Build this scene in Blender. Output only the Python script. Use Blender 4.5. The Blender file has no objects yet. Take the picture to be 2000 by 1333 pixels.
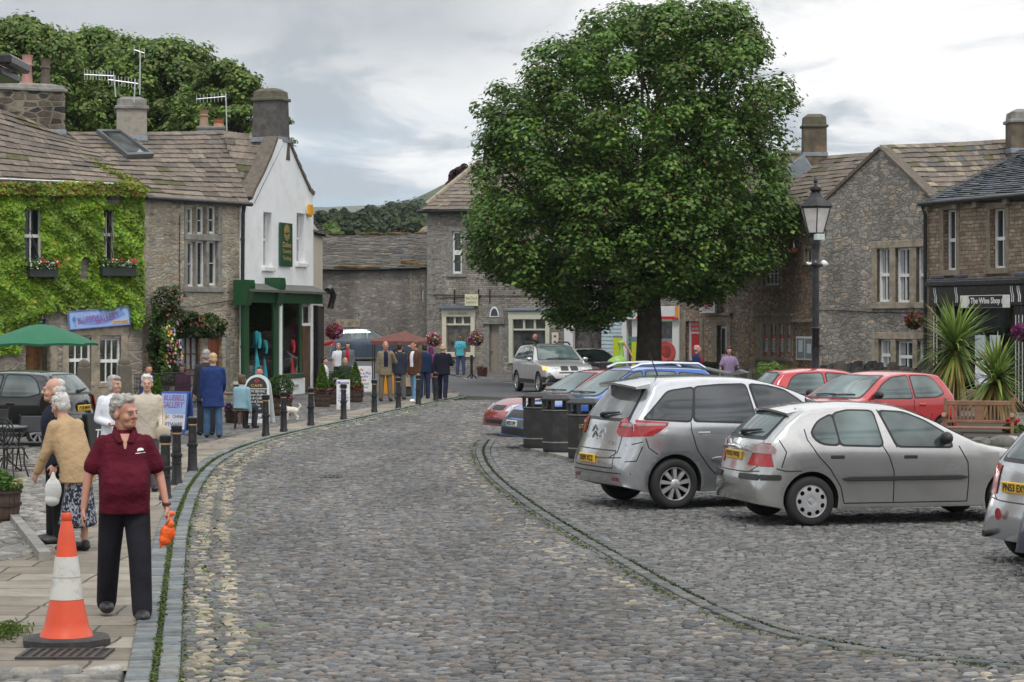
import bpy,bmesh,math,random
import numpy as np
from mathutils import Vector,Matrix
from mathutils.geometry import delaunay_2d_cdt
from mathutils.bvhtree import BVHTree
R = math.radians
random.seed(7); rng = np.random.default_rng(7)
SC = bpy.context.scene; COL = SC.collection
# ---------------------------------------------------------------- camera, sky, sun, exposure
F = 4500.0; CH = 2.35; HY = 634.0
cam = bpy.data.cameras.new('camera'); camo = bpy.data.objects.new('camera',cam); COL.objects.link(camo)
camo.location = (0,0,CH); camo.rotation_euler = (R(90),0,0)
cam.sensor_width = 36; cam.lens = F / 2000 * 36; cam.shift_y = (HY-666.5) / 2000 * 1.0
cam.clip_start = 0.5; cam.clip_end = 20000
SC.camera = camo
SC.view_settings.view_transform = 'Standard'; SC.view_settings.look = 'None'
SC.view_settings.exposure = 0.14; SC.view_settings.gamma = 1
SUN_EL,SUN_AZ = R(60),R(182)        # azimuth measured clockwise from +Y (sun behind the camera, a little left)
W = bpy.data.worlds.new('World'); SC.world = W; W.use_nodes = True
nt = W.node_tree; nt.nodes.clear()
def N(t,typ,**k):
    n = t.nodes.new(typ)
    for a,b in k.items():
        if a == 'op': n.operation = b
        elif hasattr(n,a): setattr(n,a,b)
    return n
def L(t,a,b): t.links.new(a,b)
def math_(t,op,a,b=None,c=None):
    n = t.nodes.new('ShaderNodeMath'); n.operation = op
    for i,v in enumerate((a,b,c)):
        if v is None: continue
        if isinstance(v,(int,float)): n.inputs[i].default_value = v
        else: t.links.new(v,n.inputs[i])
    return n.outputs[0]
def ramp(t,fac,stops,interp='LINEAR'):
    n = t.nodes.new('ShaderNodeValToRGB'); e = n.color_ramp.elements; n.color_ramp.interpolation = interp
    while len(e) < len(stops): e.new(0.5)
    for i,(p,c) in enumerate(stops):
        e[i].position = p; e[i].color = (c,c,c,1) if isinstance(c,(int,float)) else (*c,1)
    t.links.new(fac,n.inputs[0]); return n.outputs[0]
def mixc(t,fac,a,b,bt='MIX'):
    n = t.nodes.new('ShaderNodeMix'); n.data_type = 'RGBA'; n.blend_type = bt
    for i,v in ((0,fac),(6,a),(7,b)):
        if isinstance(v,(int,float)): n.inputs[i].default_value = v
        elif isinstance(v,(tuple,list)): n.inputs[i].default_value = (*v,1)
        else: t.links.new(v,n.inputs[i])
    return n.outputs[2]
def noise(t,vec,scale,detail=4,rough=.55,dist=0):
    n = t.nodes.new('ShaderNodeTexNoise'); n.inputs['Scale'].default_value = scale
    n.inputs['Detail'].default_value = detail; n.inputs['Roughness'].default_value = rough
    n.inputs['Distortion'].default_value = dist
    if vec is not None: t.links.new(vec,n.inputs['Vector'])
    return n.outputs[0]
def mapping(t,vec,scale=(1,1,1),loc=(0,0,0)):
    n = t.nodes.new('ShaderNodeMapping'); n.inputs['Scale'].default_value = scale; n.inputs['Location'].default_value = loc
    t.links.new(vec,n.inputs['Vector']); return n.outputs[0]
tc = N(nt,'ShaderNodeTexCoord'); d = tc.outputs['Generated']
sky = N(nt,'ShaderNodeTexSky'); sky.sky_type = 'NISHITA'; sky.sun_disc = False
sky.sun_elevation = SUN_EL; sky.sun_rotation = SUN_AZ
sep = N(nt,'ShaderNodeSeparateXYZ'); L(nt,d,sep.inputs[0])
z = sep.outputs[2]
mp = mapping(nt,d,(1,1,2.6),(.13,.4,.05))
n1 = noise(nt,mp,12.0,10,.58,.5)
n2 = noise(nt,mapping(nt,d,(1,1,2.0),(4.3,1.2,.62)),4.2,4,.5)
# grey bellies, white tops
cl = ramp(nt,n1,[(.36,(.44,.49,.545)),(.43,(.64,.68,.72)),(.475,(.90,.905,.91)),(.54,(1.06,1.05,1.04))])
grey = ramp(nt,n2,[(.50,1.0),(.62,.15)])
cl = mixc(nt,math_(nt,'MULTIPLY',grey,math_(nt,'MULTIPLY',ramp(nt,z,[(.085,0.0),(.125,.85)]),ramp(nt,math_(nt,'ADD',sep.outputs[0],.5),[(.47,1.0),(.55,.12)]))),cl,(.44,.475,.51))
# thinner, bluer near the horizon and on the left third
lowm = ramp(nt,z,[(.05,1.0),(.10,0.0)])
xm = ramp(nt,math_(nt,'ADD',sep.outputs[0],.5),[(.48,1.0),(.56,.1)])
gap = ramp(nt,noise(nt,mapping(nt,d,(1,1,5),(1.7,.2,.9)),11,5,.5),[(.44,1.0),(.55,.15)])
blue = math_(nt,'MULTIPLY',math_(nt,'MULTIPLY',lowm,xm),gap)
skyc = mixc(nt,.8,sky.outputs[0],(4.2,5.6,7.0));
skys = mixc(nt,1.0,skyc,(.1,.1,.1),'MULTIPLY')
bgc = mixc(nt,math_(nt,'MULTIPLY',blue,.95),cl,skys)
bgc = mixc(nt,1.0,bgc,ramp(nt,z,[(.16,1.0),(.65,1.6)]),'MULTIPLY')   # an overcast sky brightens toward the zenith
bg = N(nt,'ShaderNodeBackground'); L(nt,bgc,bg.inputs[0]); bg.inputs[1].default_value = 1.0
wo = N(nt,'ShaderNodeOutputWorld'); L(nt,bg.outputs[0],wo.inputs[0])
sd = bpy.data.lights.new('sun','SUN'); sd.energy = 1.5; sd.angle = R(12); sd.color = (1,.965,.92)
so = bpy.data.objects.new('sun',sd); COL.objects.link(so)
sv = Vector((math.sin(SUN_AZ)*math.cos(SUN_EL),math.cos(SUN_AZ)*math.cos(SUN_EL),math.sin(SUN_EL)))
so.rotation_euler = sv.to_track_quat('Z','Y').to_euler(); so.location = sv * 60
# ---------------------------------------------------------------- helpers
def P(px,py,D): return Vector(((px-1000)/F*D,D,CH-(py-HY)/F*D))
def G(px,py,z=0.0): return P(px,py,F*(CH-z)/(py-HY))
def lerp(a,b,t): return a + (b-a) * t
def thing(name,label,cat,loc=(0,0,0),rz=0,group=None):
    o = bpy.data.objects.new(name,None); COL.objects.link(o); o.empty_display_size = .2
    o.location = loc; o.rotation_euler = (0,0,rz); return tag(o,label,cat,group)
def tag(o,label,cat,group=None):
    o['label'] = label; o['category'] = cat
    if group: o['group'] = group
    return o
class B:
    def __init__(s): s.v = []; s.f = []; s.c = []; s.col = None
    def add(s,vs,fs):
        n = len(s.v); s.v += [tuple(v) for v in vs]; s.f += [tuple(i+n for i in f) for f in fs]
        if s.col is not None: s.c += [s.col] * len(fs)
        return s
    def box(s,x0,y0,z0,x1,y1,z1,M=None):
        vs = [Vector((x,y,z)) for z in (z0,z1) for y in (y0,y1) for x in (x0,x1)]
        if M is not None: vs = [M @ v for v in vs]
        return s.add(vs,[(0,2,3,1),(4,5,7,6),(0,1,5,4),(2,6,7,3),(0,4,6,2),(1,3,7,5)])
    def bbox(s,x0,y0,z0,x1,y1,z1,b=.01,M=None):       # chamfered box
        vs = []; k = {}
        for iz,z in enumerate((z0,z1)):
            for iy,y in enumerate((y0,y1)):
                for ix,x in enumerate((x0,x1)):
                    sx,sy,sz = (1,-1)[ix],(1,-1)[iy],(1,-1)[iz]
                    for a in range(3):
                        p = [x+sx*b,y+sy*b,z+sz*b]; p[a] = (x,y,z)[a]
                        k[(ix,iy,iz,a)] = len(vs); vs.append(Vector(p))
        fs = []
        for a in range(3):
            o = [i for i in range(3) if i != a]
            for e in (0,1):
                q = []
                for (m,n_) in ((0,0),(1,0),(1,1),(0,1)):
                    t = [0,0,0]; t[a] = e; t[o[0]] = m; t[o[1]] = n_; q.append(k[(*t,a)])
                fs.append(q)
            for m in (0,1):
                for n_ in (0,1):
                    t0 = [0,0,0]; t0[o[0]] = m; t0[o[1]] = n_; t1 = list(t0); t1[a] = 1
                    fs.append([k[(*t0,o[0])],k[(*t1,o[0])],k[(*t1,o[1])],k[(*t0,o[1])]])
        for c in range(8):
            t = (c & 1,c >> 1 & 1,c >> 2); fs.append([k[(*t,0)],k[(*t,1)],k[(*t,2)]])
        if M is not None: vs = [M @ v for v in vs]
        return s.add(vs,fs)
    def cyl(s,p0,p1,r0,r1=None,n=12,cap=True):
        p0 = Vector(p0); p1 = Vector(p1); r1 = r0 if r1 is None else r1
        a = (p1-p0).normalized(); u = a.orthogonal().normalized(); w = a.cross(u)
        vs = []
        for p,r in ((p0,r0),(p1,r1)):
            vs += [p+(u*math.cos(t)+w*math.sin(t))*r for t in [2*math.pi*i/n for i in range(n)]]
        fs = [(i,(i+1) % n,n+(i+1) % n,n+i) for i in range(n)]
        if cap: fs += [tuple(range(n))[::-1],tuple(range(n,2*n))]
        return s.add(vs,fs)
    def tube(s,pts,r,n=8):
        pts = [Vector(p) for p in pts]; m = len(pts); rs = r if isinstance(r,(list,tuple)) else [r] * m
        vs = []; u = None
        for i,p in enumerate(pts):
            a = (pts[min(i+1,m-1)]-pts[max(i-1,0)]).normalized()
            if u is None: u = a.orthogonal().normalized()
            else:
                u = u - a * u.dot(a); u = u.normalized() if u.length > 1e-4 else a.orthogonal().normalized()
            w = a.cross(u)
            vs += [p+(u*math.cos(2*math.pi*k/n)+w*math.sin(2*math.pi*k/n))*rs[i] for k in range(n)]
        fs = [(i*n+k,i*n+(k+1) % n,(i+1)*n+(k+1) % n,(i+1)*n+k) for i in range(m-1) for k in range(n)]
        fs += [tuple(range(n))[::-1],tuple(range((m-1)*n,m*n))]
        return s.add(vs,fs)
    def lathe(s,prof,c=(0,0,0),n=20,M=None,a0=0,sx=1,sy=1):
        c = Vector(c); vs = []; m = len(prof)
        for r,z in prof:
            for i in range(n):
                t = a0 + 2 * math.pi * i / n; vs.append(c+Vector((r*math.cos(t)*sx,r*math.sin(t)*sy,z)))
        fs = [(j*n+i,j*n+(i+1) % n,(j+1)*n+(i+1) % n,(j+1)*n+i) for j in range(m-1) for i in range(n)]
        cl_ = prof[0] == prof[-1]
        if prof[0][0] > 1e-4 and not cl_: fs.append(tuple(range(n))[::-1])
        if prof[-1][0] > 1e-4 and not cl_: fs.append(tuple(range((m-1)*n,m*n)))
        if M is not None: vs = [M @ v for v in vs]
        return s.add(vs,fs)
    def poly(s,pts): return s.add(pts,[tuple(range(len(pts)))])
    def prism(s,pts,off):
        off = Vector(off); n = len(pts); pts = [Vector(p) for p in pts]
        return s.add(pts+[p+off for p in pts],[tuple(range(n))[::-1],tuple(range(n,2*n))]+
                     [(i,(i+1) % n,n+(i+1) % n,n+i) for i in range(n)])
    def ico(s,c,r,sub=1,sc=(1,1,1),M=None,jit=0):
        bm = bmesh.new(); bmesh.ops.create_icosphere(bm,subdivisions=sub,radius=1)
        vs = []
        for v in bm.verts:
            q = Vector((v.co.x*sc[0],v.co.y*sc[1],v.co.z*sc[2])) * r * (1+random.uniform(-jit,jit))
            if M is not None: q = M @ q
            vs.append(Vector(c)+q)
        fs = [tuple(v.index for v in f.verts) for f in bm.faces]; bm.free()
        return s.add(vs,fs)
    def text(s,txt,x0,z0,x1,z1,y=0,ext=.004,M=None,shear=0,bold=0,fit=True):
        vs,fs = text_mesh(txt,shear,bold)
        if not vs: return s
        ax = min(v[0] for v in vs); bx = max(v[0] for v in vs); az = min(v[1] for v in vs); bz = max(v[1] for v in vs)
        kx = (x1-x0) / (bx-ax); kz = (z1-z0) / (bz-az)
        q = [Vector((x0+(v[0]-ax)*kx,y,z0+(v[1]-az)*kz)) for v in vs]
        n = len(q); q += [p+Vector((0,-ext,0)) for p in q]
        if M is not None: q = [M @ p for p in q]
        fr = [tuple(i+n for i in f) for f in fs]
        return s.add(q,list(fs)+fr)
    def build(s,name,mat,parent=None,smooth=False,M=None,fixn=False):
        me = bpy.data.meshes.new(name); me.from_pydata(s.v,[],s.f)
        if s.c:
            at = me.attributes.new('col','FLOAT_COLOR','FACE')
            a = np.ones((len(s.f),4),'f'); a[:,:3] = np.array(s.c); at.data.foreach_set('color',a.ravel())
        if fixn:
            bm = bmesh.new(); bm.from_mesh(me); bmesh.ops.recalc_face_normals(bm,faces=bm.faces); bm.to_mesh(me); bm.free()
        return link(name,me,mat,parent,smooth)
def link(name,me,mat,parent=None,smooth=False):
    o = bpy.data.objects.new(name,me); COL.objects.link(o)
    if mat: me.materials.append(mat)
    if parent is not None: o.parent = parent
    if smooth:
        me.shade_smooth()
        try: me.set_sharp_from_angle(angle=R(smooth if smooth is not True else 180))
        except Exception: pass
    return o
def npmesh(name,V,Fq,mat,parent=None,cols=None,smooth=False):
    V = np.asarray(V,'f'); Fq = np.asarray(Fq,'i'); k = Fq.shape[1]
    me = bpy.data.meshes.new(name); me.vertices.add(len(V)); me.vertices.foreach_set('co',V.ravel())
    me.loops.add(Fq.size); me.loops.foreach_set('vertex_index',Fq.ravel())
    me.polygons.add(len(Fq)); me.polygons.foreach_set('loop_start',np.arange(0,Fq.size,k,dtype='i'))
    me.polygons.foreach_set('loop_total',np.full(len(Fq),k,'i')); me.update(calc_edges=True)
    if cols is not None:
        at = me.attributes.new('col','FLOAT_COLOR','FACE'); a = np.ones((len(Fq),4),'f'); a[:,:3] = cols
        at.data.foreach_set('color',a.ravel())
    return link(name,me,mat,parent,smooth)
class J(B):      # like B, but every piece becomes an object of its own
    def __init__(s): s.q = []
    def _n(s): b = B(); s.q.append(b); return b
    def box(s,*a,**k): s._n().box(*a,**k); return s
    def bbox(s,*a,**k): s._n().bbox(*a,**k); return s
    def prism(s,*a,**k): s._n().prism(*a,**k); return s
    def build(s,*a,**k): return [b.build(*a,**k) for b in s.q]
_tc = {}
def text_mesh(txt,shear=0,bold=0):
    k = (txt,shear,bold)
    if k in _tc: return _tc[k]
    cu = bpy.data.curves.new('t','FONT'); cu.body = txt; cu.shear = shear; cu.offset = bold; cu.resolution_u = 3
    o = bpy.data.objects.new('t',cu); COL.objects.link(o)
    dg = bpy.context.evaluated_depsgraph_get(); me = o.evaluated_get(dg).to_mesh()
    vs = [tuple(v.co) for v in me.vertices]; fs = [tuple(p.vertices) for p in me.polygons]
    o.evaluated_get(dg).to_mesh_clear(); bpy.data.objects.remove(o); bpy.data.curves.remove(cu)
    _tc[k] = (vs,fs); return _tc[k]
def copy_tree(o,loc=None,rz=None,label=None,parent=None):
    c = o.copy(); COL.objects.link(c); c.parent = parent
    if loc is not None: c.location = loc
    if rz is not None: c.rotation_euler = (0,0,rz)
    if label: c['label'] = label
    for ch in o.children: copy_tree(ch,parent=c)
    return c
def struct(o): o['kind'] = 'structure'; return o
def stuff(o): o['kind'] = 'stuff'; return o
# ---------------------------------------------------------------- materials
_m = {}
def newmat(name):
    m = bpy.data.materials.new(name); m.use_nodes = True; t = m.node_tree
    return m,t,t.nodes['Principled BSDF']
def bump(t,p,h,strength,dist=.02):
    b = t.nodes.new('ShaderNodeBump'); b.inputs['Strength'].default_value = strength; b.inputs['Distance'].default_value = dist
    L(t,h,b.inputs['Height']); L(t,b.outputs[0],p.inputs['Normal'])
def plain(name,c,rough=.6,metal=0,var=.12,scale=6,bmp=0,bscale=40,spec=.5,coat=0,dirt=None):
    k = name
    if k in _m: return _m[k]
    m,t,p = newmat(name); _m[k] = m
    tcn = N(t,'ShaderNodeTexCoord').outputs['Object']
    n = noise(t,tcn,scale,5,.6)
    lo = tuple(x*(1-var) for x in c); hi = tuple(min(1,x*(1+var)) for x in c)
    cc = ramp(t,n,[(.3,lo),(.7,hi)])
    if dirt:
        cc = mixc(t,ramp(t,noise(t,tcn,dirt[1],6,.65),[(.5,0.0),(.68,dirt[2])]),cc,dirt[0])
    L(t,cc,p.inputs['Base Color']); p.inputs['Roughness'].default_value = rough; p.inputs['Metallic'].default_value = metal
    p.inputs['Specular IOR Level'].default_value = spec
    if coat: p.inputs['Coat Weight'].default_value = coat; p.inputs['Coat Roughness'].default_value = .04
    if bmp: bump(t,p,noise(t,tcn,bscale,4,.6),min(1,bmp),.02*max(1,bmp*1.5 if bmp>1 else 1))
    return m
def attrmat(name,rough=.7,bmp=.3,bscale=30,var=.25,scale=8,spec=.4,sheen=0,trans=0,metal=0):
    if name in _m: return _m[name]
    m,t,p = newmat(name); _m[name] = m
    a = N(t,'ShaderNodeAttribute'); a.attribute_name = 'col'
    tcn = N(t,'ShaderNodeTexCoord').outputs['Object']
    v = ramp(t,noise(t,tcn,scale,5,.65),[(.3,1-var),(.7,1+var)])
    cc = mixc(t,1.0,a.outputs['Color'],v,'MULTIPLY'); L(t,cc,p.inputs['Base Color'])
    p.inputs['Roughness'].default_value = rough; p.inputs['Specular IOR Level'].default_value = spec; p.inputs['Metallic'].default_value = metal
    if bmp: bump(t,p,noise(t,tcn,bscale,4,.6),bmp)
    if trans:
        tr = N(t,'ShaderNodeBsdfTranslucent'); L(t,cc,tr.inputs[0]); mx = N(t,'ShaderNodeMixShader'); mx.inputs[0].default_value = trans
        L(t,p.outputs[0],mx.inputs[1]); L(t,tr.outputs[0],mx.inputs[2]); L(t,mx.outputs[0],t.nodes['Material Output'].inputs[0])
    return m
def masonry(name,cols,mortar,bw=.36,bh=.13,ms=.014,distort=.05,stain=.35,bmp=.6,light=None,seed=0,rubble=0,gain=1.0):
    """coursed rubble: brick texture with wandering joints, a tone for each stone, weather stains"""
    m,t,p = newmat(name)
    tcn = N(t,'ShaderNodeTexCoord').outputs['Object']
    sp = N(t,'ShaderNodeSeparateXYZ'); L(t,tcn,sp.inputs[0])
    u = math_(t,'ADD',sp.outputs[0],sp.outputs[1])
    cb = N(t,'ShaderNodeCombineXYZ'); L(t,u,cb.inputs[0]); L(t,sp.outputs[2],cb.inputs[1]); cb.inputs[2].default_value = seed
    nz = N(t,'ShaderNodeTexNoise'); nz.inputs['Scale'].default_value = 2.2; nz.inputs['Detail'].default_value = 5; nz.inputs['Roughness'].default_value = .68; L(t,cb.outputs[0],nz.inputs['Vector'])
    vm = N(t,'ShaderNodeVectorMath',op='SUBTRACT'); L(t,nz.outputs['Color'],vm.inputs[0]); vm.inputs[1].default_value = (.5,.5,.5)
    vs = N(t,'ShaderNodeVectorMath',op='SCALE'); L(t,vm.outputs[0],vs.inputs[0]); vs.inputs['Scale'].default_value = distort * 4
    va = N(t,'ShaderNodeVectorMath',op='ADD'); L(t,cb.outputs[0],va.inputs[0]); L(t,vs.outputs[0],va.inputs[1])
    def brick(w,h,msz,off=.5):
        b = N(t,'ShaderNodeTexBrick'); b.offset = off; b.squash = .7; b.squash_frequency = 3; b.inputs['Scale'].default_value = 1
        b.inputs['Brick Width'].default_value = w; b.inputs['Row Height'].default_value = h; b.inputs['Mortar Size'].default_value = msz
        b.inputs['Mortar Smooth'].default_value = .5; b.inputs['Color1'].default_value = (0,0,0,1); b.inputs['Color2'].default_value = (1,1,1,1)
        b.inputs['Mortar'].default_value = (.5,.5,.5,1); L(t,va.outputs[0],b.inputs['Vector']); return b
    if rubble:
        mpv = mapping(t,va.outputs[0],(1/bw,1/bh,1)); v1 = N(t,'ShaderNodeTexVoronoi'); v1.inputs['Scale'].default_value = 1; v1.inputs['Randomness'].default_value = rubble; L(t,mpv,v1.inputs['Vector'])
        v2 = N(t,'ShaderNodeTexVoronoi'); v2.feature = 'DISTANCE_TO_EDGE'; v2.inputs['Scale'].default_value = 1; v2.inputs['Randomness'].default_value = rubble; L(t,mpv,v2.inputs['Vector'])
        sc_ = N(t,'ShaderNodeSeparateColor'); L(t,v1.outputs['Color'],sc_.inputs[0]); crv = sc_.outputs[0]; facm = ramp(t,v2.outputs['Distance'],[(.03,1.0),(.12,0.0)])
    else:
        b1 = brick(bw,bh,ms); cr = N(t,'ShaderNodeRGBToBW'); L(t,b1.outputs['Color'],cr.inputs[0]); crv = cr.outputs[0]; facm = b1.outputs['Fac']
    cols = [tuple(x*gain for x in c) for c in cols]; n = len(cols); cc = ramp(t,crv,[((i+.5)/n,c) for i,c in enumerate(cols)])
    fine = ramp(t,noise(t,cb.outputs[0],11,7,.75),[(.32,.42),(.68,1.6)])
    cc = mixc(t,1.0,cc,fine,'MULTIPLY')
    patch = ramp(t,noise(t,cb.outputs[0],5.5,3,.5),[(.46,0.0),(.54,1.0)])
    cc = mixc(t,math_(t,'MULTIPLY',patch,.45),cc,cols[0],'MIX')
    cc = mixc(t,facm,cc,mortar)
    if light:
        lm = ramp(t,noise(t,cb.outputs[0],9,5,.75),[(.60,0.0),(.66,light[1])]); cc = mixc(t,lm,cc,light[0])
    st = ramp(t,noise(t,mapping(t,cb.outputs[0],(1,.35,1)),.9,6,.6),[(.35,1-stain),(.65,1.12)])
    cc = mixc(t,1.0,cc,st,'MULTIPLY'); L(t,cc,p.inputs['Base Color'])
    p.inputs['Roughness'].default_value = .9; p.inputs['Specular IOR Level'].default_value = .2
    h = math_(t,'SUBTRACT',math_(t,'MULTIPLY',noise(t,cb.outputs[0],22,5,.7),.9),facm)
    bump(t,p,h,bmp,.03); return m
def glass(name,c=(.02,.025,.028),rough=.04,sp=.6):
    if name in _m: return _m[name]
    m,t,p = newmat(name); _m[name] = m
    tcn = N(t,'ShaderNodeTexCoord').outputs['Object']
    L(t,ramp(t,noise(t,tcn,1.3,3,.5),[(.35,tuple(x*.5 for x in c)),(.65,tuple(x*1.8 for x in c))]),p.inputs['Base Color'])
    p.inputs['Roughness'].default_value = rough; p.inputs['Specular IOR Level'].default_value = sp
    bump(t,p,noise(t,tcn,1.1,2,.4),.05,.02); return m
def clear_glass():
    if 'clear' in _m: return _m['clear']
    m,t,p = newmat('shop_glass'); _m['clear'] = m
    tr = N(t,'ShaderNodeBsdfTransparent'); tr.inputs[0].default_value = (.78,.82,.82,1)
    gl = N(t,'ShaderNodeBsdfGlossy'); gl.inputs['Roughness'].default_value = .03
    fr = N(t,'ShaderNodeFresnel'); fr.inputs[0].default_value = 1.45
    mx = N(t,'ShaderNodeMixShader'); L(t,math_(t,'ADD',fr.outputs[0],.05),mx.inputs[0]); L(t,tr.outputs[0],mx.inputs[1]); L(t,gl.outputs[0],mx.inputs[2])
    L(t,mx.outputs[0],t.nodes['Material Output'].inputs[0]); return m
WHITE = plain('white_gloss_paint',(.78,.78,.76),.4,var=.04,dirt=((.35,.33,.29),5,.35))
WGLASS = glass('window_glass')
BLACKM = plain('black_iron_paint',(.012,.012,.014),.28,var=.3,bmp=.05,dirt=((.08,.07,.06),9,.5))
DARK = plain('dark_interior',(.02,.018,.016),.9)
TRIM = plain('dressed_stone',(.30,.255,.19),.9,var=.3,scale=5,bmp=.25,dirt=((.09,.085,.075),3,.6))
TRIMG = plain('grey_dressed_stone',(.23,.22,.20),.9,var=.3,scale=5,bmp=.25,dirt=((.08,.08,.075),3,.6))
LEAD = plain('lead_flashing',(.25,.28,.32),.5,metal=.3,var=.2,bmp=.1)
def slates_mat():
    return attrmat('stone_slates',.9,.5,25,.35,5,.25)
def pcol(pal,k=1.0,j=.12):
    c = random.choice(pal); s = k * random.uniform(1-j,1+j); return tuple(x*s for x in c)
SLATE = [(.19,.155,.125),(.165,.138,.112),(.14,.12,.102),(.21,.175,.14),(.15,.125,.105),(.18,.145,.12),(.12,.105,.09)]
GSLATE = [(.10,.105,.11),(.12,.12,.12),(.085,.09,.095),(.14,.135,.13)]
def slates(b,e0,e1,r0,r1,course=.34,wid=.5,pal=SLATE,th=.03,k=1.0,moss=.04,up=None,sag=.03):
    e0,e1,r0,r1 = map(Vector,(e0,e1,r0,r1))
    n = max(3,int(((r0-e0).length+(r1-e1).length)/2/course))
    nn = (e1-e0).cross(r0-e0).normalized()
    if nn.z < 0: nn = -nn
    for i in range(n):
        t0 = i / n; t1 = min(1,(i+1.35)/n)
        a0,a1 = lerp(e0,r0,t0),lerp(e1,r1,t0); b0,b1 = lerp(e0,r0,t1),lerp(e1,r1,t1)
        Lr = (a1-a0).length; u = -random.uniform(0,.5) * wid / max(Lr,.1)
        while u < 1:
            w = random.uniform(.6,1.5) * wid * (1.25-.5*t0) / max(Lr,.1)
            ua,ub = max(0,u+.006/max(Lr,.1)),min(1,u+w); u += w
            if ub - ua < .003: continue
            s = math.sin(math.pi*(ua+ub)/2) * -sag
            l0 = nn * (.055+random.uniform(-.008,.014)+s); l1 = nn * (.012+s); T = nn * th
            o = (a0-b0).normalized() * random.uniform(-.02,.03)
            q = [lerp(a0,a1,ua)+o+l0,lerp(a0,a1,ub)+o+l0,lerp(b0,b1,ub)+l1,lerp(b0,b1,ua)+l1]
            c = pcol(pal,k,.13)
            if random.random() < moss: c = (.095,.09,.045)
            b.col = c; b.add(q+[x-T for x in q],[(0,1,2,3),(4,7,6,5),(0,4,5,1),(1,5,6,2),(3,2,6,7),(0,3,7,4)])
def leaves(name,C,S,cols,parent,mat,up=.4,aspect=.62,seed=1,flat=None):
    """one mesh of folded leaf faces; C centres, S sizes"""
    g = np.random.default_rng(seed); n = len(C); C = np.asarray(C,float)
    nor = g.normal(size=(n,3)); nor[:,2] = np.abs(nor[:,2]) + up
    if flat is not None: nor = nor * .55 + np.asarray(flat)
    nor /= np.linalg.norm(nor,axis=1)[:,None]
    a = g.normal(size=(n,3)); a -= nor * (a*nor).sum(1)[:,None]; a /= np.linalg.norm(a,axis=1)[:,None]
    b = np.cross(nor,a); S = np.asarray(S)[:,None]
    tip = C + a * S * .5; tail = C - a * S * .5
    l = C + b * S * aspect * .5 + nor * S * .12 - a * S * .08; r = C - b * S * aspect * .5 + nor * S * .12 - a * S * .08
    V = np.stack([tail,l,tip,r],1).reshape(-1,3); i = np.arange(n)[:,None] * 4
    Fq = np.concatenate([i+np.array([[0,1,2]]),i+np.array([[0,2,3]])],1).reshape(-1,3)
    return npmesh(name,V,Fq,mat,parent,np.repeat(np.asarray(cols),2,0))
LEAF = attrmat('leaf',.5,0,var=.15,spec=.35,trans=.3)
def leafcols(n,pal,seed=0,var=.25):
    g = np.random.default_rng(seed); pal = np.array(pal); c = pal[g.integers(0,len(pal),n)]
    return c * (1+g.uniform(-var,var,(n,1)))
def pip(poly,x,y):
    r = False; n = len(poly); j = n - 1
    for i in range(n):
        xi,yi = poly[i]; xj,yj = poly[j]
        if (yi>y) != (yj>y) and x < (xj-xi) * (y-yi) / (yj-yi) + xi: r = not r
        j = i
    return r
def cdt(outline,holes=(),grid=None):
    pts = [Vector(p) for p in outline]; edges = [(i,(i+1) % len(pts)) for i in range(len(pts))]
    for h in holes:
        n = len(pts); pts += [Vector(p) for p in h]; edges += [(n+i,n+(i+1) % len(h)) for i in range(len(h))]
    if grid:
        x0 = min(p[0] for p in outline); x1 = max(p[0] for p in outline); y0 = min(p[1] for p in outline); y1 = max(p[1] for p in outline)
        nx = int((x1-x0)/grid) + 1; ny = int((y1-y0)/grid) + 1
        for i in range(nx+1):
            for j in range(ny+1):
                x = x0 + (i+.5) * (x1-x0) / nx; y = y0 + (j+.5) * (y1-y0) / ny
                if pip(outline,x,y) and not any(pip(h,x,y) for h in holes): pts.append(Vector((x,y)))
    vo,eo,fo,*_ = delaunay_2d_cdt(pts,edges,[],0,1e-5)
    fs = []
    for f in fo:
        cx = sum(vo[i].x for i in f) / len(f); cy = sum(vo[i].y for i in f) / len(f)
        if pip(outline,cx,cy) and not any(pip(h,cx,cy) for h in holes): fs.append(tuple(f))
    return [(v.x,v.y) for v in vo],fs
def smoothline(pts,step=.25):
    """Catmull-Rom through points, resampled"""
    pts = [Vector(p) for p in pts]; out = []
    for i in range(len(pts)-1):
        p0 = pts[max(i-1,0)]; p1 = pts[i]; p2 = pts[i+1]; p3 = pts[min(i+2,len(pts)-1)]
        n = max(1,int((p2-p1).length/step))
        for k in range(n):
            t = k / n; out.append(.5*((2*p1)+(p2-p0)*t+(2*p0-5*p1+4*p2-p3)*t*t+(3*p1-p0-3*p2+p3)*t **3))
    out.append(pts[-1]); return out
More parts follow.
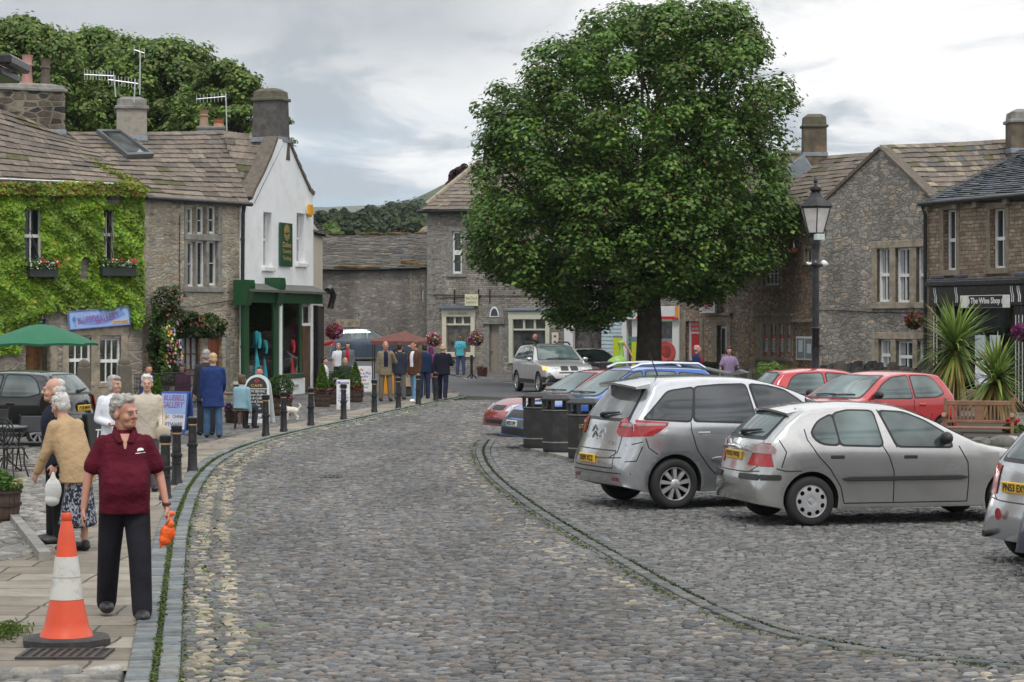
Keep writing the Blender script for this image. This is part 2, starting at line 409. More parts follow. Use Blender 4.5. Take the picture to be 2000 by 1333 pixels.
# ================================================================ GROUND
def zt(x,y):      # the lane climbs gently at the back left
    a = min(1,max(0,(y-88)/26)); b = min(1,max(0,(-x-1)/5)); a = a * a * (3-2*a); b = b * b * (3-2*b)
    return .75 * a * b
def groundmat(name,c1,c2,dark,scale,bmp=.5,moss=0,stretch=(1,1,1)):
    m,t,p = newmat(name); tcn = N(t,'ShaderNodeTexCoord').outputs['Object']
    mp = mapping(t,tcn,stretch)
    v = N(t,'ShaderNodeTexVoronoi'); v.inputs['Scale'].default_value = scale; L(t,mp,v.inputs['Vector'])
    bw = N(t,'ShaderNodeRGBToBW'); L(t,v.outputs['Color'],bw.inputs[0])
    cc = ramp(t,bw.outputs[0],[(.2,c1),(.5,tuple((a+b)/2 for a,b in zip(c1,c2))),(.8,c2)])
    cc = mixc(t,ramp(t,v.outputs['Distance'],[(.45,0.0),(.7,1.0)]),cc,dark)
    cc = mixc(t,1.0,cc,ramp(t,noise(t,tcn,.5,6,.6),[(.3,.78),(.7,1.2)]),'MULTIPLY')
    if moss: cc = mixc(t,ramp(t,noise(t,tcn,.8,6,.7),[(.55,0.0),(.68,moss)]),cc,(.06,.09,.025))
    L(t,cc,p.inputs['Base Color']); p.inputs['Roughness'].default_value = .8; p.inputs['Specular IOR Level'].default_value = .3
    bump(t,p,math_(t,'SUBTRACT',noise(t,tcn,30,4,.6),math_(t,'MULTIPLY',v.outputs['Distance'],1.5)),bmp,.03); return m
M_FARC = groundmat('worn_cobbles',(.10,.098,.10),(.21,.20,.19),(.05,.045,.04),7.5)
M_DIRT = plain('cobble_joints',(.028,.026,.021),.95,var=.4,scale=3,bmp=.5,dirt=((.05,.075,.02),1.2,.7))
M_ASPH = plain('asphalt',(.085,.088,.095),.85,var=.15,scale=.8,bmp=.3,bscale=120)
M_FIELD = plain('grassland',(.07,.10,.035),.95,var=.3,scale=.01)
def sheet(name,poly,z,mat,sub=None):
    pts = [Vector((p[0],p[1],0)) for p in poly]
    vo,fs = cdt([(p.x,p.y) for p in pts],grid=sub)
    b = B(); b.add([(x,y,z+zt(x,y)) for x,y in vo],fs); return struct(b.build(name,mat))
g = B()      # one ground sheet to the horizon, with the gentle rise
xs = [-1790,-900,-400,-80,-40,-20,-14,-10,-8,-6,-4,-2,0,5,20,80,400,900,1790]; ys = [-25,0,15,40,80,88,92,96,100,104,108,112,116,130,200,400,1500,4690]
g.add([(x,y,-.03+zt(x,y)) for y in ys for x in xs],[(j*len(xs)+i,j*len(xs)+i+1,(j+1)*len(xs)+i+1,(j+1)*len(xs)+i) for j in range(len(ys)-1) for i in range(len(xs)-1)])
struct(g.build('ground',M_FIELD))
KL = [(284,1400),(300,1333),(312,1240),(322,1150),(336,1050),(352,995),(372,950),(404,912),(440,889),(500,866),(580,845),(680,824),(780,802),(860,785),(905,775)]
KR = [(955,862),(944,880),(948,900),(966,927),(1010,965),(1095,1022),(1250,1112),(1350,1166),(1450,1211),(1560,1247),(1700,1272),(1850,1291),(2100,1318)]
kl = smoothline([G(*p) for p in KL],.2); kr = smoothline([G(*p) for p in KR],.2)
kly = np.array([p.y for p in kl]); klx = np.array([p.x for p in kl]); o_ = np.argsort(kly); kly = kly[o_]; klx = klx[o_]
kry = np.array([p.y for p in kr]); krx = np.array([p.x for p in kr]); o_ = np.argsort(kry); kry = kry[o_]; krx = krx[o_]
def KLX(y): return np.interp(y,kly,klx)
def KRX(y): return np.where(np.asarray(y)>46.2,KRX0+(np.asarray(y)-46.2)*.0,np.interp(y,kry,krx))
KRX0 = float(np.interp(46.0,kry,krx))
# base sheets
sheet('cobbled_square',[(-30,13),(30,13),(30,78),(-30,78)],-.012,M_DIRT)
sheet('side_street_cobbles',[(y_*.235+.9,y_) for y_ in (13,62)]+[(29.9,61.9),(29.9,13)],-.006,M_FARC)
sheet('cobbled_forecourt',[(-22,44.6),(KLX(44.6)-1.0,44.6),(KLX(60)-1.2,60),(KLX(72)-.9,72),(-1.7,80),(-2.2,84),(-6,92),(-22,90)],-.002,M_FARC)
sheet('asphalt_road',[(-24,92),(-6.2,88),(-3.1,82),(-1.6,76.2),(.9,72.4),(2.3,62),(30,62),(30,66),(3.6,79),(1.2,88),(-2.0,99),(-5.5,107),(-12,112),(-24,113)],-.006,M_ASPH,2.5)
sheet('far_pavement',[(3.8,79),(30,66.5),(30,120),(-24,120),(-24,113.2),(-12,112.2),(-5.4,107.3),(-1.9,99.2),(1.4,88.3)],-.002,M_FARC,4)
# double yellow line on the far kerb
b = B()
q = smoothline([(-12,112,0),(-5.45,107.1,0),(-1.95,99.1,0),(1.3,88.2,0),(3.7,79,0)],1)
for i in range(len(q)-1):
    n_ = (q[i+1]-q[i]).cross(Vector((0,0,1))).normalized()
    b.add([p+n_*w+Vector((0,0,.002+zt(p.x,p.y))) for p in (q[i],q[i+1]) for w in (.0,.16)],[(0,1,3,2)])
struct(b.build('road_marking',plain('yellow_road_paint',(.42,.36,.22),.7,var=.3)))
M_COB = attrmat('cobblestones',.50,.5,45,.35,14,.45)
def cobbles(name,Y0,Y1,xl,xr,rowd,wmin,wmax,pal,h=.022,colf=None,seed=0,flat=.8,lod=34,keep=None,wave=.05,kcol=1.0):
    g = np.random.default_rng(seed); X = []; Y = []; Wd = []; Dp = []
    y = Y0
    while y < Y1:
        rd = rowd * g.uniform(.82,1.2) * (1+max(0,(y-lod))*.02); k = 1 + max(0,(y-lod)) * .02
        a,b_ = float(xl(y)),float(xr(y))
        n = max(1,int((b_-a)/((wmin+wmax)/2*k)))
        w = g.uniform(wmin,wmax,n); w = w / w.sum() * (b_-a); e = a + np.concatenate([[0],np.cumsum(w)])[:-1]
        X.append(e+w/2); Wd.append(w); Y.append(y+np.sin(e*.9+seed)*wave+g.uniform(-.25,.25,n)*rd*.5); Dp.append(np.full(n,rd)*g.uniform(.85,1.2,n)); y += rd
    X,Y,Wd,Dp = map(np.concatenate,(X,Y,Wd,Dp))
    if keep is not None:
        m = keep(X,Y); X,Y,Wd,Dp = X[m],Y[m],Wd[m],Dp[m]
    n = len(X); K = 10
    th = np.arange(K) * 2 * np.pi / K
    cs,sn = np.cos(th),np.sin(th); ex = .62
    ux = np.sign(cs) * np.abs(cs) ** ex; uy = np.sign(sn) * np.abs(sn) ** ex
    jr = 1 + g.uniform(-.12,.12,(n,K)); hh = h * g.uniform(.5,1.5,n); tilt = g.uniform(-.10,.10,n)
    rings = []
    for rr,zz in ((1.0,-.6),(.93,.45),(flat*.8,.93)):
        px = X[:,None] + ux * Wd[:,None] * .49 * rr * jr; py = Y[:,None] + uy * Dp[:,None] * .49 * rr * jr
        pz = hh[:,None] * zz + (px-X[:,None]) * tilt[:,None] * (zz>0)
        rings.append(np.stack([px,py,pz],2))
    top = np.stack([X+g.uniform(-.01,.01,n),Y,hh*1.0],1)[:,None,:]
    V = np.concatenate(rings+[top],1).reshape(-1,3); base = np.arange(n)[:,None] * (3*K+1)
    k = np.arange(K); k1 = (k+1) % K; Fs = []
    for r in (0,1):
        Fs.append(np.stack([r*K+k,r*K+k1,(r+1)*K+k1],1)); Fs.append(np.stack([r*K+k,(r+1)*K+k1,(r+1)*K+k],1))
    Fs.append(np.stack([2*K+k,2*K+k1,np.full(K,3*K)],1)); Fs = np.concatenate(Fs)
    Fq = (base[:,:,None]+Fs[None]).reshape(-1,3)
    pal = np.array(pal); c = pal[g.integers(0,len(pal),n)] * (1+g.uniform(-.42,.42,(n,1))) * kcol
    if colf is not None: c = colf(X,Y,c,g)
    o = npmesh(name,V,Fq,M_COB,None,np.repeat(c,len(Fs),0),smooth=True); return struct(o)
ROADP = [(.118,.12,.124),(.145,.142,.138),(.104,.105,.108),(.165,.158,.145),(.13,.105,.088),(.185,.18,.168),(.115,.105,.098),(.085,.088,.095),(.15,.125,.105),(.125,.13,.135)]
def roadcol(X,Y,c,g):
    n = len(X); dl = X - KLX(Y); dr = KRX(Y) - X
    for dd,m in ((dl,((.27,.37),(.53,.60))),(dr,((.38,.46),(.62,.69)))):
        wob = np.sin(Y*1.7) * .02
        for a,b_ in m:
            s = (dd+wob>a-.03) & (dd+wob<b_+.03) & (g.random(n)<np.where(Y>45,.5,.85)*(.8+.3*np.sin(Y*2.3+a*9))*np.where(dd is dl,.9,.32))
            c[s] = c[s] * .4 + np.array([.33,.28,.19]) * (.45+.6*g.random((s.sum(),1)))
    s = (dl<.9) & (g.random(n)<.12); c[s] = c[s] * .5 + np.array([.03,.055,.01])
    big = .95 + .15 * np.sin(X*1.3+Y*.37) * np.sin(Y*.23+1.0) + .08 * np.sin(X*2.9-Y*.6+2) - .10 * np.exp(-((X-(KLX(Y)+KRX(Y))/2+.75)/.35) **2) - .10 * np.exp(-((X-(KLX(Y)+KRX(Y))/2-.75)/.35) **2)
    return c * big[:,None]
cobbles('road_cobbles',14.2,71,lambda y:KLX(y)+.17,lambda y:KRX(y)-.13 if y<46 else 2.0,.050,.07,.155,ROADP,.020,roadcol,1,lod=30,kcol=.86)
LOTP = [(.12,.115,.105),(.145,.14,.13),(.10,.10,.10),(.165,.155,.14),(.13,.13,.13),(.085,.085,.085)]
cobbles('parking_cobbles',14.5,62,lambda y:(KRX(y)+.13 if y<46 else 2.0),lambda y:(y*.235+1.0),.062,.07,.13,LOTP,.017,None,2,flat=.9,lod=24,keep=lambda X,Y:(Y<45.6) | (X>1.9),wave=.12,kcol=.88)
FOREP = [(.20,.19,.17),(.16,.155,.14),(.24,.23,.21),(.13,.13,.125),(.19,.17,.14)]
def FLX(y): return np.interp(y,[13,15.2,20,21.9,23.2,25,30,36,44,60],[-9,-9,-9,-5.3,-4.9,KLX(25)-1.0,KLX(30)-1.0,KLX(36)-1.05,KLX(44)-1.1,KLX(60)-1.2])
cobbles('forecourt_cobbles',22.4,44.5,lambda y:-y*.24-.8,lambda y:float(FLX(y)),.08,.12,.24,FOREP,.025,None,3,lod=26)
cobbles('rough_cobbles',14.2,15.55,lambda y:-5.0,lambda y:float(KLX(y))-.22,.14,.13,.30,FOREP,.04,None,4)
# flagstone pavement
def flagmat():
    m,t,p = newmat('sandstone_flags'); tcn = N(t,'ShaderNodeTexCoord').outputs['Object']
    nz = N(t,'ShaderNodeTexNoise'); nz.inputs['Scale'].default_value = 1.0; nz.inputs['Detail'].default_value = 3; L(t,tcn,nz.inputs['Vector'])
    vs = N(t,'ShaderNodeVectorMath',op='SCALE'); L(t,nz.outputs['Color'],vs.inputs[0]); vs.inputs['Scale'].default_value = .16
    va = N(t,'ShaderNodeVectorMath',op='ADD'); L(t,tcn,va.inputs[0]); L(t,vs.outputs[0],va.inputs[1])
    b = N(t,'ShaderNodeTexBrick'); b.offset = .37; b.squash = .75; b.squash_frequency = 2
    for k,v in (('Scale',1),('Brick Width',.95),('Row Height',.62),('Mortar Size',.014),('Mortar Smooth',.3)): b.inputs[k].default_value = v
    b.inputs['Color1'].default_value = (0,0,0,1); b.inputs['Color2'].default_value = (1,1,1,1); L(t,va.outputs[0],b.inputs['Vector'])
    bw = N(t,'ShaderNodeRGBToBW'); L(t,b.outputs['Color'],bw.inputs[0])
    cc = ramp(t,bw.outputs[0],[(.1,(.175,.148,.112)),(.5,(.23,.195,.15)),(.9,(.27,.24,.19))])
    cc = mixc(t,1.0,cc,ramp(t,noise(t,tcn,2.2,8,.7),[(.3,.62),(.7,1.25)]),'MULTIPLY')
    cc = mixc(t,ramp(t,noise(t,tcn,.7,7,.7),[(.54,0.0),(.66,.45)]),cc,(.10,.095,.085))
    cc = mixc(t,b.outputs['Fac'],cc,(.045,.042,.035)); L(t,cc,p.inputs['Base Color']); p.inputs['Roughness'].default_value = .75
    bump(t,p,math_(t,'SUBTRACT',noise(t,tcn,9,6,.7),math_(t,'MULTIPLY',b.outputs['Fac'],1.4)),.5,.02); return m
M_FLAG = flagmat()
Lk = [p for p in kl if p.y>15.5]
ys_ = list(np.linspace(15.55,78.5,60))
sheet('flagstone_pavement',[(float(KLX(y))-.19,y) for y in ys_]+[(float(FLX(y)) if y<60 else float(KLX(y))-1.2,y) for y in ys_[::-1]],.012,M_FLAG)
# kerb setts: two rows with a mossy joint between them
M_SETT = attrmat('kerb_setts',.7,.5,35,.3,10,.4)
def kerb(name,line,o0,o1,seed,h0=.0,h1=.03,pal=((.125,.145,.15),(.15,.165,.165),(.105,.12,.13),(.165,.17,.16)),ln=(.10,.2)):
    random.seed(seed); b = B(); line = [Vector((p.x,p.y,0)) for p in line]
    d = [0]
    for i in range(1,len(line)): d.append(d[-1]+(line[i]-line[i-1]).length)
    X = [p.x for p in line]; Y = [p.y for p in line]; s = 0
    def at(s): return Vector((float(np.interp(s,d,X)),float(np.interp(s,d,Y)),0))
    while s < d[-1] - .1:
        l = random.uniform(*ln) * (1 if at(s).y<45 else 2); a,c = at(s+.005),at(s+l-.006); t = (c-a).normalized(); n_ = Vector((t.y,-t.x,0)); s += l
        b.col = pcol(pal,1,.2); hh = h1 + random.uniform(-.006,.006)
        q = [a+n_*o0,a+n_*o1,c+n_*o1,c+n_*o0]; e = .008; ctr = (a+c) / 2 + n_ * (o0+o1) / 2
        q2 = [p+(ctr-p).normalized()*e*1.6+Vector((0,0,hh)) for p in q]; q1 = [p+Vector((0,0,hh-.008)) for p in q]
        b.add(q+q1+q2,[(0,1,5,4),(1,2,6,5),(2,3,7,6),(3,0,4,7),(4,5,9,8),(5,6,10,9),(6,7,11,10),(7,4,8,11),(8,9,10,11)])
    return struct(b.build(name,M_SETT))
klf = [p for p in kl]
kerb('pavement_kerb',klf,-.185,-.022,1,0,.034); kerb('pavement_kerb_channel',klf,.022,.165,2,0,.022)
DKP = ((.085,.09,.09),(.11,.112,.105),(.07,.075,.075),(.125,.12,.11))
kerb('parking_kerb',kr,-.13,-.02,3,0,.028,DKP,(.08,.15)); kerb('parking_kerb_channel',kr,.02,.13,4,0,.036,DKP,(.08,.15))
def moss(name,line,off,w,n,seed,pal=((.055,.10,.015),(.09,.14,.02),(.04,.07,.015),(.10,.11,.03)),h=.02,fade=None,size=.03):
    g = np.random.default_rng(seed); line = [p for p in line]; P_ = np.array([(p.x,p.y) for p in line]); seg = np.linalg.norm(np.diff(P_,axis=0),axis=1)
    d = np.concatenate([[0],np.cumsum(seg)]); s = g.uniform(0,d[-1],n)
    x = np.interp(s,d,P_[:,0]); y = np.interp(s,d,P_[:,1]); x2 = np.interp(s+.05,d,P_[:,0]); y2 = np.interp(s+.05,d,P_[:,1])
    tx,ty = x2 - x,y2 - y; l = np.hypot(tx,ty) + 1e-6; o = off + g.normal(0,w*.5,n)
    m = np.sin(s*3.1+seed) + np.sin(s*1.3) + g.normal(0,.8,n) > -1.1
    C = np.stack([x+ty/l*o,y-tx/l*o,g.uniform(.004,h,n)],1)[m]
    return leaves(name,C,g.uniform(size*.6,size*1.3,len(C)),leafcols(len(C),pal,seed),None,LEAF,up=1.0,seed=seed)
stuff(moss('kerb_moss',kl,0,.030,16000,5,h=.042)); stuff(moss('gutter_moss',kl,.19,.035,5000,6,h=.03))
stuff(moss('parking_kerb_moss',kr,0,.035,9000,7,pal=((.03,.045,.012),(.05,.08,.02),(.035,.035,.02)),h=.036))
stuff(moss('parking_gutter_moss',kr,.2,.05,4500,8,h=.03))
stuff(moss('road_edge_weeds',kl,.46,.16,900,9,h=.05,size=.045))
# stone edging strip on the flags and a grass tuft at the frame's left edge
b = B(); a,c = G(28,1022),G(88,1098); t_ = (c-a).normalized(); n_ = Vector((t_.y,-t_.x,0))
b.prism([a-n_*.05,a+n_*.05,c+n_*.06,c-n_*.06],(0,0,.10)); struct(b.build('stone_edging',TRIMG))
g_ = np.random.default_rng(3); C = np.stack([g_.normal(G(0,1245).x-.05,.10,1500),g_.normal(G(0,1245).y,.22,1500),g_.uniform(.0,.06,1500)],1)
o = leaves('grass_tuft',C,g_.uniform(.03,.07,1500),leafcols(1500,[(.07,.12,.02),(.10,.15,.03)],3),None,LEAF,up=.1,aspect=.25,seed=3); stuff(o)
# drain grate below the cone, drain grate in the road
def grate(name,label,px,py,w,l,n,rz=0):
    p = G(px,py); t = thing(name,label,'drain cover',(p.x,p.y,.014),rz)
    fr = B(); fr.box(-w/2,-l/2,0,w/2,l/2,.006); fr.build('pit',DARK,t)
    m = plain('cast_iron',(.06,.055,.05),.6,metal=.4,var=.3)
    f2 = B(); [f2.box(*q) for q in ((-w/2-.03,-l/2-.03,0,w/2+.03,-l/2,.016),(-w/2-.03,l/2,0,w/2+.03,l/2+.03,.016),(-w/2-.03,-l/2,0,-w/2,l/2,.016),(w/2,-l/2,0,w/2+.03,l/2,.016))]
    f2.build('frame',m,t); br = B()
    for i in range(1,n): x = -w / 2 + w * i / n; br.box(x-.014,-l/2,.006,x+.014,l/2,.015)
    br.build('grille',m,t)
grate('drain_grate','slotted cast iron drain cover in the flagstones under the traffic cone',128,1283,.56,.40,9)
grate('drain_grate','small iron drain cover set in the cobbled roadway',644,934,.30,.35,5)
# ================================================================ BUILDINGS
class Fac:
    def __init__(s,name,label,cat,pl,Dl,pr,Dr,group=None,z0=0.0):
        a = P(pl,HY,Dl); c = P(pr,HY,Dr); s.O = Vector((a.x,a.y,0)); s.u = Vector((c.x-a.x,c.y-a.y,0)); s.L = s.u.length; s.u.normalize()
        s.ang = math.atan2(s.u.y,s.u.x); s.n = Vector((s.u.y,-s.u.x,0)); s.t = thing(name,label,cat,(s.O.x,s.O.y,z0),s.ang,group); s.z0 = z0
        s.holes = []; s.M = s.t.matrix_basis.copy(); s.Mi = s.M.inverted(); s.parts = {}
    def uz(s,px,py,off=0):
        O = s.O + s.n * off; dx = (px-1000) / F; t = (dx*O.y-O.x) / (s.u.x-dx*s.u.y); Y = O.y + t * s.u.y
        return t,CH - (py-HY) / F * Y - s.z0
    def loc(s,p): return s.Mi @ Vector(p)
    def rect(s,x0,y0,x1,y1,off=0):
        xm = (x0+x1) / 2; ym = (y0+y1) / 2
        return s.uz(x0,ym,off)[0],s.uz(xm,y1,off)[1],s.uz(x1,ym,off)[0],s.uz(xm,y0,off)[1]
    def box(s,name,mat,r,y0,y1,parent=None,bev=0):
        b = B(); (b.bbox(r[0],y0,r[1],r[2],y1,r[3],bev) if bev else b.box(r[0],y0,r[1],r[2],y1,r[3])); return b.build(name,mat,parent or s.t)
    def wall(s,outline,mat,depth=.22,name='wall',back=None,grid=None):
        hs = [[(a,c),(e,c),(e,f),(a,f)] for a,c,e,f in s.holes]
        vo,fs = cdt(outline,hs,grid); b = B(); b.add([(x,0,z) for x,z in vo],fs)
        for a,c,e,f in s.holes:
            b.add([(a,0,c),(e,0,c),(e,0,f),(a,0,f),(a,depth,c),(e,depth,c),(e,depth,f),(a,depth,f)],[(0,1,5,4),(1,2,6,5),(2,3,7,6),(3,0,4,7)])
        if back:
            n = len(outline); b.add([(x,0,z) for x,z in outline]+[(x,back,z) for x,z in outline],[(i,(i+1) % n,n+(i+1) % n,n+i) for i in range(n)] )
        return b.build(name,mat,s.t)
    def window(s,r,nv=1,nh=1,fr=.055,rec=.13,frame=WHITE,pane=None,sur=0,surm=None,sill=0,curtain=False,mid=False,bar=.022,lintel=0,hole=True,name='window'):
        """r local rectangle; nv/nh glazing bars; real reveal, frame, bars and a pane set back"""
        if isinstance(r,tuple) and len(r) == 5: pass
        a,c,e,f = r
        if hole: s.holes.append((a,c,e,f))
        w = B(); y0,y1 = rec - .03,rec + .03
        for q in ((a,c,e,c+fr*1.2),(a,f-fr,e,f),(a,c+fr*1.2,a+fr,f-fr),(e-fr,c+fr*1.2,e,f-fr)): w.box(q[0],y0,q[1],q[2],y1,q[3])
        for i in range(1,nv+1): x = a + fr + (e-a-2*fr) * i / (nv+1); w.box(x-bar/2,y0+.008,c+fr,x+bar/2,y1,f-fr)
        for i in range(1,nh+1):
            k = c + fr + (f-c-2*fr) * i / (nh+1); hb = bar * (1.6 if mid and i == (nh+1) //2 else .5); w.box(a+fr,y0+.004,k-hb,e-fr,y1,k+hb)
        fo = w.build(name,frame,s.t)
        pb = B(); pb.box(a+.01,rec+.035,c+.01,e-.01,rec+.045,f-.01); pb.build('pane',pane or WGLASS,fo)
        if curtain:
            cb = B(); k = 16
            for side in (0,1):
                xa,xb = (a+.02,a+(e-a)*.3) if side == 0 else (e-(e-a)*.3,e-.02)
                vs = []
                for i in range(k+1):
                    x = lerp(xa,xb,i/k); yy = rec + .030 + .002 * math.sin(i*2.1); vs += [(x,yy,c+.03),(x,yy,f-.03)]
                cb.add(vs,[(2*i,2*i+2,2*i+3,2*i+1) for i in range(k)])
            cb.build('curtain',plain('net_curtain',(.33,.34,.35),.8,var=.2,scale=12),fo)
        if sur or sill or lintel:
            sb = J(); o = -.025
            if sur:
                sb.bbox(a-sur,o,c,a-.002,.05,f,.008); sb.bbox(e+.002,o,c,e+sur,.05,f,.008)
            if sur or lintel: sb.bbox(a-(sur or .12),o-.004,f+.002,e+(sur or .12),.05,f+(lintel or sur),.008)
            sb.bbox(a-(sur or .06)-.02,-.08,c-(sill or .12),e+(sur or .06)+.02,.06,c-.002,.008)
            sb.build('surround',surm or TRIM,s.t)
        return fo
def gutter(fac,pts,r=.06,mat=BLACKM,name='gutter'):
    b = B(); b.tube(pts,r,8); return b.build(name,mat,fac.t,60)
def roofobj(fac,quads,name='roof',**k):
    b = B()
    for q in quads: slates(b,*[fac.loc(p) for p in q],**k)
    o = b.build(name,slates_mat(),fac.t)
    return o
def under(fac,quads,mat=None,sag=.03):
    b = B()
    for q in quads:
        n_ = (Vector(q[1])-Vector(q[0])).cross(Vector(q[2])-Vector(q[0])).normalized(); n_ = n_ if n_.z > 0 else -n_
        k = 10; q = [Vector(p) for p in q]
        b.add([fac.loc(lerp(lerp(q[0],q[1],i/k),lerp(q[2],q[3],i/k),j/k)-n_*(.06+sag*math.sin(math.pi*i/k))) for j in range(k+1) for i in range(k+1)],[(j*(k+1)+i,j*(k+1)+i+1,(j+1)*(k+1)+i+1,(j+1)*(k+1)+i) for i in range(k) for j in range(k)])
    b.build('roof_boarding',mat or DARK,fac.t)
GREYW = [(.13,.12,.10),(.21,.19,.15),(.27,.245,.195),(.17,.15,.125),(.32,.29,.235),(.23,.19,.14)]
M_B = masonry('buff_rubble',[(.20,.17,.13),(.30,.265,.205),(.38,.34,.27),(.25,.21,.16),(.44,.39,.31),(.32,.25,.17)],(.36,.33,.27),.34,.12,.016,.035,.3,rubble=0.75,gain=1.32)
M_A = masonry('ivy_wall_stone',[(.20,.18,.15),(.28,.25,.20),(.24,.21,.18)],(.30,.27,.23),.5,.25,.014,.03,.3,seed=3,rubble=0.8)
M_BARN = masonry('dark_barn_rubble',[(.13,.12,.11),(.17,.155,.14),(.22,.20,.18),(.12,.105,.095),(.26,.24,.21),(.19,.15,.13)],(.22,.205,.185),.30,.11,.018,.09,.35,light=((.42,.39,.34),.6),seed=5,rubble=0.9,gain=1.55)
M_SH = masonry('grey_coursed_stone',[(.15,.14,.125),(.20,.185,.16),(.25,.23,.20),(.17,.155,.135),(.28,.26,.225)],(.14,.13,.115),.32,.095,.012,.02,.3,seed=9,gain=1.49)
M_OR = masonry('rusty_rubble',[(.19,.165,.14),(.30,.20,.13),(.38,.19,.10),(.25,.22,.18),(.34,.29,.22),(.42,.24,.13)],(.19,.165,.135),.38,.13,.016,.05,.3,seed=13,rubble=0.75,gain=1.49)
M_GB = masonry('grey_gable_rubble',[(.13,.125,.115),(.18,.17,.15),(.24,.22,.19),(.155,.14,.125),(.21,.19,.165),(.27,.21,.15)],(.185,.17,.15),.33,.105,.016,.075,.3,light=((.40,.37,.32),.45),seed=17,rubble=0.85,gain=1.67)
M_WS = masonry('brown_coursed_stone',[(.13,.10,.075),(.19,.14,.10),(.24,.185,.13),(.16,.12,.085),(.28,.22,.16)],(.12,.10,.08),.30,.105,.012,.02,.3,seed=21,gain=1.49)
M_CHIM = masonry('sooty_stone',[(.06,.055,.05),(.14,.12,.095),(.20,.17,.13),(.04,.04,.038)],(.24,.21,.16),.42,.18,.02,.03,.4,seed=25,rubble=.55)
M_RENDER = plain('white_limewash',(.80,.81,.82),.85,var=.05,scale=1.5,bmp=.35,bscale=18,dirt=((.5,.5,.47),1.6,.3))
# ---- ivy-clad house
A = Fac('stone_house','ivy covered stone house with flower boxes and the gallery sign','house',-60,65.8,278,69)
eA = 6.47
def sash(f,x0,y0,x1,y1,**k): return f.window(f.rect(x0,y0,x1,y1),**k)
sash(A,42,405,82,517,nv=1,nh=1,mid=True,sur=.14,surm=TRIMG,lintel=.22,sill=.12,bar=.03)
sash(A,196,405,225,512,nv=1,nh=1,mid=True,sur=.14,surm=TRIMG,lintel=.22,sill=.12,bar=.03)
sash(A,134,660,178,748,nv=2,nh=1,mid=True,sur=.0,sill=.1,bar=.03,pane=clear_glass(),name='shop_window')
sash(A,195,661,236,750,nv=2,nh=1,mid=True,sur=.0,sill=.1,bar=.03,pane=clear_glass(),name='shop_window')
r = A.rect(50,665,98,790); A.holes.append((r[0],.02,r[2],r[3]))
dn = B(); dn.box(r[0],.5,0,r[2],.56,r[3]+.02); A_d = dn.build('doorway',plain('brown_shop_back',(.16,.07,.02),.7,var=.7,scale=4),A.t)  # back panel in warm brown with strongly varied tone
jb = J()
for xa,xb in ((99,112),(178,195),(236,250),(122,134)):
    q = A.rect(xa,655,xb,760); jb.bbox(q[0],-.03,0,q[2],.1,q[3],.01)
q = A.rect(118,643,252,656); jb.bbox(q[0],-.035,q[1],q[2],.1,q[3]+.08,.01)
q = A.rect(95,750,252,762); jb.bbox(q[0],-.06,q[1]-.5,q[2],.0,q[3]+.03,.01)
jb.build('surround',TRIM,A.t)
A.wall([(-1.5,-.1),(A.L,-.1),(A.L,eA),(-1.5,eA)],M_A,back=6)
# goods on the shop sills
def loc_obj(fac,u,y,z): return fac.M @ Vector((u,y,z))
gc = plain('white_china',(.72,.72,.70),.25,var=.03)
for k,(px,py,h) in enumerate(((150,692,.16),(162,692,.22),(205,690,.18),(215,691,.24),(222,691,.2),(150,742,.2),(212,742,.22))):
    u,z = A.uz(px,py); p = loc_obj(A,u,.30,z-h); b = B(); w = .05 + .02 * (k % 3)
    b.lathe([(w*.7,0),(w,h*.25),(w*.95,h*.6),(w*.5,h*.8),(w*.6,h)],(0,0,0),10)
    o = b.build('vase',gc if k % 3 else plain('pink_china',(.55,.22,.20),.3),None,40); o.location = p
    tag(o,['white vase on the gallery window sill','rose pink vase on the gallery window sill'][k % 3 == 0],'vase','china in the gallery windows')
bb = B()
for (x0,x1) in ((134,178),(195,236)):
    for yy in (694,745):
        q = A.rect(x0,yy-1,x1,yy+1); bb.box(q[0],.2,q[1]-.02,q[2],.5,q[1]+.02-.0)
    q = A.rect(x0,655,x1,760); bb.box(q[0]-.1,.9,q[1],q[2]+.1,.95,q[3])
bb.build('shop_shelf',plain('shop_shelf_board',(.25,.22,.19),.8),A.t)
c_ = A.M @ Vector((A.L,0,eA)); back = Vector((-A.u.y,A.u.x,0))
rA1 = P(140,262,72.9); rA0 = P(-120,170,67.5)
eL = A.M @ Vector((-1.6,-.22,eA-.05)); eR = A.M @ Vector((A.L+.1,-.22,eA-.05))
quA = [(eL,eR,rA0,rA1)]
roofobj(A,quA,course=.36,wid=.62); under(A,quA)
gutter(A,[(-1.5,-.2,eA-.02),(A.L+.1,-.2,eA-.02)],.07)
gutter(A,[(-1.5,-.24,eA+.06),(A.L-.3,-.24,eA+.05)],.02,WHITE,'gutter_clip')
# ---- middle house
Bh = Fac('stone_house','narrow buff stone house with tall mullioned window between ivy house and white gable','house',278,69.1,472,73.1)
eB = 6.2
for (x0,y0,x1,y1,nh) in ((366,405,381,459,1),(385,404,402,458,1),(408,403,425,457,1)):
    sash(Bh,x0,y0,x1,y1,nv=0,nh=nh,fr=.06,rec=.16)
for (x0,y0,x1,y1,nh) in ((367,472,382,560,1),(386,471,403,560,0),(409,471,427,558,1)):
    sash(Bh,x0,y0,x1,y1,nv=0,nh=nh,fr=.06,rec=.16)
jb = J()
def jam(f,b,x0,y0,x1,y1,d=.03,ext=.1): q = f.rect(x0,y0,x1,y1); b.bbox(q[0],-d,q[1],q[2],ext,q[3],.01)
for (x0,x1) in ((360,366),(381.3,384.7),(402.5,407.5),(425.5,433)): jam(Bh,jb,x0,402,x1,459); jam(Bh,jb,x0,470,x1,561)
jam(Bh,jb,359,459,434,470,.045); jam(Bh,jb,359,394,434,402,.045); jam(Bh,jb,357,561,436,571,.08)
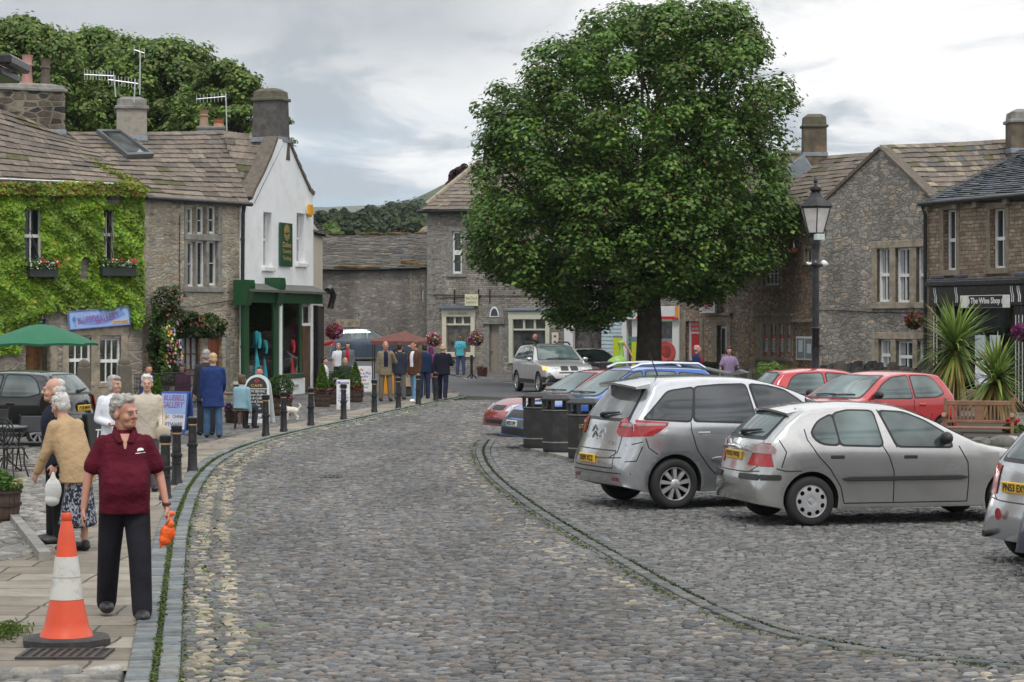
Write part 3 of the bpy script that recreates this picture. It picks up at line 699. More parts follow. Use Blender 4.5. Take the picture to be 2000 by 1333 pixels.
jam(Bh,jb,405,650,443,657,.03); jam(Bh,jb,441,657,449,772,.025)
jb.build('surround',TRIMG,Bh.t)
q = Bh.rect(333,657,391,726); brown = plain('brown_window_paint',(.13,.04,.02),.5)
Bh.window(q,nv=4,nh=1,fr=.06,rec=.1,frame=brown,pane=plain('curtained_glass',(.30,.34,.36),.15,var=.35,scale=9),bar=.035)
q = Bh.rect(406,657,434,775); Bh.holes.append((q[0],.02,q[2],q[3]))
d_ = B(); n_ = 4
for i in range(n_): d_.bbox(lerp(q[0],q[2],i/n_)+.004,.14,.02,lerp(q[0],q[2],(i+1)/n_)-.004,.19,q[3],.006)
dr = d_.build('door',plain('varnished_door',(.22,.055,.018),.4,var=.2,scale=3),Bh.t)
h_ = B(); h_.ico((q[2]-.12,.11,1.0),.03,1); h_.build('handle',BLACKM,dr)
Bh.wall([(0,-.1),(Bh.L,-.1),(Bh.L,eB),(0,eB)],M_B,back=6)
eL = Bh.M @ Vector((-.1,-.2,eB-.04)); eR = P(486,399,73.2)
quB = [(eL,eR,P(128,258,72.3),P(436,256,78.6))]
roofobj(Bh,quB,course=.36,wid=.6,moss=.07); under(Bh,quB)
gutter(Bh,[(-.05,-.2,eB-.06),(Bh.L+.25,-.2,eB-.04)],.07)
dp = B(); u0,_ = Bh.uz(468,600); dp.tube([(u0,-.2,eB-.08),(u0,-.14,eB-.35),(u0,-.12,3.6),(u0,-.12,.1)],.06,8)
for z_ in (1.6,3.2,5.0): dp.cyl((u0,-.12,z_),(u0,-.12,z_+.08),.075,n=8)
dp.build('drainpipe',BLACKM,Bh.t,60)
wr = B(); z0 = Bh.uz(350,585)[1]
wr.tube([Bh.M.inverted() @ (Bh.M @ Vector((*((Bh.uz(x,y)[0]),-.03),Bh.uz(x,y)[1]))) for x,y in ((350,420),(349,500),(350,575),(350,612))],.012,5)
wr.tube([Vector((Bh.uz(x,y)[0],-.03,Bh.uz(x,y)[1])) for x,y in ((325,598),(370,600),(420,592),(466,585))],.012,5)
wr.build('cable',BLACKM,Bh.t)
lb = B(); u,z_ = Bh.uz(347,575); lb.tube([(u,0,z_),(u,-.2,z_+.04),(u,-.3,z_-.02)],.02,6); lb.lathe([(.09,-.1),(.04,0),(.01,.03)],(u,-.3,z_),10); lb.build('wall_lamp',BLACKM,Bh.t)
# skylight in the roof of the middle house
sk = B(); s4 = [P(204,266,72.1),P(252,263,73.4),P(292,306,71.9),P(241,309,70.6)]
nn = (s4[1]-s4[0]).cross(s4[3]-s4[0]).normalized(); nn = nn if nn.z > 0 else -nn
# true plane of the roof
a0,a1,b0,b1 = quB[0]; pn = (a1-a0).cross(b0-a0).normalized(); pn = pn if pn.z > 0 else -pn
def onroof(px,py,lift=.06,q0=a0,n0=pn):
    d = Vector(((px-1000)/F,1,-(py-HY)/F)); t = (q0-Vector((0,0,CH))).dot(n0) / d.dot(n0); return Vector((0,0,CH)) + d * t + n0 * lift
gb = B(); kk_ = 16; gb.add([lerp(lerp(a0,a1,i/kk_),lerp(b0,b1,i/kk_),j/kk_) for j in range(kk_+1) for i in range(kk_+1)],[(j*17+i,j*17+i+1,(j+1)*17+i+1,(j+1)*17+i) for i in range(16) for j in range(16)])
rb_ = BVHTree.FromPolygons([Vector(v) for v in gb.v],gb.f)
def onb(px,py): return rb_.ray_cast(Vector((0,0,CH)),Vector(((px-1000)/F,1,-(py-HY)/F)).normalized())[0] + pn * .07
cs4 = [onb(*p) for p in ((186,262),(230,262),(298,310),(246,312))]
ctr = sum(cs4,Vector()) / 4
skt = thing('skylight','slanting glass skylight set into the slate roof beside the second chimney','skylight',ctr)
def ringq(b,o,i,lift,th):
    n = 4; vo = [p-ctr+pn*lift for p in o]; vi = [p-ctr+pn*lift for p in i]; vd = [p-pn*th for p in vo]; vj = [p-pn*th for p in vi]
    b.add(vo+vi+vd+vj,[(k,(k+1) % 4,4+(k+1) % 4,4+k) for k in range(4)]+[(k,(k+1) % 4,8+(k+1) % 4,8+k) for k in range(4)]+[(4+k,4+(k+1) % 4,12+(k+1) % 4,12+k) for k in range(4)])
i4 = [lerp(p,ctr,.16) for p in cs4]
b = B(); ringq(b,cs4,i4,.10,.14); b.build('frame',plain('grey_frame',(.08,.085,.09),.5),skt)
b = B(); b.poly([p-ctr+pn*.04 for p in i4]); b.build('pane',glass('roof_glass',(.05,.06,.065),.05),skt)
tag(skt,skt['label'],'skylight')
# ---- white gabled house with the green shopfront
Wh = Fac('white_house','whitewashed gabled house with green shopfront and square stone chimney','house',470,73.0,612,79.5)
out_px = [(612,382),(604,373),(577.6,313),(561,272),(541.6,272),(529.6,305.6),(515,339),(498.4,371.6),(491,390),(470,404)]
for (x0,y0,x1,y1) in ((514.5,415,531,522),(579.5,417,595.5,514)):
    f_ = sash(Wh,x0,y0,x1,y1,nv=1,nh=1,mid=True,rec=.24,fr=.05)
    q = Wh.rect(x0,y0,x1,y1); b = B(); b.bbox(q[0]-.15,-.1,q[1]-.14,q[2]+.15,.2,q[1]-.003,.01); b.build('sill',WHITE,Wh.t)
q = Wh.rect(482,600,545,752,.0); Wh.holes.append((q[0],.55,q[2],q[3]))
q2 = Wh.rect(552,600,589,735,.0); Wh.holes.append((q2[0],.9,q2[2],q2[3]))
q3 = Wh.rect(592,600,611,780,.0); Wh.holes.append((q3[0],.05,q3[2],q3[3]))
top = [Wh.uz(*p) for p in out_px]
Wh.wall([(0,-.1),(Wh.L,-.1)]+top[:-1]+[(0,top[-1][1])],M_RENDER,depth=.26)
sb = B(); sb.add([(0,0,-.1),(0,5,-.1),(0,5,top[-1][1]),(0,0,top[-1][1])],[(0,1,2,3)]); sb.add([(Wh.L,0,-.1),(Wh.L,5,-.1),(Wh.L,5,top[0][1]),(Wh.L,0,top[0][1])],[(0,1,2,3)])
sb.build('side_wall',M_RENDER,Wh.t)
ra = P(436,256,77.6); rb = P(556,269,76.9)
quW = [(P(480,402,74.4),P(493,398,74.0),ra,rb)]
roofobj(Wh,quW,course=.34,wid=.5); under(Wh,quW)
vg = B()   # dark verge stones stepping down both gable edges
vp = [Vector((t_[0],-.05,t_[1])) for t_ in top[:4]]
for i in range(len(vp)-1):
    a_,c_ = vp[i],vp[i+1]; n = max(2,int((c_-a_).length/.45))
    for k in range(n):
        p0,p1 = lerp(a_,c_,k/n),lerp(a_,c_,(k+1.1)/n); vg.prism([p0,p1,p1+Vector((.02,0,.10)),p0+Vector((.06,0,.14))],(0,1.6,0))
vg.build('verge',plain('verge_slates',(.12,.10,.08),.9,var=.3,bmp=.3),Wh.t)
vl = B(); vp = [Vector((t_[0],-.04,t_[1])) for t_ in top[4:9]]
for i in range(len(vp)-1): vl.prism([vp[i],vp[i+1],vp[i+1]+Vector((-.08,0,.09)),vp[i]+Vector((-.08,0,.09))],(0,.5,0))
vl.build('verge',plain('verge_slates',(.12,.10,.08)),Wh.t)
al = thing('alarm_box','small yellow alarm box high on the white gable wall','alarm box',Wh.M @ Vector((*[Wh.uz(600,412)[0]],-.06,Wh.uz(600,412)[1])),Wh.ang)
b = B(); b.prism([(-.16,0,.2),(.16,0,.2),(.16,0,-.12),(.0,0,-.22),(-.16,0,-.12)],(0,-.1,0)); b.build('cover',plain('yellow_plastic',(.75,.34,.01),.4),al)
b = B(); b.box(-.12,.0,-.1,.12,.055,.15); b.build('backplate',WHITE,al)
# hanging green sign board
q = Wh.rect(547,436,570,521,.06)
sg = thing('shop_sign','tall dark green sign board with gold lettering on the white gable','sign',Wh.M @ Vector(((q[0]+q[2])/2,-.06,q[1])),Wh.ang)
w_,h_ = (q[2]-q[0]) / 2,q[3] - q[1]
b = B(); b.bbox(-w_,-.03,0,w_,.03,h_,.008); b.build('board',plain('dark_green_board',(.012,.06,.025),.5),sg)
b = B(); gold = plain('gold_lettering',(.52,.36,.13),.45)
b.lathe([(0.001,0),(w_*.5,0)],(0,0,0),18,Matrix.Translation((0,-.034,h_*.78)) @ Matrix.Rotation(R(90),4,'X')); b.build('emblem',gold,sg)
b = B(); b.prism([(-w_*.55,-.036,h_*.76),(w_*.55,-.036,h_*.79),(w_*.55,-.036,h_*.77),(0,-.036,h_*.73)],(0,-.003,0)); b.build('emblem_bird',plain('dark_green_board',(0,0,0)),sg)
b = B()
for k,s_ in enumerate(('Dales','Country','Trading')): b.text(s_,-w_*.72,h_*(.44-k*.16),w_*.72,h_*(.56-k*.16),-.033,.004)
b.build('lettering',gold,sg)
# shopfront: posts, beam, corbels, lean-to canopy, plinth
GREEN = plain('green_shopfront_paint',(.008,.062,.018),.35,var=.15,scale=3,dirt=((.05,.07,.05),4,.3))
OFF = .30
def fr(x0,y0,x1,y1): return Wh.rect(x0,y0,x1,y1,OFF)
sf = J()
def sfb(x0,y0,x1,y1,d0=0,d1=.12,z0=None,z1=None,b_=None):
    q = fr(x0,y0,x1,y1); (b_ or sf).bbox(q[0],-OFF-d0,q[1] if z0 is None else z0,q[2],-OFF+d1,q[3] if z1 is None else z1,.01)
zb = fr(520,596,530,612)
zt0,zt1 = 3.05,3.4
uS,uE = fr(474,600,480,610)[0],fr(628,600,634,610)[0]
sf.bbox(uS,-OFF-.05,zt0,uE,-OFF+.1,zt1,.02)                  # beam
for x0,x1 in ((478,487),(535,545),(550,554),(586,590)): sfb(x0,610,x1,760,0,.12,z0=.62 if x0>545 else .1,z1=zt0)
sf.bbox(fr(550,0,554,1)[0],-OFF-.06,.55,fr(586,0,591,1)[2],-OFF+.12,.72,.02)
sf.bbox(fr(478,0,480,1)[0],-OFF-.03,.1,fr(535,0,545,1)[2],-OFF+.12,.55,.02)
sf.build('shopfront',GREEN,Wh.t)
cb = J()
for x0,x1,dz in ((473,496,0),(534,566,.12)):
    q = fr(x0,0,x1,1); cb.prism([(q[0],-OFF-.22,3.75+dz),(q[0],-OFF-.25,3.55+dz),(q[0],-OFF-.18,3.25),(q[0],-OFF-.1,2.95),(q[0],.0,2.95),(q[0],.0,3.75+dz)],(min(q[2]-q[0],.5),0,0))
cb.build('corbel',GREEN,Wh.t)
cn = B(); cn.prism([(uS,.02,3.68),(uS,-OFF-.24,3.46),(uS,-OFF-.24,3.38),(uS,.02,3.56)],(uE-uS,0,0)); cn.build('canopy',plain('lead_canopy',(.10,.105,.09),.8,var=.3,dirt=((.05,.07,.03),3,.6)),Wh.t)
pl = J(); pl.bbox(fr(545,0,548,1)[0],-OFF-.02,.0,fr(590,0,595,1)[2],-.02,.55,.02)
q = fr(546,0,550,1); pl.bbox(q[0],-OFF-.03,.5,q[2],-OFF+.1,3.05,.01); pl.build('plinth',M_RENDER,Wh.t)
wf = J(); q = fr(607,0,611,1); wf.bbox(q[0],-OFF-.02,.05,q[2],-OFF+.1,3.05,.01); q = fr(590,0,608,1); wf.box(q[0],-OFF,2.3,q[2],-OFF+.05,2.4); wf.build('door_frame',WHITE,Wh.t)
gl = J()
for x0,x1,za in ((487,535,.55),(554,586,.72)):
    q = fr(x0,0,x1,1); gl.box(q[0],-OFF+.04,za,q[2],-OFF+.05,zt0)
gl.build('display_glass',clear_glass(),Wh.t)
dr = B(); q = fr(591,0,606,1); dr.box(q[0],-.3,.05,q[2],-.26,2.3); dr.build('shop_door',plain('brown_shop_door',(.09,.05,.03),.5,var=.5,scale=3),Wh.t)
dpt = B(); q = fr(616,0,628,1); dpt.bbox(q[0],-OFF-.1,0,q[2],-.1,3.0,.03); dpt.build('corner_post',BLACKM,Wh.t)
gt = B(); gt.tube([(uE-.1,-OFF-.25,3.5),(uE+.15,-OFF-.25,3.6),(uE+.35,-OFF-.3,3.35),(uE+.3,-OFF-.2,2.9)],.12,10); gt.build('gutter',BLACKM,Wh.t,60)
ins = B(); q = fr(480,0,535,1); ins.box(q[0],.20,.1,Wh.L,.24,3.3); ins.box(q[0],-OFF+.2,.45,q[2]+.3,.6,.55); q = fr(554,0,586,1); ins.box(q[0],-OFF+.2,.62,q[2],.3,.70)
ins.build('display_interior',plain('shop_interior',(.60,.60,.54),.8,var=.4,scale=2.5),Wh.t)
pil = B(); q = fr(568,0,577,1); pil.cyl((q[0]+.2,.1,.7),(q[0]+.2,.1,3.1),.17,n=14); pil.build('display_column',gc,Wh.t,60)
st = thing('street_sign','white street nameplate on the low plinth under the green shop window','sign',Wh.M @ Vector((fr(575,0,595,1)[0]-.2,-OFF-.025,.28)),Wh.ang)
b = B(); b.bbox(-.55,-.015,-.08,.55,.0,.1,.004); b.build('plate',WHITE,st)
b = B(); b.text('THE SQUARE',-.5,-.04,.5,.06,-.016,.003); b.build('lettering',BLACKM,st)
for (px,z_,col,nm,lb,s_) in ((493,1.35,(.02,.30,.34),'dress','long turquoise dress on a stand in the left shop window',1.15),(509,.75,(.02,.22,.27),'dress','short turquoise outfit beside the long dress in the shop window',.95),(563,.9,(.32,.02,.03),'dress','deep red garment hanging in the right shop window',.95)):
    u = Wh.uz(px,700,.12)[0]; b = B()
    b.lathe([(.26,0),(.22,.35),(.15,.75),(.12,.95),(.17,1.2),(.19,1.35),(.06,1.42),(.05,1.5)],(0,0,0),16,sx=1,sy=.6)
    b.tube([(-.17,0,1.34),(-.21,0,1.08),(-.19,-.03,.9)],[.06,.05,.045],8); b.tube([(.17,0,1.34),(.21,0,1.08),(.19,-.03,.9)],[.06,.05,.045],8)
    o = b.build(nm,plain('cloth_'+lb[:8].strip().replace(' ','_')+str(px),col,.7,var=.35,scale=9,bmp=.3),None,50); o.scale = (s_,s_,s_)
    o.location = Wh.M @ Vector((u,-.12,.55)); tag(o,lb,'garment')
# ---- chimneys
def chimney(name,label,base,w,d,h,rz,mat,cap,pots,capm=None,taper=.0,capstyle='slab',group='chimneys on the rooftops',ftop=0):
    t = thing(name,label,'chimney',base,rz,group); b = B()
    b.prism([(-w/2,-d/2,0),(w/2,-d/2,0),(w/2,d/2,0),(-w/2,d/2,0)],(0,0,0)) if 0 else None
    k = 1 - taper
    b.add([(-w/2,-d/2,-.6),(w/2,-d/2,-.6),(w/2,d/2,-.6),(-w/2,d/2,-.6),(-w/2*k,-d/2*k,h),(w/2*k,-d/2*k,h),(w/2*k,d/2*k,h),(-w/2*k,d/2*k,h)],
          [(0,1,5,4),(1,2,6,5),(2,3,7,6),(3,0,4,7),(4,5,6,7)]); b.build('stack',mat,t)
    c = B(); ww,dd = w / 2 * k,d / 2 * k
    c.bbox(-ww-.07,-dd-.07,h+.002,ww+.07,dd+.07,h+.11,.02)
    c.add([(-ww,-dd,h+.11),(ww,-dd,h+.11),(ww,dd,h+.11),(-ww,dd,h+.11),(-ww*.95,-dd*.95,h+cap),(ww*.95,-dd*.95,h+cap),(ww*.95,dd*.95,h+cap),(-ww*.95,dd*.95,h+cap),(-ww*.6,-dd*.6,h+cap*1.3),(ww*.6,-dd*.6,h+cap*1.3),(ww*.6,dd*.6,h+cap*1.3),(-ww*.6,dd*.6,h+cap*1.3)],
          [(0,1,5,4),(1,2,6,5),(2,3,7,6),(3,0,4,7),(4,5,9,8),(5,6,10,9),(6,7,11,10),(7,4,8,11),(8,9,10,11)])
    c.build('cap',capm or TRIMG,t)
    fl = B(); fl.bbox(-w/2-.03,-d/2-.03,-.02,w/2+.03,d/2+.03,.14,.01); fl.build('flashing',LEAD,t)
    for (x,r,ph,pm) in pots:
        p_ = B(); p_.lathe([(r*1.1,0),(r,ph*.1),(r*.82,ph*.6),(r*1.05,ph*.66),(r*.85,ph*.72),(r*.95,ph*.92),(r*1.1,ph)],(x,0,h+cap*(1.25 if capstyle == 'slab' else 1.25)),12); p_.build('pot',pm,t,40)
    return t
PINK = plain('pink_clay',(.42,.22,.19),.8,var=.15); SOOT = plain('sooty_clay',(.10,.075,.06),.85,var=.3); TERRA = plain('terracotta',(.42,.19,.10),.8,var=.15)
M_RUFF = plain('roughcast',(.085,.08,.075),.95,var=.35,scale=5,bmp=.6,dirt=((.18,.17,.15),3,.5))
p = P(50,262,71.6); chimney('chimney','wide sooty stone chimney with two pink and one black pot above the ivy house',p,2.3,.8,1.3,A.ang-.2,M_CHIM,.20,((-.75,.17,.85,PINK),(.05,.17,.9,PINK),(.62,.16,.8,SOOT)))
p = P(257,276,74.5); chimney('chimney','pale two stepped chimney with a mossy top on the middle house',p,.95,.75,1.0,.2,plain('pale_render',(.34,.31,.26),.9,var=.3,scale=3,bmp=.4,dirt=((.10,.10,.08),3,.7)),.32,())
p = P(412,262,84); t = chimney('chimney','low stone chimney with one slim and one squat clay pot',p,.9,.5,.15,.1,TRIMG,.08,((-.25,.17,.62,plain('buff_clay',(.30,.20,.13),.85)),(.28,.2,.3,TERRA)))
p = P(529,278,77.0); chimney('chimney','tall dark roughcast chimney at the peak of the white gable',p,1.02,.85,1.35,-.35,M_RUFF,.33,(),taper=.09,capm=plain('mossy_cap',(.11,.10,.07),.9,var=.3))
# ---- aerials
AL = plain('aluminium',(.55,.56,.58),.4,metal=.5)
def aerial(label,foot,top,boom0,boom1,ribs,group='television aerials',grid=False,rl=.32):
    foot = Vector(foot); t = thing('aerial',label,'aerial',foot,0,group); top = Vector(top) - foot
    b = B(); b.tube([(0,0,0),top],.022,6); b.build('mast',AL,t)
    b = B(); b0,b1 = Vector(boom0) - foot,Vector(boom1) - foot; b.tube([b0,b1],.018,5)
    for i in range(ribs):
        p = lerp(b0,b1,i/(ribs-1)); b.tube([p+Vector((0,0,-rl/2)),p+Vector((0,0,rl/2))],.009,4)
    if grid:
        for i in range(7):
            for zz in (-1,1): b.tube([b1+Vector((-.25,0,-.18+i*.06)),b1+Vector((.2,0,-.18+i*.06))],.007,4)
    b.build('boom',AL,t)
Dp = 74
aerial('aerial with a long ribbed boom left of the second chimney',P(226,190,Dp),P(222,146,Dp),P(165,146,Dp),P(222,149,Dp),11)
aerial('second ribbed aerial pointing left above the second chimney',P(262,200,Dp),P(264,155,Dp),P(212,156,Dp),P(270,164,Dp),10)
aerial('tall aerial with a square mesh reflector above the second chimney',P(273,186,Dp),P(274,100,Dp),P(262,98,Dp),P(282,104,Dp),3,grid=True)
aerial('white aerial beside the small clay pots',P(443,256,83),P(441,184,83),P(384,194,83),P(440,189,83),9)
# ---- cream house beyond
Cr = Fac('cream_house','narrow cream rendered house just visible past the white gable','house',590,84,630,92)
Cr.wall([(0,-.1),(Cr.L,-.1),(Cr.L,2.35+(634-462)/F*92),(0,6.6)],plain('cream_render',(.66,.58,.47),.85,var=.05),back=4)
cr = [(P(590,446,83.6),P(642,462,92.4),P(560,405,88),P(612,430,96))]; roofobj(Cr,cr,course=.4,pal=GSLATE+SLATE[:2]); under(Cr,cr)
# ---- barn
Bn = Fac('stone_barn','long low stone barn with mossy slate roof at the back of the lane','barn',560,113,838,112,z0=.6)
eZ = Bn.uz(730,524)[1]
for x0,y0,x1,y1 in ((822,566,828,588),(700,612,709,618),(760,640,764,644)): Bn.holes.append(Bn.rect(x0,y0,x1,y1))
jb = J(); jam(Bn,jb,656,624,704,640,.03); jam(Bn,jb,801,530,805,600,.02); jb.build('lintel',TRIM,Bn.t)
Bn.wall([(0,-.7),(Bn.L,-.7),(Bn.L,eZ),(0,eZ)],M_BARN,back=8)
eL = Bn.M @ Vector((0,-.3,eZ)); eR = Bn.M @ Vector((Bn.L,-.3,eZ))
bq = [(eL,eR,P(560,459,118),P(838,456,117))]
BARNP = [(.13,.125,.12),(.16,.15,.135),(.11,.11,.11),(.19,.175,.15),(.14,.12,.10)]
roofobj(Bn,bq,course=.23,wid=.42,pal=BARNP,moss=.03,th=.04,sag=.10); under(Bn,bq,sag=.10)
ms = B()
random.seed(5)
for k in range(90):
    tt = random.random()
    if k < 20: p = lerp(bq[0][2],bq[0][3],tt) + Vector((0,-.15,0))
    elif k < 34: p = lerp(eL,eR,.84+.16*random.random()) + (bq[0][2]-eL) * random.uniform(.06,.2)
    else: p = lerp(eL,eR,random.choice((.42,.47,.52,.6))+random.uniform(-.02,.02)) + (bq[0][2]-eL) * .02
    ms.ico(Bn.loc(p)+Vector((0,0,.0)),random.uniform(.10,.24),1,(2.2,.5,.35),jit=.3)
ms.build('roof_moss',plain('orange_moss',(.12,.075,.025),.95,var=.5,scale=3,bmp=.5),Bn.t,60)
Fr = Fac('farm_building','brown roof just showing between the barn ridge and the grey house','building',800,150,870,150)
Fr.wall([(0,0),(Fr.L,0),(Fr.L,6),(0,6)],M_BARN,back=5); fq = [(P(805,465,149),P(880,465,149),P(836,436,152),P(880,420,152))]; roofobj(Fr,fq,course=.4,k=1.3); under(Fr,fq)
# ---- grey stone house with two shop windows
S = Fac('stone_house','large grey stone house with two cream shop windows behind the big tree','house',835,110,1104,108)
eS = S.uz(900,410)[1]
CREAM = plain('cream_paint',(.62,.58,.46),.5,var=.06)
sash(S,883,452,902,535,nv=0,nh=1,mid=True,sur=.22,surm=TRIMG,sill=.15,fr=.09,bar=.07)
sash(S,960,470,985,540,nv=0,nh=1,mid=True,sur=.2,surm=TRIMG,sill=.15,fr=.09,bar=.07)
sash(S,1040,470,1065,540,nv=0,nh=1,mid=True,sur=.2,surm=TRIMG,sill=.15,fr=.09,bar=.07)
SHOPP = plain('shop_display',(.10,.085,.07),.25,var=.9,scale=2.5)
def shopwin(f,x0,y0,x1,y1,tr,m,pane,n=2,glassm=None):
    q = f.rect(x0,y0,x1,y1); f.holes.append(q); b = B(); a,c,e,h = q; w = .16; zt_ = f.rect(x0,tr,x1,tr+1)[1]
    for k in ((a-.05,c-.1,e+.05,c+.14),(a-.08,h-.32,e+.08,h+.06),(a-.05,c+.14,a+w,h-.32),(e-w,c+.14,e+.05,h-.32)): b.bbox(k[0],-.09,k[1],k[2],.12,k[3],.015)
    b.box(a+w,.0,zt_-.04,e-w,.1,zt_+.04)
    for i in range(1,n+1): x = lerp(a+w,e-w,i/(n+1)); b.box(x-.05,.01,zt_,x+.05,.1,h-.32)
    fo = b.build('shop_window',m,f.t); g2 = B(); g2.box(a+w,.11,c+.1,e-w,.12,h-.3); g2.build('pane',glassm or WGLASS,fo); return q
q = shopwin(S,866,606,926,694,633,CREAM,None,2,plain('mottled_display_glass',(.075,.065,.055),.12,var=1.2,scale=3,spec=.7))  # opaque dark brown pane, strongly mottled
b = B(); b.bbox(q[0]-.15,-.3,q[3]+.05,q[2]+.1,.05,q[3]+.2,.02); b.build('window_canopy',plain('blue_grey_slate',(.13,.16,.21),.6),S.t)
b = B(); b.text('Dales Collectables',q[0]+.3,q[3]-.22,q[2]-.3,q[3]-.08,-.095,.003); b.build('lettering',plain('faded_letters',(.25,.24,.2),.6),S.t)
q = shopwin(S,996,611,1072,706,643,plain('pale_green_paint',(.55,.56,.45),.5,var=.05),None,2,glass('dark_shop_glass',(.05,.055,.055),.06))
b = B(); b.bbox(q[0]-.1,-.2,q[3]+.08,q[2]+.15,.05,q[3]+.22,.02); b.build('window_lead',LEAD,S.t)
q = S.rect(956,634,974,722); S.holes.append((q[0],-.02,q[2],q[3])); b = B(); b.bbox(q[0],.15,-.1,q[2],.2,q[3],.01); dd = b.build('door',plain('taupe_door',(.26,.22,.18),.6),S.t)
b = B(); b.ico((q[0]+.08,.12,1.05),.04,1); b.build('handle',BLACKM,dd)
b = B(); b.bbox(q[0]-.22,-.02,0,q[0]-.003,.12,q[3],.01); b.bbox(q[2]+.003,-.02,0,q[2]+.22,.12,q[3],.01); b.bbox(q[0]-.3,-.10,q[3]+.003,q[2]+.3,.1,q[3]+.28,.01)
u0,u1 = q[0] - .05,q[2] + .12; zc = q[3] + .3
b.prism([(u0-.15,-.06,zc)]+[(lerp(u0,u1,.5)+(u1-u0+.3)/2*math.cos(R(180-a_)),-.06,zc+.75*math.sin(R(a_))) for a_ in range(0,181,15)][::1]+[(u1+.15,-.06,zc)],(0,.1,0))
b.build('door_surround',TRIMG,S.t)
b = B(); b.prism([(lerp(u0,u1,.5)+(u1-u0)*.38*math.cos(R(a_)),-.068,zc+.05+.5*math.sin(R(a_))) for a_ in range(0,181,15)],(0,-.02,0)); fl_ = b.build('fanlight',WHITE,S.t)
b = B(); b.prism([(lerp(u0,u1,.5)+(u1-u0)*.28*math.cos(R(a_)),-.09,zc+.1+.36*math.sin(R(a_))) for a_ in range(0,181,15)],(0,-.008,0)); b.build('pane',WGLASS,fl_)
S.wall([(0,-.1),(S.L,-.1),(S.L,eS),(0,eS)],M_SH,back=9)
qb = B(); random.seed(11)
for i in range(22): w = .42 if i % 2 else .28; qb.bbox(-.02,-.03,.05+i*.36,w,.1,.05+i*.36+.35,.01)
qb.build('quoins',TRIMG,S.t)
eL = P(824,411,109.6); eR = S.M @ Vector((S.L,-.3,eS))
sq = [(eL,eR,P(940,318,114),P(1130,318,113)),(P(1104,411,108),P(1340,411,105),P(1130,318,113),P(1345,318,112))]
roofobj(S,sq[:1],course=.42,wid=.7,k=1.05); under(S,sq[:1])
hp = B(); hp.tube([S.loc(p)+Vector((0,0,.12)) for p in (P(832,405,110),P(936,320,114))],.12,6); hp.build('hip_tiles',TRIM,S.t)
gutter(S,[(-.4,-.36,eS-.08),(S.L,-.36,eS-.08)],.09)
cb = B()
for a_,c_ in (((835,576),(1100,580)),((850,582),(940,580))): cb.tube([Vector((S.uz(*p)[0],-.03,S.uz(*p)[1])) for p in (a_,c_)],.015,4)
for px in (888,935,957): u,zz = S.uz(px,580); cb.box(u-.03,-.05,zz-.3,u+.03,0,zz+.35)
cb.build('cable',BLACKM,S.t)
def board(name,label,cat,fac,x0,y0,x1,y1,bm,lines,lm,off=.08,th=.05,extra=None,frame=None,shear=0):
    q = fac.rect(x0,y0,x1,y1,off); t = thing(name,label,cat,fac.M @ Vector(((q[0]+q[2])/2,-off,q[1])),fac.ang); w = (q[2]-q[0]) / 2; h = q[3] - q[1]
    b = B(); b.bbox(-w,-th/2,0,w,th/2,h,.01); b.build('board',bm,t)
    if frame:
        f_ = B(); e = h * .07
        for k in ((-w,0,w,e),(-w,h-e,w,h),(-w,e,-w+e,h-e),(w-e,e,w,h-e)): f_.bbox(k[0],-th/2-.02,k[1],k[2],-th/2+.01,k[3],.005)
        f_.build('frame',frame,t)
    for (s_,ax,az,bx,bz,m) in lines:
        b = B(); b.text(s_,-w+ax*2*w,az*h,-w+bx*2*w,bz*h,-th/2-.001,.004,shear=shear); b.build('lettering',m or lm,t)
    return t,w,h
RED = plain('red_sign',(.55,.012,.02),.4,var=.06); NAVY = plain('navy_letters',(.03,.04,.12),.5); INK = plain('grey_letters',(.10,.10,.10),.5)
board('shop_sign','small cream sign board projecting over the left cream shop window','sign',S,908,575,934,598,plain('cream_sign',(.66,.62,.42),.5),[('Rustic Time &',.08,.55,.92,.8,None),('Interiors',.12,.22,.85,.45,None)],INK,.3)
board('menu_case','narrow cream notice case beside the pale green shop window','notice board',S,1078,650,1091,676,CREAM,[('=',.3,.2,.7,.8,None)],INK,.1,.1)
# ---- convenience store with red and white fascia
Sp = Fac('corner_shop','convenience store with white and red fascia behind the tree','shop',1104,108,1334,104)
WS2 = plain('white_shop_paint',(.72,.72,.72),.4,var=.04)
eSp = Sp.uz(1200,411)[1]
for x0,x1 in ((1140,1158),(1190,1210),(1300,1318)): sash(Sp,x0,470,x1,535,nv=0,nh=1,mid=True,sur=.2,surm=TRIMG,fr=.08,bar=.06)
q = Sp.rect(1107,630,1178,700); Sp.holes.append((q[0],.6,q[2],q[3])); q = Sp.rect(1216,620,1320,712); Sp.holes.append((q[0],.1,q[2],q[3]))
Sp.wall([(0,-.1),(Sp.L,-.1),(Sp.L,eSp),(0,eSp)],M_SH,back=8)
roofobj(Sp,sq[1:],course=.42,wid=.7); under(Sp,sq[1:])
b = J(); jam(Sp,b,1104,612,1121,722,.1); jam(Sp,b,1216,619,1226,722,.1); jam(Sp,b,1315,623,1328,722,.1); jam(Sp,b,1236,620,1246,665,.08); jam(Sp,b,1216,619,1246,624,.09); b.build('shop_frame',WS2,Sp.t)
b = B(); q = Sp.rect(1176,620,1216,722)
for i in range(14): z_ = lerp(.2,q[3],i/14); b.prism([(q[0],-.06,z_),(q[0],-.03,z_+.2),(q[0],0,z_+.2),(q[0],0,z_)],(q[2]-q[0],0,0))
b.build('weatherboarding',plain('pale_blue_boards',(.42,.53,.56),.6,var=.06),Sp.t)
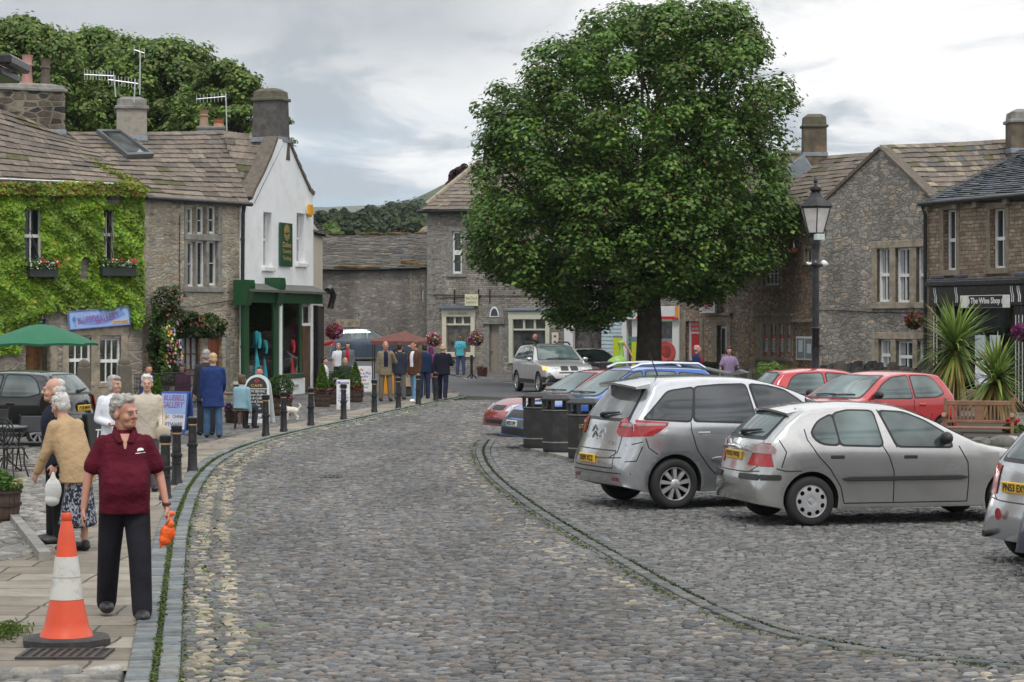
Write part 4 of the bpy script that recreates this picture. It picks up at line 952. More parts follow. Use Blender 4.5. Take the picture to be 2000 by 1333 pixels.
b = J(); q = Sp.rect(1121,640,1176,690); b.box(q[0],.15,q[1]-.4,q[2],.17,q[3]+.2); q = Sp.rect(1280,628,1316,662); b.box(q[0]-1,.15,q[1],q[2],.17,q[3]); b.build('pane',plain('stocked_window',(.07,.055,.055),.15,var=1.4,scale=3.5,spec=.7),Sp.t)
def panel(f,nm,m,x0,y0,x1,y1,d=.1,th=.04):
    q = f.rect(x0,y0,x1,y1,d); b = B(); b.bbox(q[0],-d-th,q[1],q[2],-d,q[3],.008); return b.build(nm,m,f.t)
YEL = plain('yellow_green_panel',(.55,.60,.02),.5,var=.05); GRB = plain('grey_blue_panel',(.18,.23,.28),.5)
panel(Sp,'window_panel',YEL,1198,660,1216,722,.07); panel(Sp,'window_panel',GRB,1198,656,1217,660.5,.07)
panel(Sp,'window_panel',YEL,1234,668,1250,722,.09); panel(Sp,'window_panel',GRB,1232,658,1252,668,.09)
panel(Sp,'window_panel',plain('picture_of_apples',(.10,.32,.04),.5,var=.7,scale=1.2),1280,668,1316,700,.03); panel(Sp,'window_panel',GRB,1280,662,1316,668,.03)
qq = Sp.rect(1288,678,1314,698,.09); b = B(); b.lathe([(.001,0),(.26,.0),(.30,.02),(.52,.03),(.55,0)],(0,0,0),20,Matrix.Translation(((qq[0]+qq[2])/2,-.09,qq[1]+.2)) @ Matrix.Rotation(R(90),4,'X')); b.build('picture_of_apple_slice',plain('apple_red',(.45,.07,.06),.5,var=.4,scale=1.5),Sp.t)
b = B()
for k in range(4): q = Sp.rect(1228,655,1234,688,.12); b.box(q[0],-.13,q[1]+k*.2,q[2],-.12,q[1]+k*.2+.12)
b.build('door_stickers',plain('green_sticker',(.03,.3,.12),.5),Sp.t)
t,w,h = board('shop_sign','long white and red fascia sign with a green tree roundel over the store door','sign',Sp,1224,599,1326,624,WS2,[],RED,.22,.1)
b = B(); b.box(-w*.62,-.056,0,w*.99,-.05,h*.22); b.build('red_stripe',RED,t)
def roundel(t,x,z,r,y=-.056):
    b = B(); Mx = Matrix.Translation((x,y,z)) @ Matrix.Rotation(R(90),4,'X'); b.lathe([(r*.82,0),(r,0),(r,.006),(r*.82,.006),(r*.82,0)],(0,0,0),22,Mx)
    for k in range(3): s_ = r * (.3+.16*k); b.prism([(x-s_,y,z+r*(.12-.28*k)),(x+s_,y,z+r*(.12-.28*k)),(x,y,z+r*(.62-.28*k))],(0,-.006,0))
    b.box(x-r*.08,y-.006,z-r*.75,x+r*.08,y,z-r*.4); b.build('emblem',plain('sign_green',(.01,.25,.07),.4),t)
roundel(t,-w*.80,h*.55,.24)
b = B(); b.bbox(w*.88,-.07,h*.1,w*1.02,-.052,h,.005); b.build('orange_end',plain('orange_end_panel',(.75,.28,.02),.4),t)
t,w,h = board('shop_sign','left white fascia sign with red stripe glimpsed under the leaves','sign',Sp,1104,598,1178,618,WS2,[],RED,.22,.1)
b = B(); b.box(-w,-.056,0,w,-.05,h*.35); b.build('red_stripe',RED,t)
# ---- rusty stone house
Or = Fac('stone_house','rust coloured rubble stone house with small paned window and posters','house',1334,100,1600,86)
eO = Or.uz(1560,402)[1]
q = Or.rect(1490,492,1523,558); Or.window(q,nv=3,nh=2,fr=.07,bar=.04,sur=.22,sill=.14,name='window')
sash(Or,1572,487,1586,512,nv=1,nh=0,fr=.05,sur=.1)
q = Or.rect(1339,628,1367,722); Or.holes.append((q[0],.05,q[2],q[3])); panel(Or,'door',WS2,1345,628,1367,722,-.2)
panel(Or,'door_panel',RED,1350,625,1366,648,-.15,.02); panel(Or,'door_panel',RED,1351,652,1366,700,-.15,.02)
b = B(); u0 = Or.rect(1351,625,1366,648,-.15)
for k,s_ in enumerate(('POST OFFICE','CASH HERE')): b.text(s_,u0[0]+.02,u0[3]-.25-.2*k,u0[2]-.02,u0[3]-.13-.2*k,.125,.004)
b.build('lettering',WS2,Or.t)
q = Or.rect(1401,636,1420,722); Or.holes.append((q[0],.05,q[2],q[3])); panel(Or,'door',WS2,1399,636,1421,722,-.2); panel(Or,'door_pane',WGLASS,1410,642,1417,692,-.16,.02)
jb = J(); jam(Or,jb,1390,630,1401,722); jam(Or,jb,1420,630,1428,722); jam(Or,jb,1388,618,1430,630,.04); jam(Or,jb,1378,612,1432,617,.16)
jam(Or,jb,1331,622,1339,722); jam(Or,jb,1367,622,1374,722)
jam(Or,jb,1470,613,1550,618,.16); jam(Or,jb,1476,618,1547,632,.03); jam(Or,jb,1474,697,1548,705,.08); jam(Or,jb,1478,632,1492,697,.03)
for x0 in (1500,1516,1531): jam(Or,jb,x0,634,x0+6,697,.02)
jam(Or,jb,1545,618,1549,697,.03); jam(Or,jb,1546,625,1592,630,.12); jb.build('surround',TRIM,Or.t)
random.seed(3)
for k,x0 in enumerate((1492.5,1506.5,1522.5,1537.5)):
    Or.window(Or.rect(x0,634,x0+7.5,697),nv=0,nh=0,fr=.03,rec=.1)
    q = Or.rect(x0+.4,655,x0+7.1,692); t = thing('poster',['left poster with red ends and blue marks in the four light window','second poster with red ends and purple arch in the four light window','third poster with red ends and gold text in the four light window','right poster with red ends and pale green text in the four light window'][k],'poster',Or.M @ Vector(((q[0]+q[2])/2,.05,q[1])),Or.ang,'posters in the four light window')
    w = (q[2]-q[0]) / 2; h = q[3] - q[1]; b = B(); b.box(-w,-.008,0,w,0,h); b.build('paper',plain('poster_paper',(.68,.66,.72),.6,var=.03),t)
    b = B(); b.box(-w,-.012,0,w,-.008,h*.12); b.box(-w,-.012,h*.82,w,-.008,h); b.build('band',plain('poster_red',(.75,.03,.09),.5),t)
    b = B(); cm = [(.05,.1,.3),(.12,.06,.3),(.4,.28,.1),(.2,.4,.35)][k]
    for j,s_ in enumerate((('SUMMER','BLUES','JULY','27'),('ARTS','TRAIL','2009','FREE'),('VILLAGE','FETE','MUSIC','TEAS'),('BOOK','SALE','OPEN','DAILY'))[k]): b.text(s_,-w*.75,h*(.66-.16*j),w*.75,h*(.75-.16*j),-.009,.003)
    b.build('lettering',plain('poster_ink%d' % k,cm,.5),t)
Or.wall([(0,-.1),(Or.L,-.1),(Or.L,eO),(0,eO)],M_OR,back=8)
oq = [(Or.M @ Vector((0,-.25,eO-.03)),Or.M @ Vector((Or.L+.5,-.25,eO-.03)),P(1400,320,98),P(1712,297,91))]
roofobj(Or,oq,course=.40,wid=.65); under(Or,oq)
p = P(1590,306,93); chimney('chimney','tall slim stone chimney with a domed mossy cap right of the big tree',p,.95,.8,1.15,0,plain('brown_sooty_stone',(.13,.105,.075),.9,var=.5,scale=2,bmp=.4,dirt=((.30,.20,.10),1.4,.6)),.42,(),taper=.04,capm=plain('mossy_cap',(0,0,0)))
p = P(1546,326,97); chimney('chimney','short chimney with a dark cap at the right edge of the big tree',p,.9,.7,.5,0,TRIM,.15,(),capm=TRIMG)
fl = B(); fl.bbox(-.9,-.2,-.5,.1,.1,.4,.03); o = fl.build('flashing',LEAD,None); o.location = P(1576,322,92.5) ; o.rotation_euler = (0,R(-35),0); o.parent = None; tag(o,'sheet of grey lead flashing below the slim chimney','flashing')
t,w,h = board('shop_sign','white square wall sign with green roundel and red bar half hidden by leaves','sign',Or,1368,570,1398,612,WS2,[('SPAR',.22,.34,.88,.5,WS2),('SERVICE',.2,.1,.9,.24,RED)],RED,.3,.1)
b = B(); b.box(-w*.85,-.052,h*.3,w*.85,-.0505,h*.55); b.build('red_bar',RED,t); roundel(t,w*.1,h*.8,.2)
t,w,h = board('notice_board','glazed white framed notice board on the rusty wall beside the lamp post','notice board',Or,1557,658,1592,704,WS2,[],RED,.08,.1)
b = B(); b.box(-w*.9,-.056,h*.08,-w*.04,-.052,h*.92); b.box(w*.04,-.056,h*.08,w*.9,-.052,h*.92); b.build('pane',plain('grey_felt',(.22,.25,.25),.2),t)
b = B(); b.box(-w*.7,-.06,h*.35,-w*.25,-.057,h*.85); b.box(w*.25,-.06,h*.3,w*.7,-.057,h*.7); b.build('notice',plain('notice_paper',(.6,.66,.72),.6),t)
# ---- grey gable house
Gh = Fac('stone_house','grey rubble stone house with tall plain gable beside the lamp post','house',1590,71.8,1830,66.6)
wins = ((1713,484,1738,590),(1749,485,1777,591),(1790,483,1815,592),(1716,663,1740,725),(1750,667,1783,728),(1792,667,1815,728))
for k,(x0,y0,x1,y1) in enumerate(wins): sash(Gh,x0,y0,x1,y1,nv=1,nh=1,mid=True,fr=.055,rec=.14,curtain=True,bar=.03)
jb = J(); jam(Gh,jb,1703,470,1822,484,.04)
for x0,x1 in ((1703,1713),(1738,1749),(1777,1790),(1816,1824)): jam(Gh,jb,x0,484,x1,591,.03)
jam(Gh,jb,1700,591,1824,603,.1)
jam(Gh,jb,1703,650,1822,663,.04)
for x0,x1 in ((1703,1716),(1740,1750),(1783,1792),(1816,1824)): jam(Gh,jb,x0,663,x1,735,.03)
jb.build('surround',TRIM,Gh.t)
ap = Gh.uz(1720,292); lf = Gh.uz(1590,415); rt = Gh.uz(1824,392)
Gh.wall([(0,-.1),(Gh.L,-.1),(Gh.L,rt[1]-.15),rt,ap,(0,lf[1])],M_GB,back=.25)
qb = B()
for i in range(18): w = .40 if i % 2 else .26; qb.bbox(-.02,-.03,.05+i*.33,w,.1,.05+i*.33+.32,.01)
qb.build('quoins',TRIM,Gh.t)
g1 = [(P(1826,396,66.4),P(1990,396,72.0),P(1718,284,70.2),P(1990,271,76))]
roofobj(Gh,g1,course=.36,wid=.5,moss=.08,pal=SLATE+[(.26,.22,.16),(.10,.10,.10)]); under(Gh,g1)
vg = B(); a_,c_ = Vector((0,0,lf[1])),Vector((ap[0],0,ap[1])); n = 16
for k in range(n): p0,p1 = lerp(a_,c_,k/n),lerp(a_,c_,(k+1.15)/n); vg.prism([p0+Vector((0,-.06,0)),p1+Vector((0,-.06,0)),p1+Vector((-.06,-.06,.07)),p0+Vector((-.08,-.06,.1))],(0,.22,0))
a_,c_ = Vector((ap[0],0,ap[1])),Vector((rt[0],0,rt[1]))
for k in range(9): p0,p1 = lerp(a_,c_,k/9),lerp(a_,c_,(k+1)/9); vg.prism([p0+Vector((0,-.05,0)),p1+Vector((0,-.05,0)),p1+Vector((.03,-.05,.06)),p0+Vector((.03,-.05,.06))],(0,.4,0))
vg.build('verge',plain('verge_slates',(0,0,0)),Gh.t)
p = P(2003,300,74); chimney('chimney','broad dark stone chimney cut by the right edge of the photo',p,1.1,.9,.95,0,plain('brown_sooty_stone',(0,0,0)),.35,(),capm=TRIMG)
cb = B(); cb.tube([Vector((Gh.uz(*p_)[0],-.02,Gh.uz(*p_)[1])) for p_ in ((1600,606),(1650,607),(1700,610),(1822,612))],.014,4); cb.build('cable',BLACKM,Gh.t)
# ---- wine shop
Wn = Fac('corner_shop','brown stone shop with blue slate roof and black shopfront','shop',1811,66.2,2060,60.5)
eW = Wn.uz(1900,391)[1]
for (x0,y0,x1,y1) in ((1843,410,1868,528),(1934,408,1964,524)):
    sash(Wn,x0,y0,x1,y1,nv=1,nh=1,mid=True,fr=.05,rec=.2,sur=.17,surm=plain('brown_dressed_stone',(.20,.165,.12),.9,var=.3,bmp=.25),lintel=.24,sill=.16,bar=.03)
q = Wn.rect(1836,605,1985,790); Wn.holes.append((q[0],.05,q[2],q[3]))
Wn.wall([(0,-.1),(Wn.L,-.1),(Wn.L,eW),(0,eW)],M_WS,back=6,depth=.8)
w1 = [(P(1806,394,66.0),P(2070,384,60.1),P(1990,296,70.5),P(2140,262,66))]
roofobj(Wn,w1,course=.24,wid=.34,pal=[(.10,.11,.125),(.12,.13,.145),(.085,.095,.11),(.135,.14,.145)],th=.012,moss=0,sag=.0); under(Wn,w1)
b = J()
for px in (1816,1872,1911,1971): q = Wn.rect(px-4,392,px+4,402); b.bbox(q[0],-.16,eW-.22,q[2],0,eW-.02,.01)
b.build('corbel',plain('brown_dressed_stone',(0,0,0)),Wn.t)
gutter(Wn,[(-.1,-.22,eW+.0),(Wn.L,-.22,eW+.0)],.07)
dp = B(); u = .05; dp.tube([(u,-.2,eW-.05),(u,-.1,eW-.3),(u,-.1,0)],.055,8); dp.build('drainpipe',BLACKM,Wn.t,60)
sfm = B()
a_,z1 = Wn.uz(1812,562,.5); e_,_ = Wn.uz(1998,562,.5)
sfm.bbox(a_,-.6,3.42,e_,0,3.56,.02); sfm.bbox(a_+.05,-.5,2.85,e_-.05,-.05,3.42,.02)
for px in (1826,1862,1985,1994): u = Wn.uz(px,650,.45)[0]; sfm.bbox(u-.09,-.48,0,u+.09,-.3,2.85,.02)
sfm.build('shopfront',BLACKM,Wn.t)
cd = B(); cd.bbox(a_+.02,-.56,3.561,e_-.02,-.02,3.62,.01)
for px in (1822,1868,1985): u = Wn.uz(px,560,.5)[0]; cd.bbox(u-.14,-.5,3.621,u+.14,-.2,3.74,.03)
cd.build('lead_cornice',plain('dull_lead',(.07,.07,.085),.7,var=.4,bmp=.4),Wn.t)
pin = B()
for px in (1823,1829,1983,1989,1996): u = Wn.uz(px,650,.5)[0]; pin.box(u-.012,-.49,.3,u+.012,-.482,2.6)
for px in (1825,1866,1975,1988):
    u = Wn.uz(px,600,.52)[0]
    for o_ in (-.05,.03): pin.tube([(u+o_,-.51,3.38),(u+o_+.01,-.51,3.25),(u+o_+.07,-.51,3.1),(u+o_+.06,-.51,2.95)],.012,5)
pin.build('pinstripe',WHITE,Wn.t)
t,w,h = board('shop_sign','black and white painted name sign over the black shopfront','sign',Wn,1876,577,1972,602,plain('cream_sign_board',(.66,.65,.60),.5),[],WHITE,.53,.04)
b = B(); b.prism([(-w*.62,-.022,h*.04),(w*.74,-.022,h*.04),(w*.74,-.022,h*.3),(w*.70,-.022,h*.35),(w*.70,-.022,h*.7),(w*.74,-.022,h*.75),(w*.74,-.022,h*.96),(-w*.62,-.022,h*.96),(-w*.62,-.022,h*.75),(-w*.58,-.022,h*.7),(-w*.58,-.022,h*.35),(-w*.62,-.022,h*.3)],(0,-.008,0)); b.build('black_panel',BLACKM,t)
b = B(); b.text('The Wine Shop',-w*.54,h*.2,w*.66,h*.82,-.032,.004,bold=.02); b.build('lettering',WHITE,t)
ins = B(); q = Wn.rect(1836,605,1985,790); ins.box(q[0]-.3,1.1,0,q[2]+.3,1.15,2.9); ins.build('interior',plain('wine_shop_interior',(.10,.065,.04),.7,var=.8,scale=2),Wn.t)
gl = B(); gl.box(q[0],-.2,.6,q[2],-.19,2.8); gl.build('display_glass',clear_glass(),Wn.t)
sn = J(); q2 = Wn.rect(1906,655,1926,700,.2); sn.box(q2[0],-.23,q2[1],q2[2],-.215,q2[3]); q2 = Wn.rect(1935,655,1955,690,.2); sn.box(q2[0],-.23,q2[1],q2[2],-.215,q2[3]); sn.build('window_notice',plain('notice_paper',(0,0,0)),Wn.t)
lm,tt,pp = newmat('lit_tube'); pp.inputs['Emission Color'].default_value = (1,.75,.45,1); pp.inputs['Emission Strength'].default_value = 2.5
b = B(); u,zz = Wn.uz(1925,630,-.6); b.cyl((u-.35,.6,zz),(u+.35,.6,zz),.03,n=8); b.build('ceiling_lamp',lm,Wn.t)
sf2 = B(); sf2.bbox(q[0],-.48,.0,q[2],-.1,.55,.02); sf2.build('stall_riser',M_WS,Wn.t)
# ================================================================ VEHICLES
TYRE = plain('tyre_rubber',(.018,.018,.018),.8,var=.2,bmp=.2,bscale=60)
ALLOY = plain('alloy_wheel',(.50,.50,.51),.35,metal=.55,var=.08)
BPLAST = plain('black_plastic',(.022,.022,.023),.55,var=.15)
SEAL = plain('window_seal',(.010,.010,.011),.4)
LENS = plain('headlamp_lens',(.55,.57,.60),.12,metal=.3,var=.5,scale=9,spec=.8)
AMBER = plain('amber_plate',(.70,.42,.03),.4,var=.05); WPLATE = plain('white_plate',(.70,.70,.66),.4,var=.03)
CHROME = plain('chrome',(.65,.66,.68),.12,metal=.9,var=.05)
TAILR = plain('red_lens',(.33,.008,.012),.12,var=.35,scale=7,spec=.7,coat=.5); TAILC = plain('clear_lens',(.36,.25,.25),.15,var=.3,scale=9)
def paint(name,c,metal=.0,rough=.32): return plain(name,c,rough,metal=metal,var=.03,scale=2,coat=1.0,dirt=((c[0]*.55,c[1]*.53,c[2]*.5),2.2,.25))
def carglass(name='car_glass',c=(.07,.10,.098)):
    return glass(name,c,.03,.9)
HATCH = dict(L=3.85,W=.82,belt=.98,tum=.42,xr=.62,xf=3.08,r=.29,sill=.20,
    up=[(.06,.24),(0,.42),(.02,.60),(.07,.66),(.08,.88),(.15,1.01),(.34,1.24),(.50,1.39),(.62,1.43),(1.2,1.465),(1.75,1.455),(2.15,1.38),(2.5,1.19),(2.86,.99),(3.1,.94),(3.45,.84),(3.70,.72),(3.81,.58),(3.85,.42),(3.80,.25)],
    win=[[(.60,1.03),(.74,1.27),(.9,1.36),(1.38,1.37),(1.42,.97),(.85,.97)],[(1.50,.96),(1.47,1.37),(1.9,1.34),(2.2,1.22),(2.60,.97)]],
    ws=[(-.66,.985),(-.54,1.37),(.54,1.37),(.66,.985)],rw=[(-.60,1.03),(-.50,1.36),(.50,1.36),(.60,1.03)],
    tail=[[(.0,.66),(.0,.98),(.22,.96),(.34,.84),(.24,.70)]],tailr=[[(.55,.68),(.55,.96),(.90,.99),(.90,.66)]],
    hl=[[(.42,.60),(.46,.74),(.74,.78),(.90,.76),(.90,.62)]],hls=[[(3.30,.70),(3.55,.78),(3.86,.70),(3.86,.58),(3.5,.62)]],
    doors=[[(1.45,.24),(1.45,.97)],[(2.62,.28),(2.72,.62),(2.66,.97)],[(.95,.66),(1.05,.45),(1.05,.26)]],handles=[(1.22,.83),(2.3,.85)],rub=None)
ROVER = dict(L=3.99,W=.845,belt=.95,tum=.42,xr=.72,xf=3.227,r=.29,sill=.20,
    up=[(.10,.26),(.02,.34),(-.01,.50),(.0,.62),(.06,.665),(.075,.82),(.10,.96),(.17,1.04),(.36,1.20),(.56,1.335),(.70,1.385),(1.1,1.415),(1.6,1.415),(2.0,1.37),(2.35,1.24),(2.62,1.10),(2.95,.95),(3.2,.90),(3.6,.80),(3.84,.70),(3.96,.56),(3.99,.42),(3.93,.25)],
    win=[[(.745,1.08),(.79,1.00),(.88,.955),(1.06,.945),(1.02,1.28),(.84,1.20)],[(1.085,.943),(1.60,.925),(1.535,1.315),(1.22,1.325),(1.045,1.285)],[(1.63,1.315),(1.78,.92),(2.47,.905),(2.42,1.04),(2.16,1.20),(1.92,1.295)]],
    ws=[(-.68,.98),(-.54,1.33),(.54,1.33),(.68,.98)],rw=[(-.60,1.03),(-.48,1.315),(.48,1.315),(.60,1.03)],
    tail=[[(.0,.70),(.04,.96),(.15,.96),(.235,.90),(.275,.69)]],tailr=[[(.42,.70),(.50,.93),(.60,.96),(.9,.96),(.9,.70)]],
    hl=[[(.35,.58),(.38,.70),(.80,.74),(.85,.6)]],hls=[[(3.6,.62),(3.62,.74),(3.99,.68),(3.99,.56)]],
    doors=[[(1.60,.925),(1.68,.80),(1.74,.62),(1.735,.26)],[(2.56,.91),(2.67,.72),(2.68,.5),(2.66,.26)],[(.66,1.12),(.68,1.0),(.80,.82),(.95,.66),(1.08,.45),(1.12,.27)],[(1.12,.26),(1.73,.26),(2.66,.26)],[(.30,1.08),(.42,.86),(.36,.68)],[(.30,.67),(.42,.64),(.60,.645)],[(1.55,1.36),(1.6,1.34),(1.78,.9)]],
    handles=[(1.04,.80),(1.95,.79)],rub=(1.10,2.66,.515,.575))
PICASSO = dict(L=4.47,W=.915,belt=1.10,tum=.36,xr=.80,xf=3.53,r=.322,sill=.22,
    up=[(.12,.30),(.03,.40),(-.01,.56),(.0,.70),(.05,.77),(.10,.84),(.12,1.0),(.16,1.12),(.32,1.33),(.47,1.51),(.50,1.58),(.56,1.62),(.75,1.66),(1.4,1.685),(2.0,1.66),(2.5,1.55),(2.95,1.36),(3.35,1.14),(3.6,1.02),(4.1,.88),(4.34,.72),(4.46,.52),(4.45,.34),(4.38,.25)],
    win=[[(.40,1.15),(.74,1.46),(.80,1.485),(1.12,1.525),(1.02,1.115)],[(1.15,1.53),(1.07,1.12),(1.93,1.085),(1.86,1.56),(1.5,1.555)],[(1.93,1.56),(2.02,1.085),(2.80,1.09),(2.62,1.33),(2.40,1.48),(2.15,1.54)],[(2.70,1.32),(2.87,1.10),(3.14,1.12),(2.85,1.32),(2.7,1.38)]],
    ws=[(-.74,1.1),(-.58,1.52),(.58,1.52),(.74,1.1)],rw=[(-.68,1.14),(-.52,1.53),(.52,1.53),(.68,1.14)],
    tail=[[(.0,.95),(.0,1.10),(.30,1.135),(.71,1.10),(.69,1.055),(.48,.93),(.05,.92)]],tailr=[[(.50,.97),(.53,1.12),(.60,1.145),(1,1.13),(1,.92),(.6,.92)]],
    hl=[[(.4,.7),(.5,.86),(.9,.92),(.9,.72)]],hls=[[(3.9,.8),(4.0,.9),(4.45,.8),(4.45,.66)]],
    doors=[[(1.99,1.06),(2.02,.8),(1.98,.35)],[(3.0,1.1),(3.1,.8),(3.02,.4)],[(1.02,1.10),(1.02,1.0),(1.10,.75),(1.27,.52),(1.40,.40),(1.5,.34)],[(1.5,.34),(2.4,.34),(3.0,.36)],[(.40,.90),(.44,.78),(.56,.70),(.66,.66)],[(.12,.80),(.36,.86)],[(1.07,1.5),(1.0,1.1)],[(.0,.60),(.28,.62),(.36,.80)]],
    handles=[(1.20,.955),(2.1,.97)],rub=(1.30,3.0,.60,.66))
ESTATE = dict(HATCH,L=4.25,W=.85,xf=3.3,xr=.75,r=.31,
    up=[(.06,.26),(0,.42),(.02,.62),(.06,.70),(.08,.95),(.14,1.08),(.24,1.35),(.34,1.50),(.5,1.53),(1.3,1.56),(1.8,1.55),(2.12,1.48),(2.48,1.26),(2.85,1.03),(3.2,.97),(3.7,.88),(4.06,.74),(4.20,.58),(4.25,.42),(4.18,.25)],
    win=[[(.36,1.10),(.46,1.38),(1.04,1.43),(1.06,1.05),(.5,1.05)],[(1.14,1.04),(1.12,1.44),(1.74,1.46),(1.78,1.01)],[(1.86,1.01),(1.82,1.46),(1.98,1.44),(2.22,1.31),(2.60,1.01)]],
    ws=[(-.68,1.02),(-.56,1.46),(.56,1.46),(.68,1.02)],rw=[(-.62,1.1),(-.52,1.45),(.52,1.45),(.62,1.1)],
    hls=[[(3.7,.72),(3.95,.82),(4.25,.72),(4.25,.58),(3.9,.62)]],doors=[[(1.82,.24),(1.82,1.0)],[(2.9,.3),(3.0,.65),(2.92,1.0)],[(1.1,.24),(1.1,1.0)]],handles=[(1.55,.88),(2.6,.88)])
SUV = dict(HATCH,L=4.57,W=.925,xf=3.74,xr=.94,r=.355,belt=1.10,sill=.32,
    up=[(.08,.38),(0,.5),(.02,.72),(.06,.80),(.1,1.06),(.2,1.2),(.42,1.5),(.55,1.62),(.8,1.655),(1.6,1.68),(2.2,1.66),(2.55,1.60),(2.9,1.38),(3.25,1.13),(3.5,1.08),(4.1,1.0),(4.42,.90),(4.52,.76),(4.56,.55),(4.54,.42),(4.4,.36)],
    win=[[(.55,1.18),(.72,1.46),(1.3,1.54),(1.3,1.15)],[(1.38,1.15),(1.38,1.55),(2.1,1.56),(2.1,1.13)],[(2.2,1.13),(2.2,1.55),(2.5,1.5),(3.05,1.13)]],
    ws=[(-.74,1.14),(-.60,1.59),(.60,1.59),(.74,1.14)],rw=[(-.68,1.2),(-.56,1.55),(.56,1.55),(.68,1.2)],
    hl=[[(.37,.77),(.38,.90),(.60,.92),(.92,.93),(.92,.80)]],hls=[[(4.1,.85),(4.2,.93),(4.55,.9),(4.55,.77)]],
    doors=[[(2.15,.4),(2.15,1.12)],[(3.1,.5),(3.2,.9),(3.1,1.12)],[(1.33,.5),(1.33,1.12)]],handles=[(1.6,.98),(2.4,.98)])
SALOON = dict(HATCH,L=4.3,W=.85,xf=3.45,xr=.85,r=.30,
    up=[(.06,.26),(0,.42),(.02,.62),(.05,.9),(.15,1.0),(.55,1.06),(.95,1.3),(1.25,1.41),(1.7,1.44),(2.1,1.43),(2.45,1.36),(2.8,1.18),(3.2,.98),(3.5,.92),(3.9,.82),(4.15,.7),(4.26,.58),(4.3,.42),(4.2,.25)],
    win=[[(.95,1.04),(1.15,1.28),(1.7,1.36),(1.72,.97)],[(1.8,.97),(1.78,1.36),(2.2,1.34),(2.5,1.22),(2.95,.97)]],
    hls=[[(3.8,.7),(4.0,.78),(4.3,.7),(4.3,.58)]],doors=[[(1.76,.24),(1.76,.97)],[(2.95,.3),(3.05,.62),(2.98,.97)]],handles=[(1.5,.83),(2.7,.85)])
def scaled(s,kx,kz,**k):
    o = dict(s); p = lambda q: [(a*kx,b*kz) for a,b in q]; pz = lambda q: [(a,b*kz) for a,b in q]
    o.update(L=s['L']*kx,belt=s['belt']*kz,xr=s['xr']*kx,xf=s['xf']*kx,up=p(s['up']),win=[p(w) for w in s['win']],ws=pz(s['ws']),rw=pz(s['rw']),tail=[p(w) for w in s['tail']],tailr=[pz(w) for w in s['tailr']],hl=[pz(w) for w in s['hl']],hls=[p(w) for w in s['hls']],doors=[p(w) for w in s['doors']],handles=p(s['handles'])); o.update(k); return o
def hw(s,x,z):
    L_,W_ = s['L'],s['W']; p = 1.0
    if x < .75: p -= .13 * ((.75-x)/.75) ** 2.4
    if x > L_ - .9: p -= .17 * ((x-(L_-.9))/.9) ** 2.2
    b = s['belt']; w = W_ * p
    if z < b: t = (b-z) / b; w *= 1 - .028 * math.sin(min(1,max(0,(z-.25)/.2))*0) - .075 * max(0,t-.35) ** 1.5 - .02 * t * 0
    if z < b and z > b - .12: w -= .015 * ((z-(b-.12))/.12) ** 2
    if z >= b: w -= .015 + s['tum'] * (z-b) * (1+.35*(z-b))
    return w
def car_contour(s):
    up = [Vector((a,b,0)) for a,b in s['up']]; top = smoothline(up,.06)
    L_ = s['L']; R_ = s['r'] + .045; bot = []
    def arch(xc):   # from front to rear
        zc = s['r'] + .01; a0 = math.asin(max(-1,min(1,(s['sill']-zc)/R_)))
        return [(xc+R_*math.cos(a),zc+R_*math.sin(a)) for a in np.linspace(a0,math.pi-a0,19)]
    A1 = arch(s['xf']); A2 = arch(s['xr']); last = top[-1]
    bot += [(lerp(last.x,A1[0][0],t),lerp(last.y,s['sill'],t)) for t in (.35,.7)] + A1
    bot += [(lerp(A1[-1][0],A2[0][0],t),s['sill']) for t in np.linspace(.06,.94,16)] + A2
    bot += [(lerp(A2[-1][0],top[0].x,t),lerp(s['sill'],top[0].y,t)) for t in (.3,.65)]
    return [(p.x,p.y) for p in top],bot
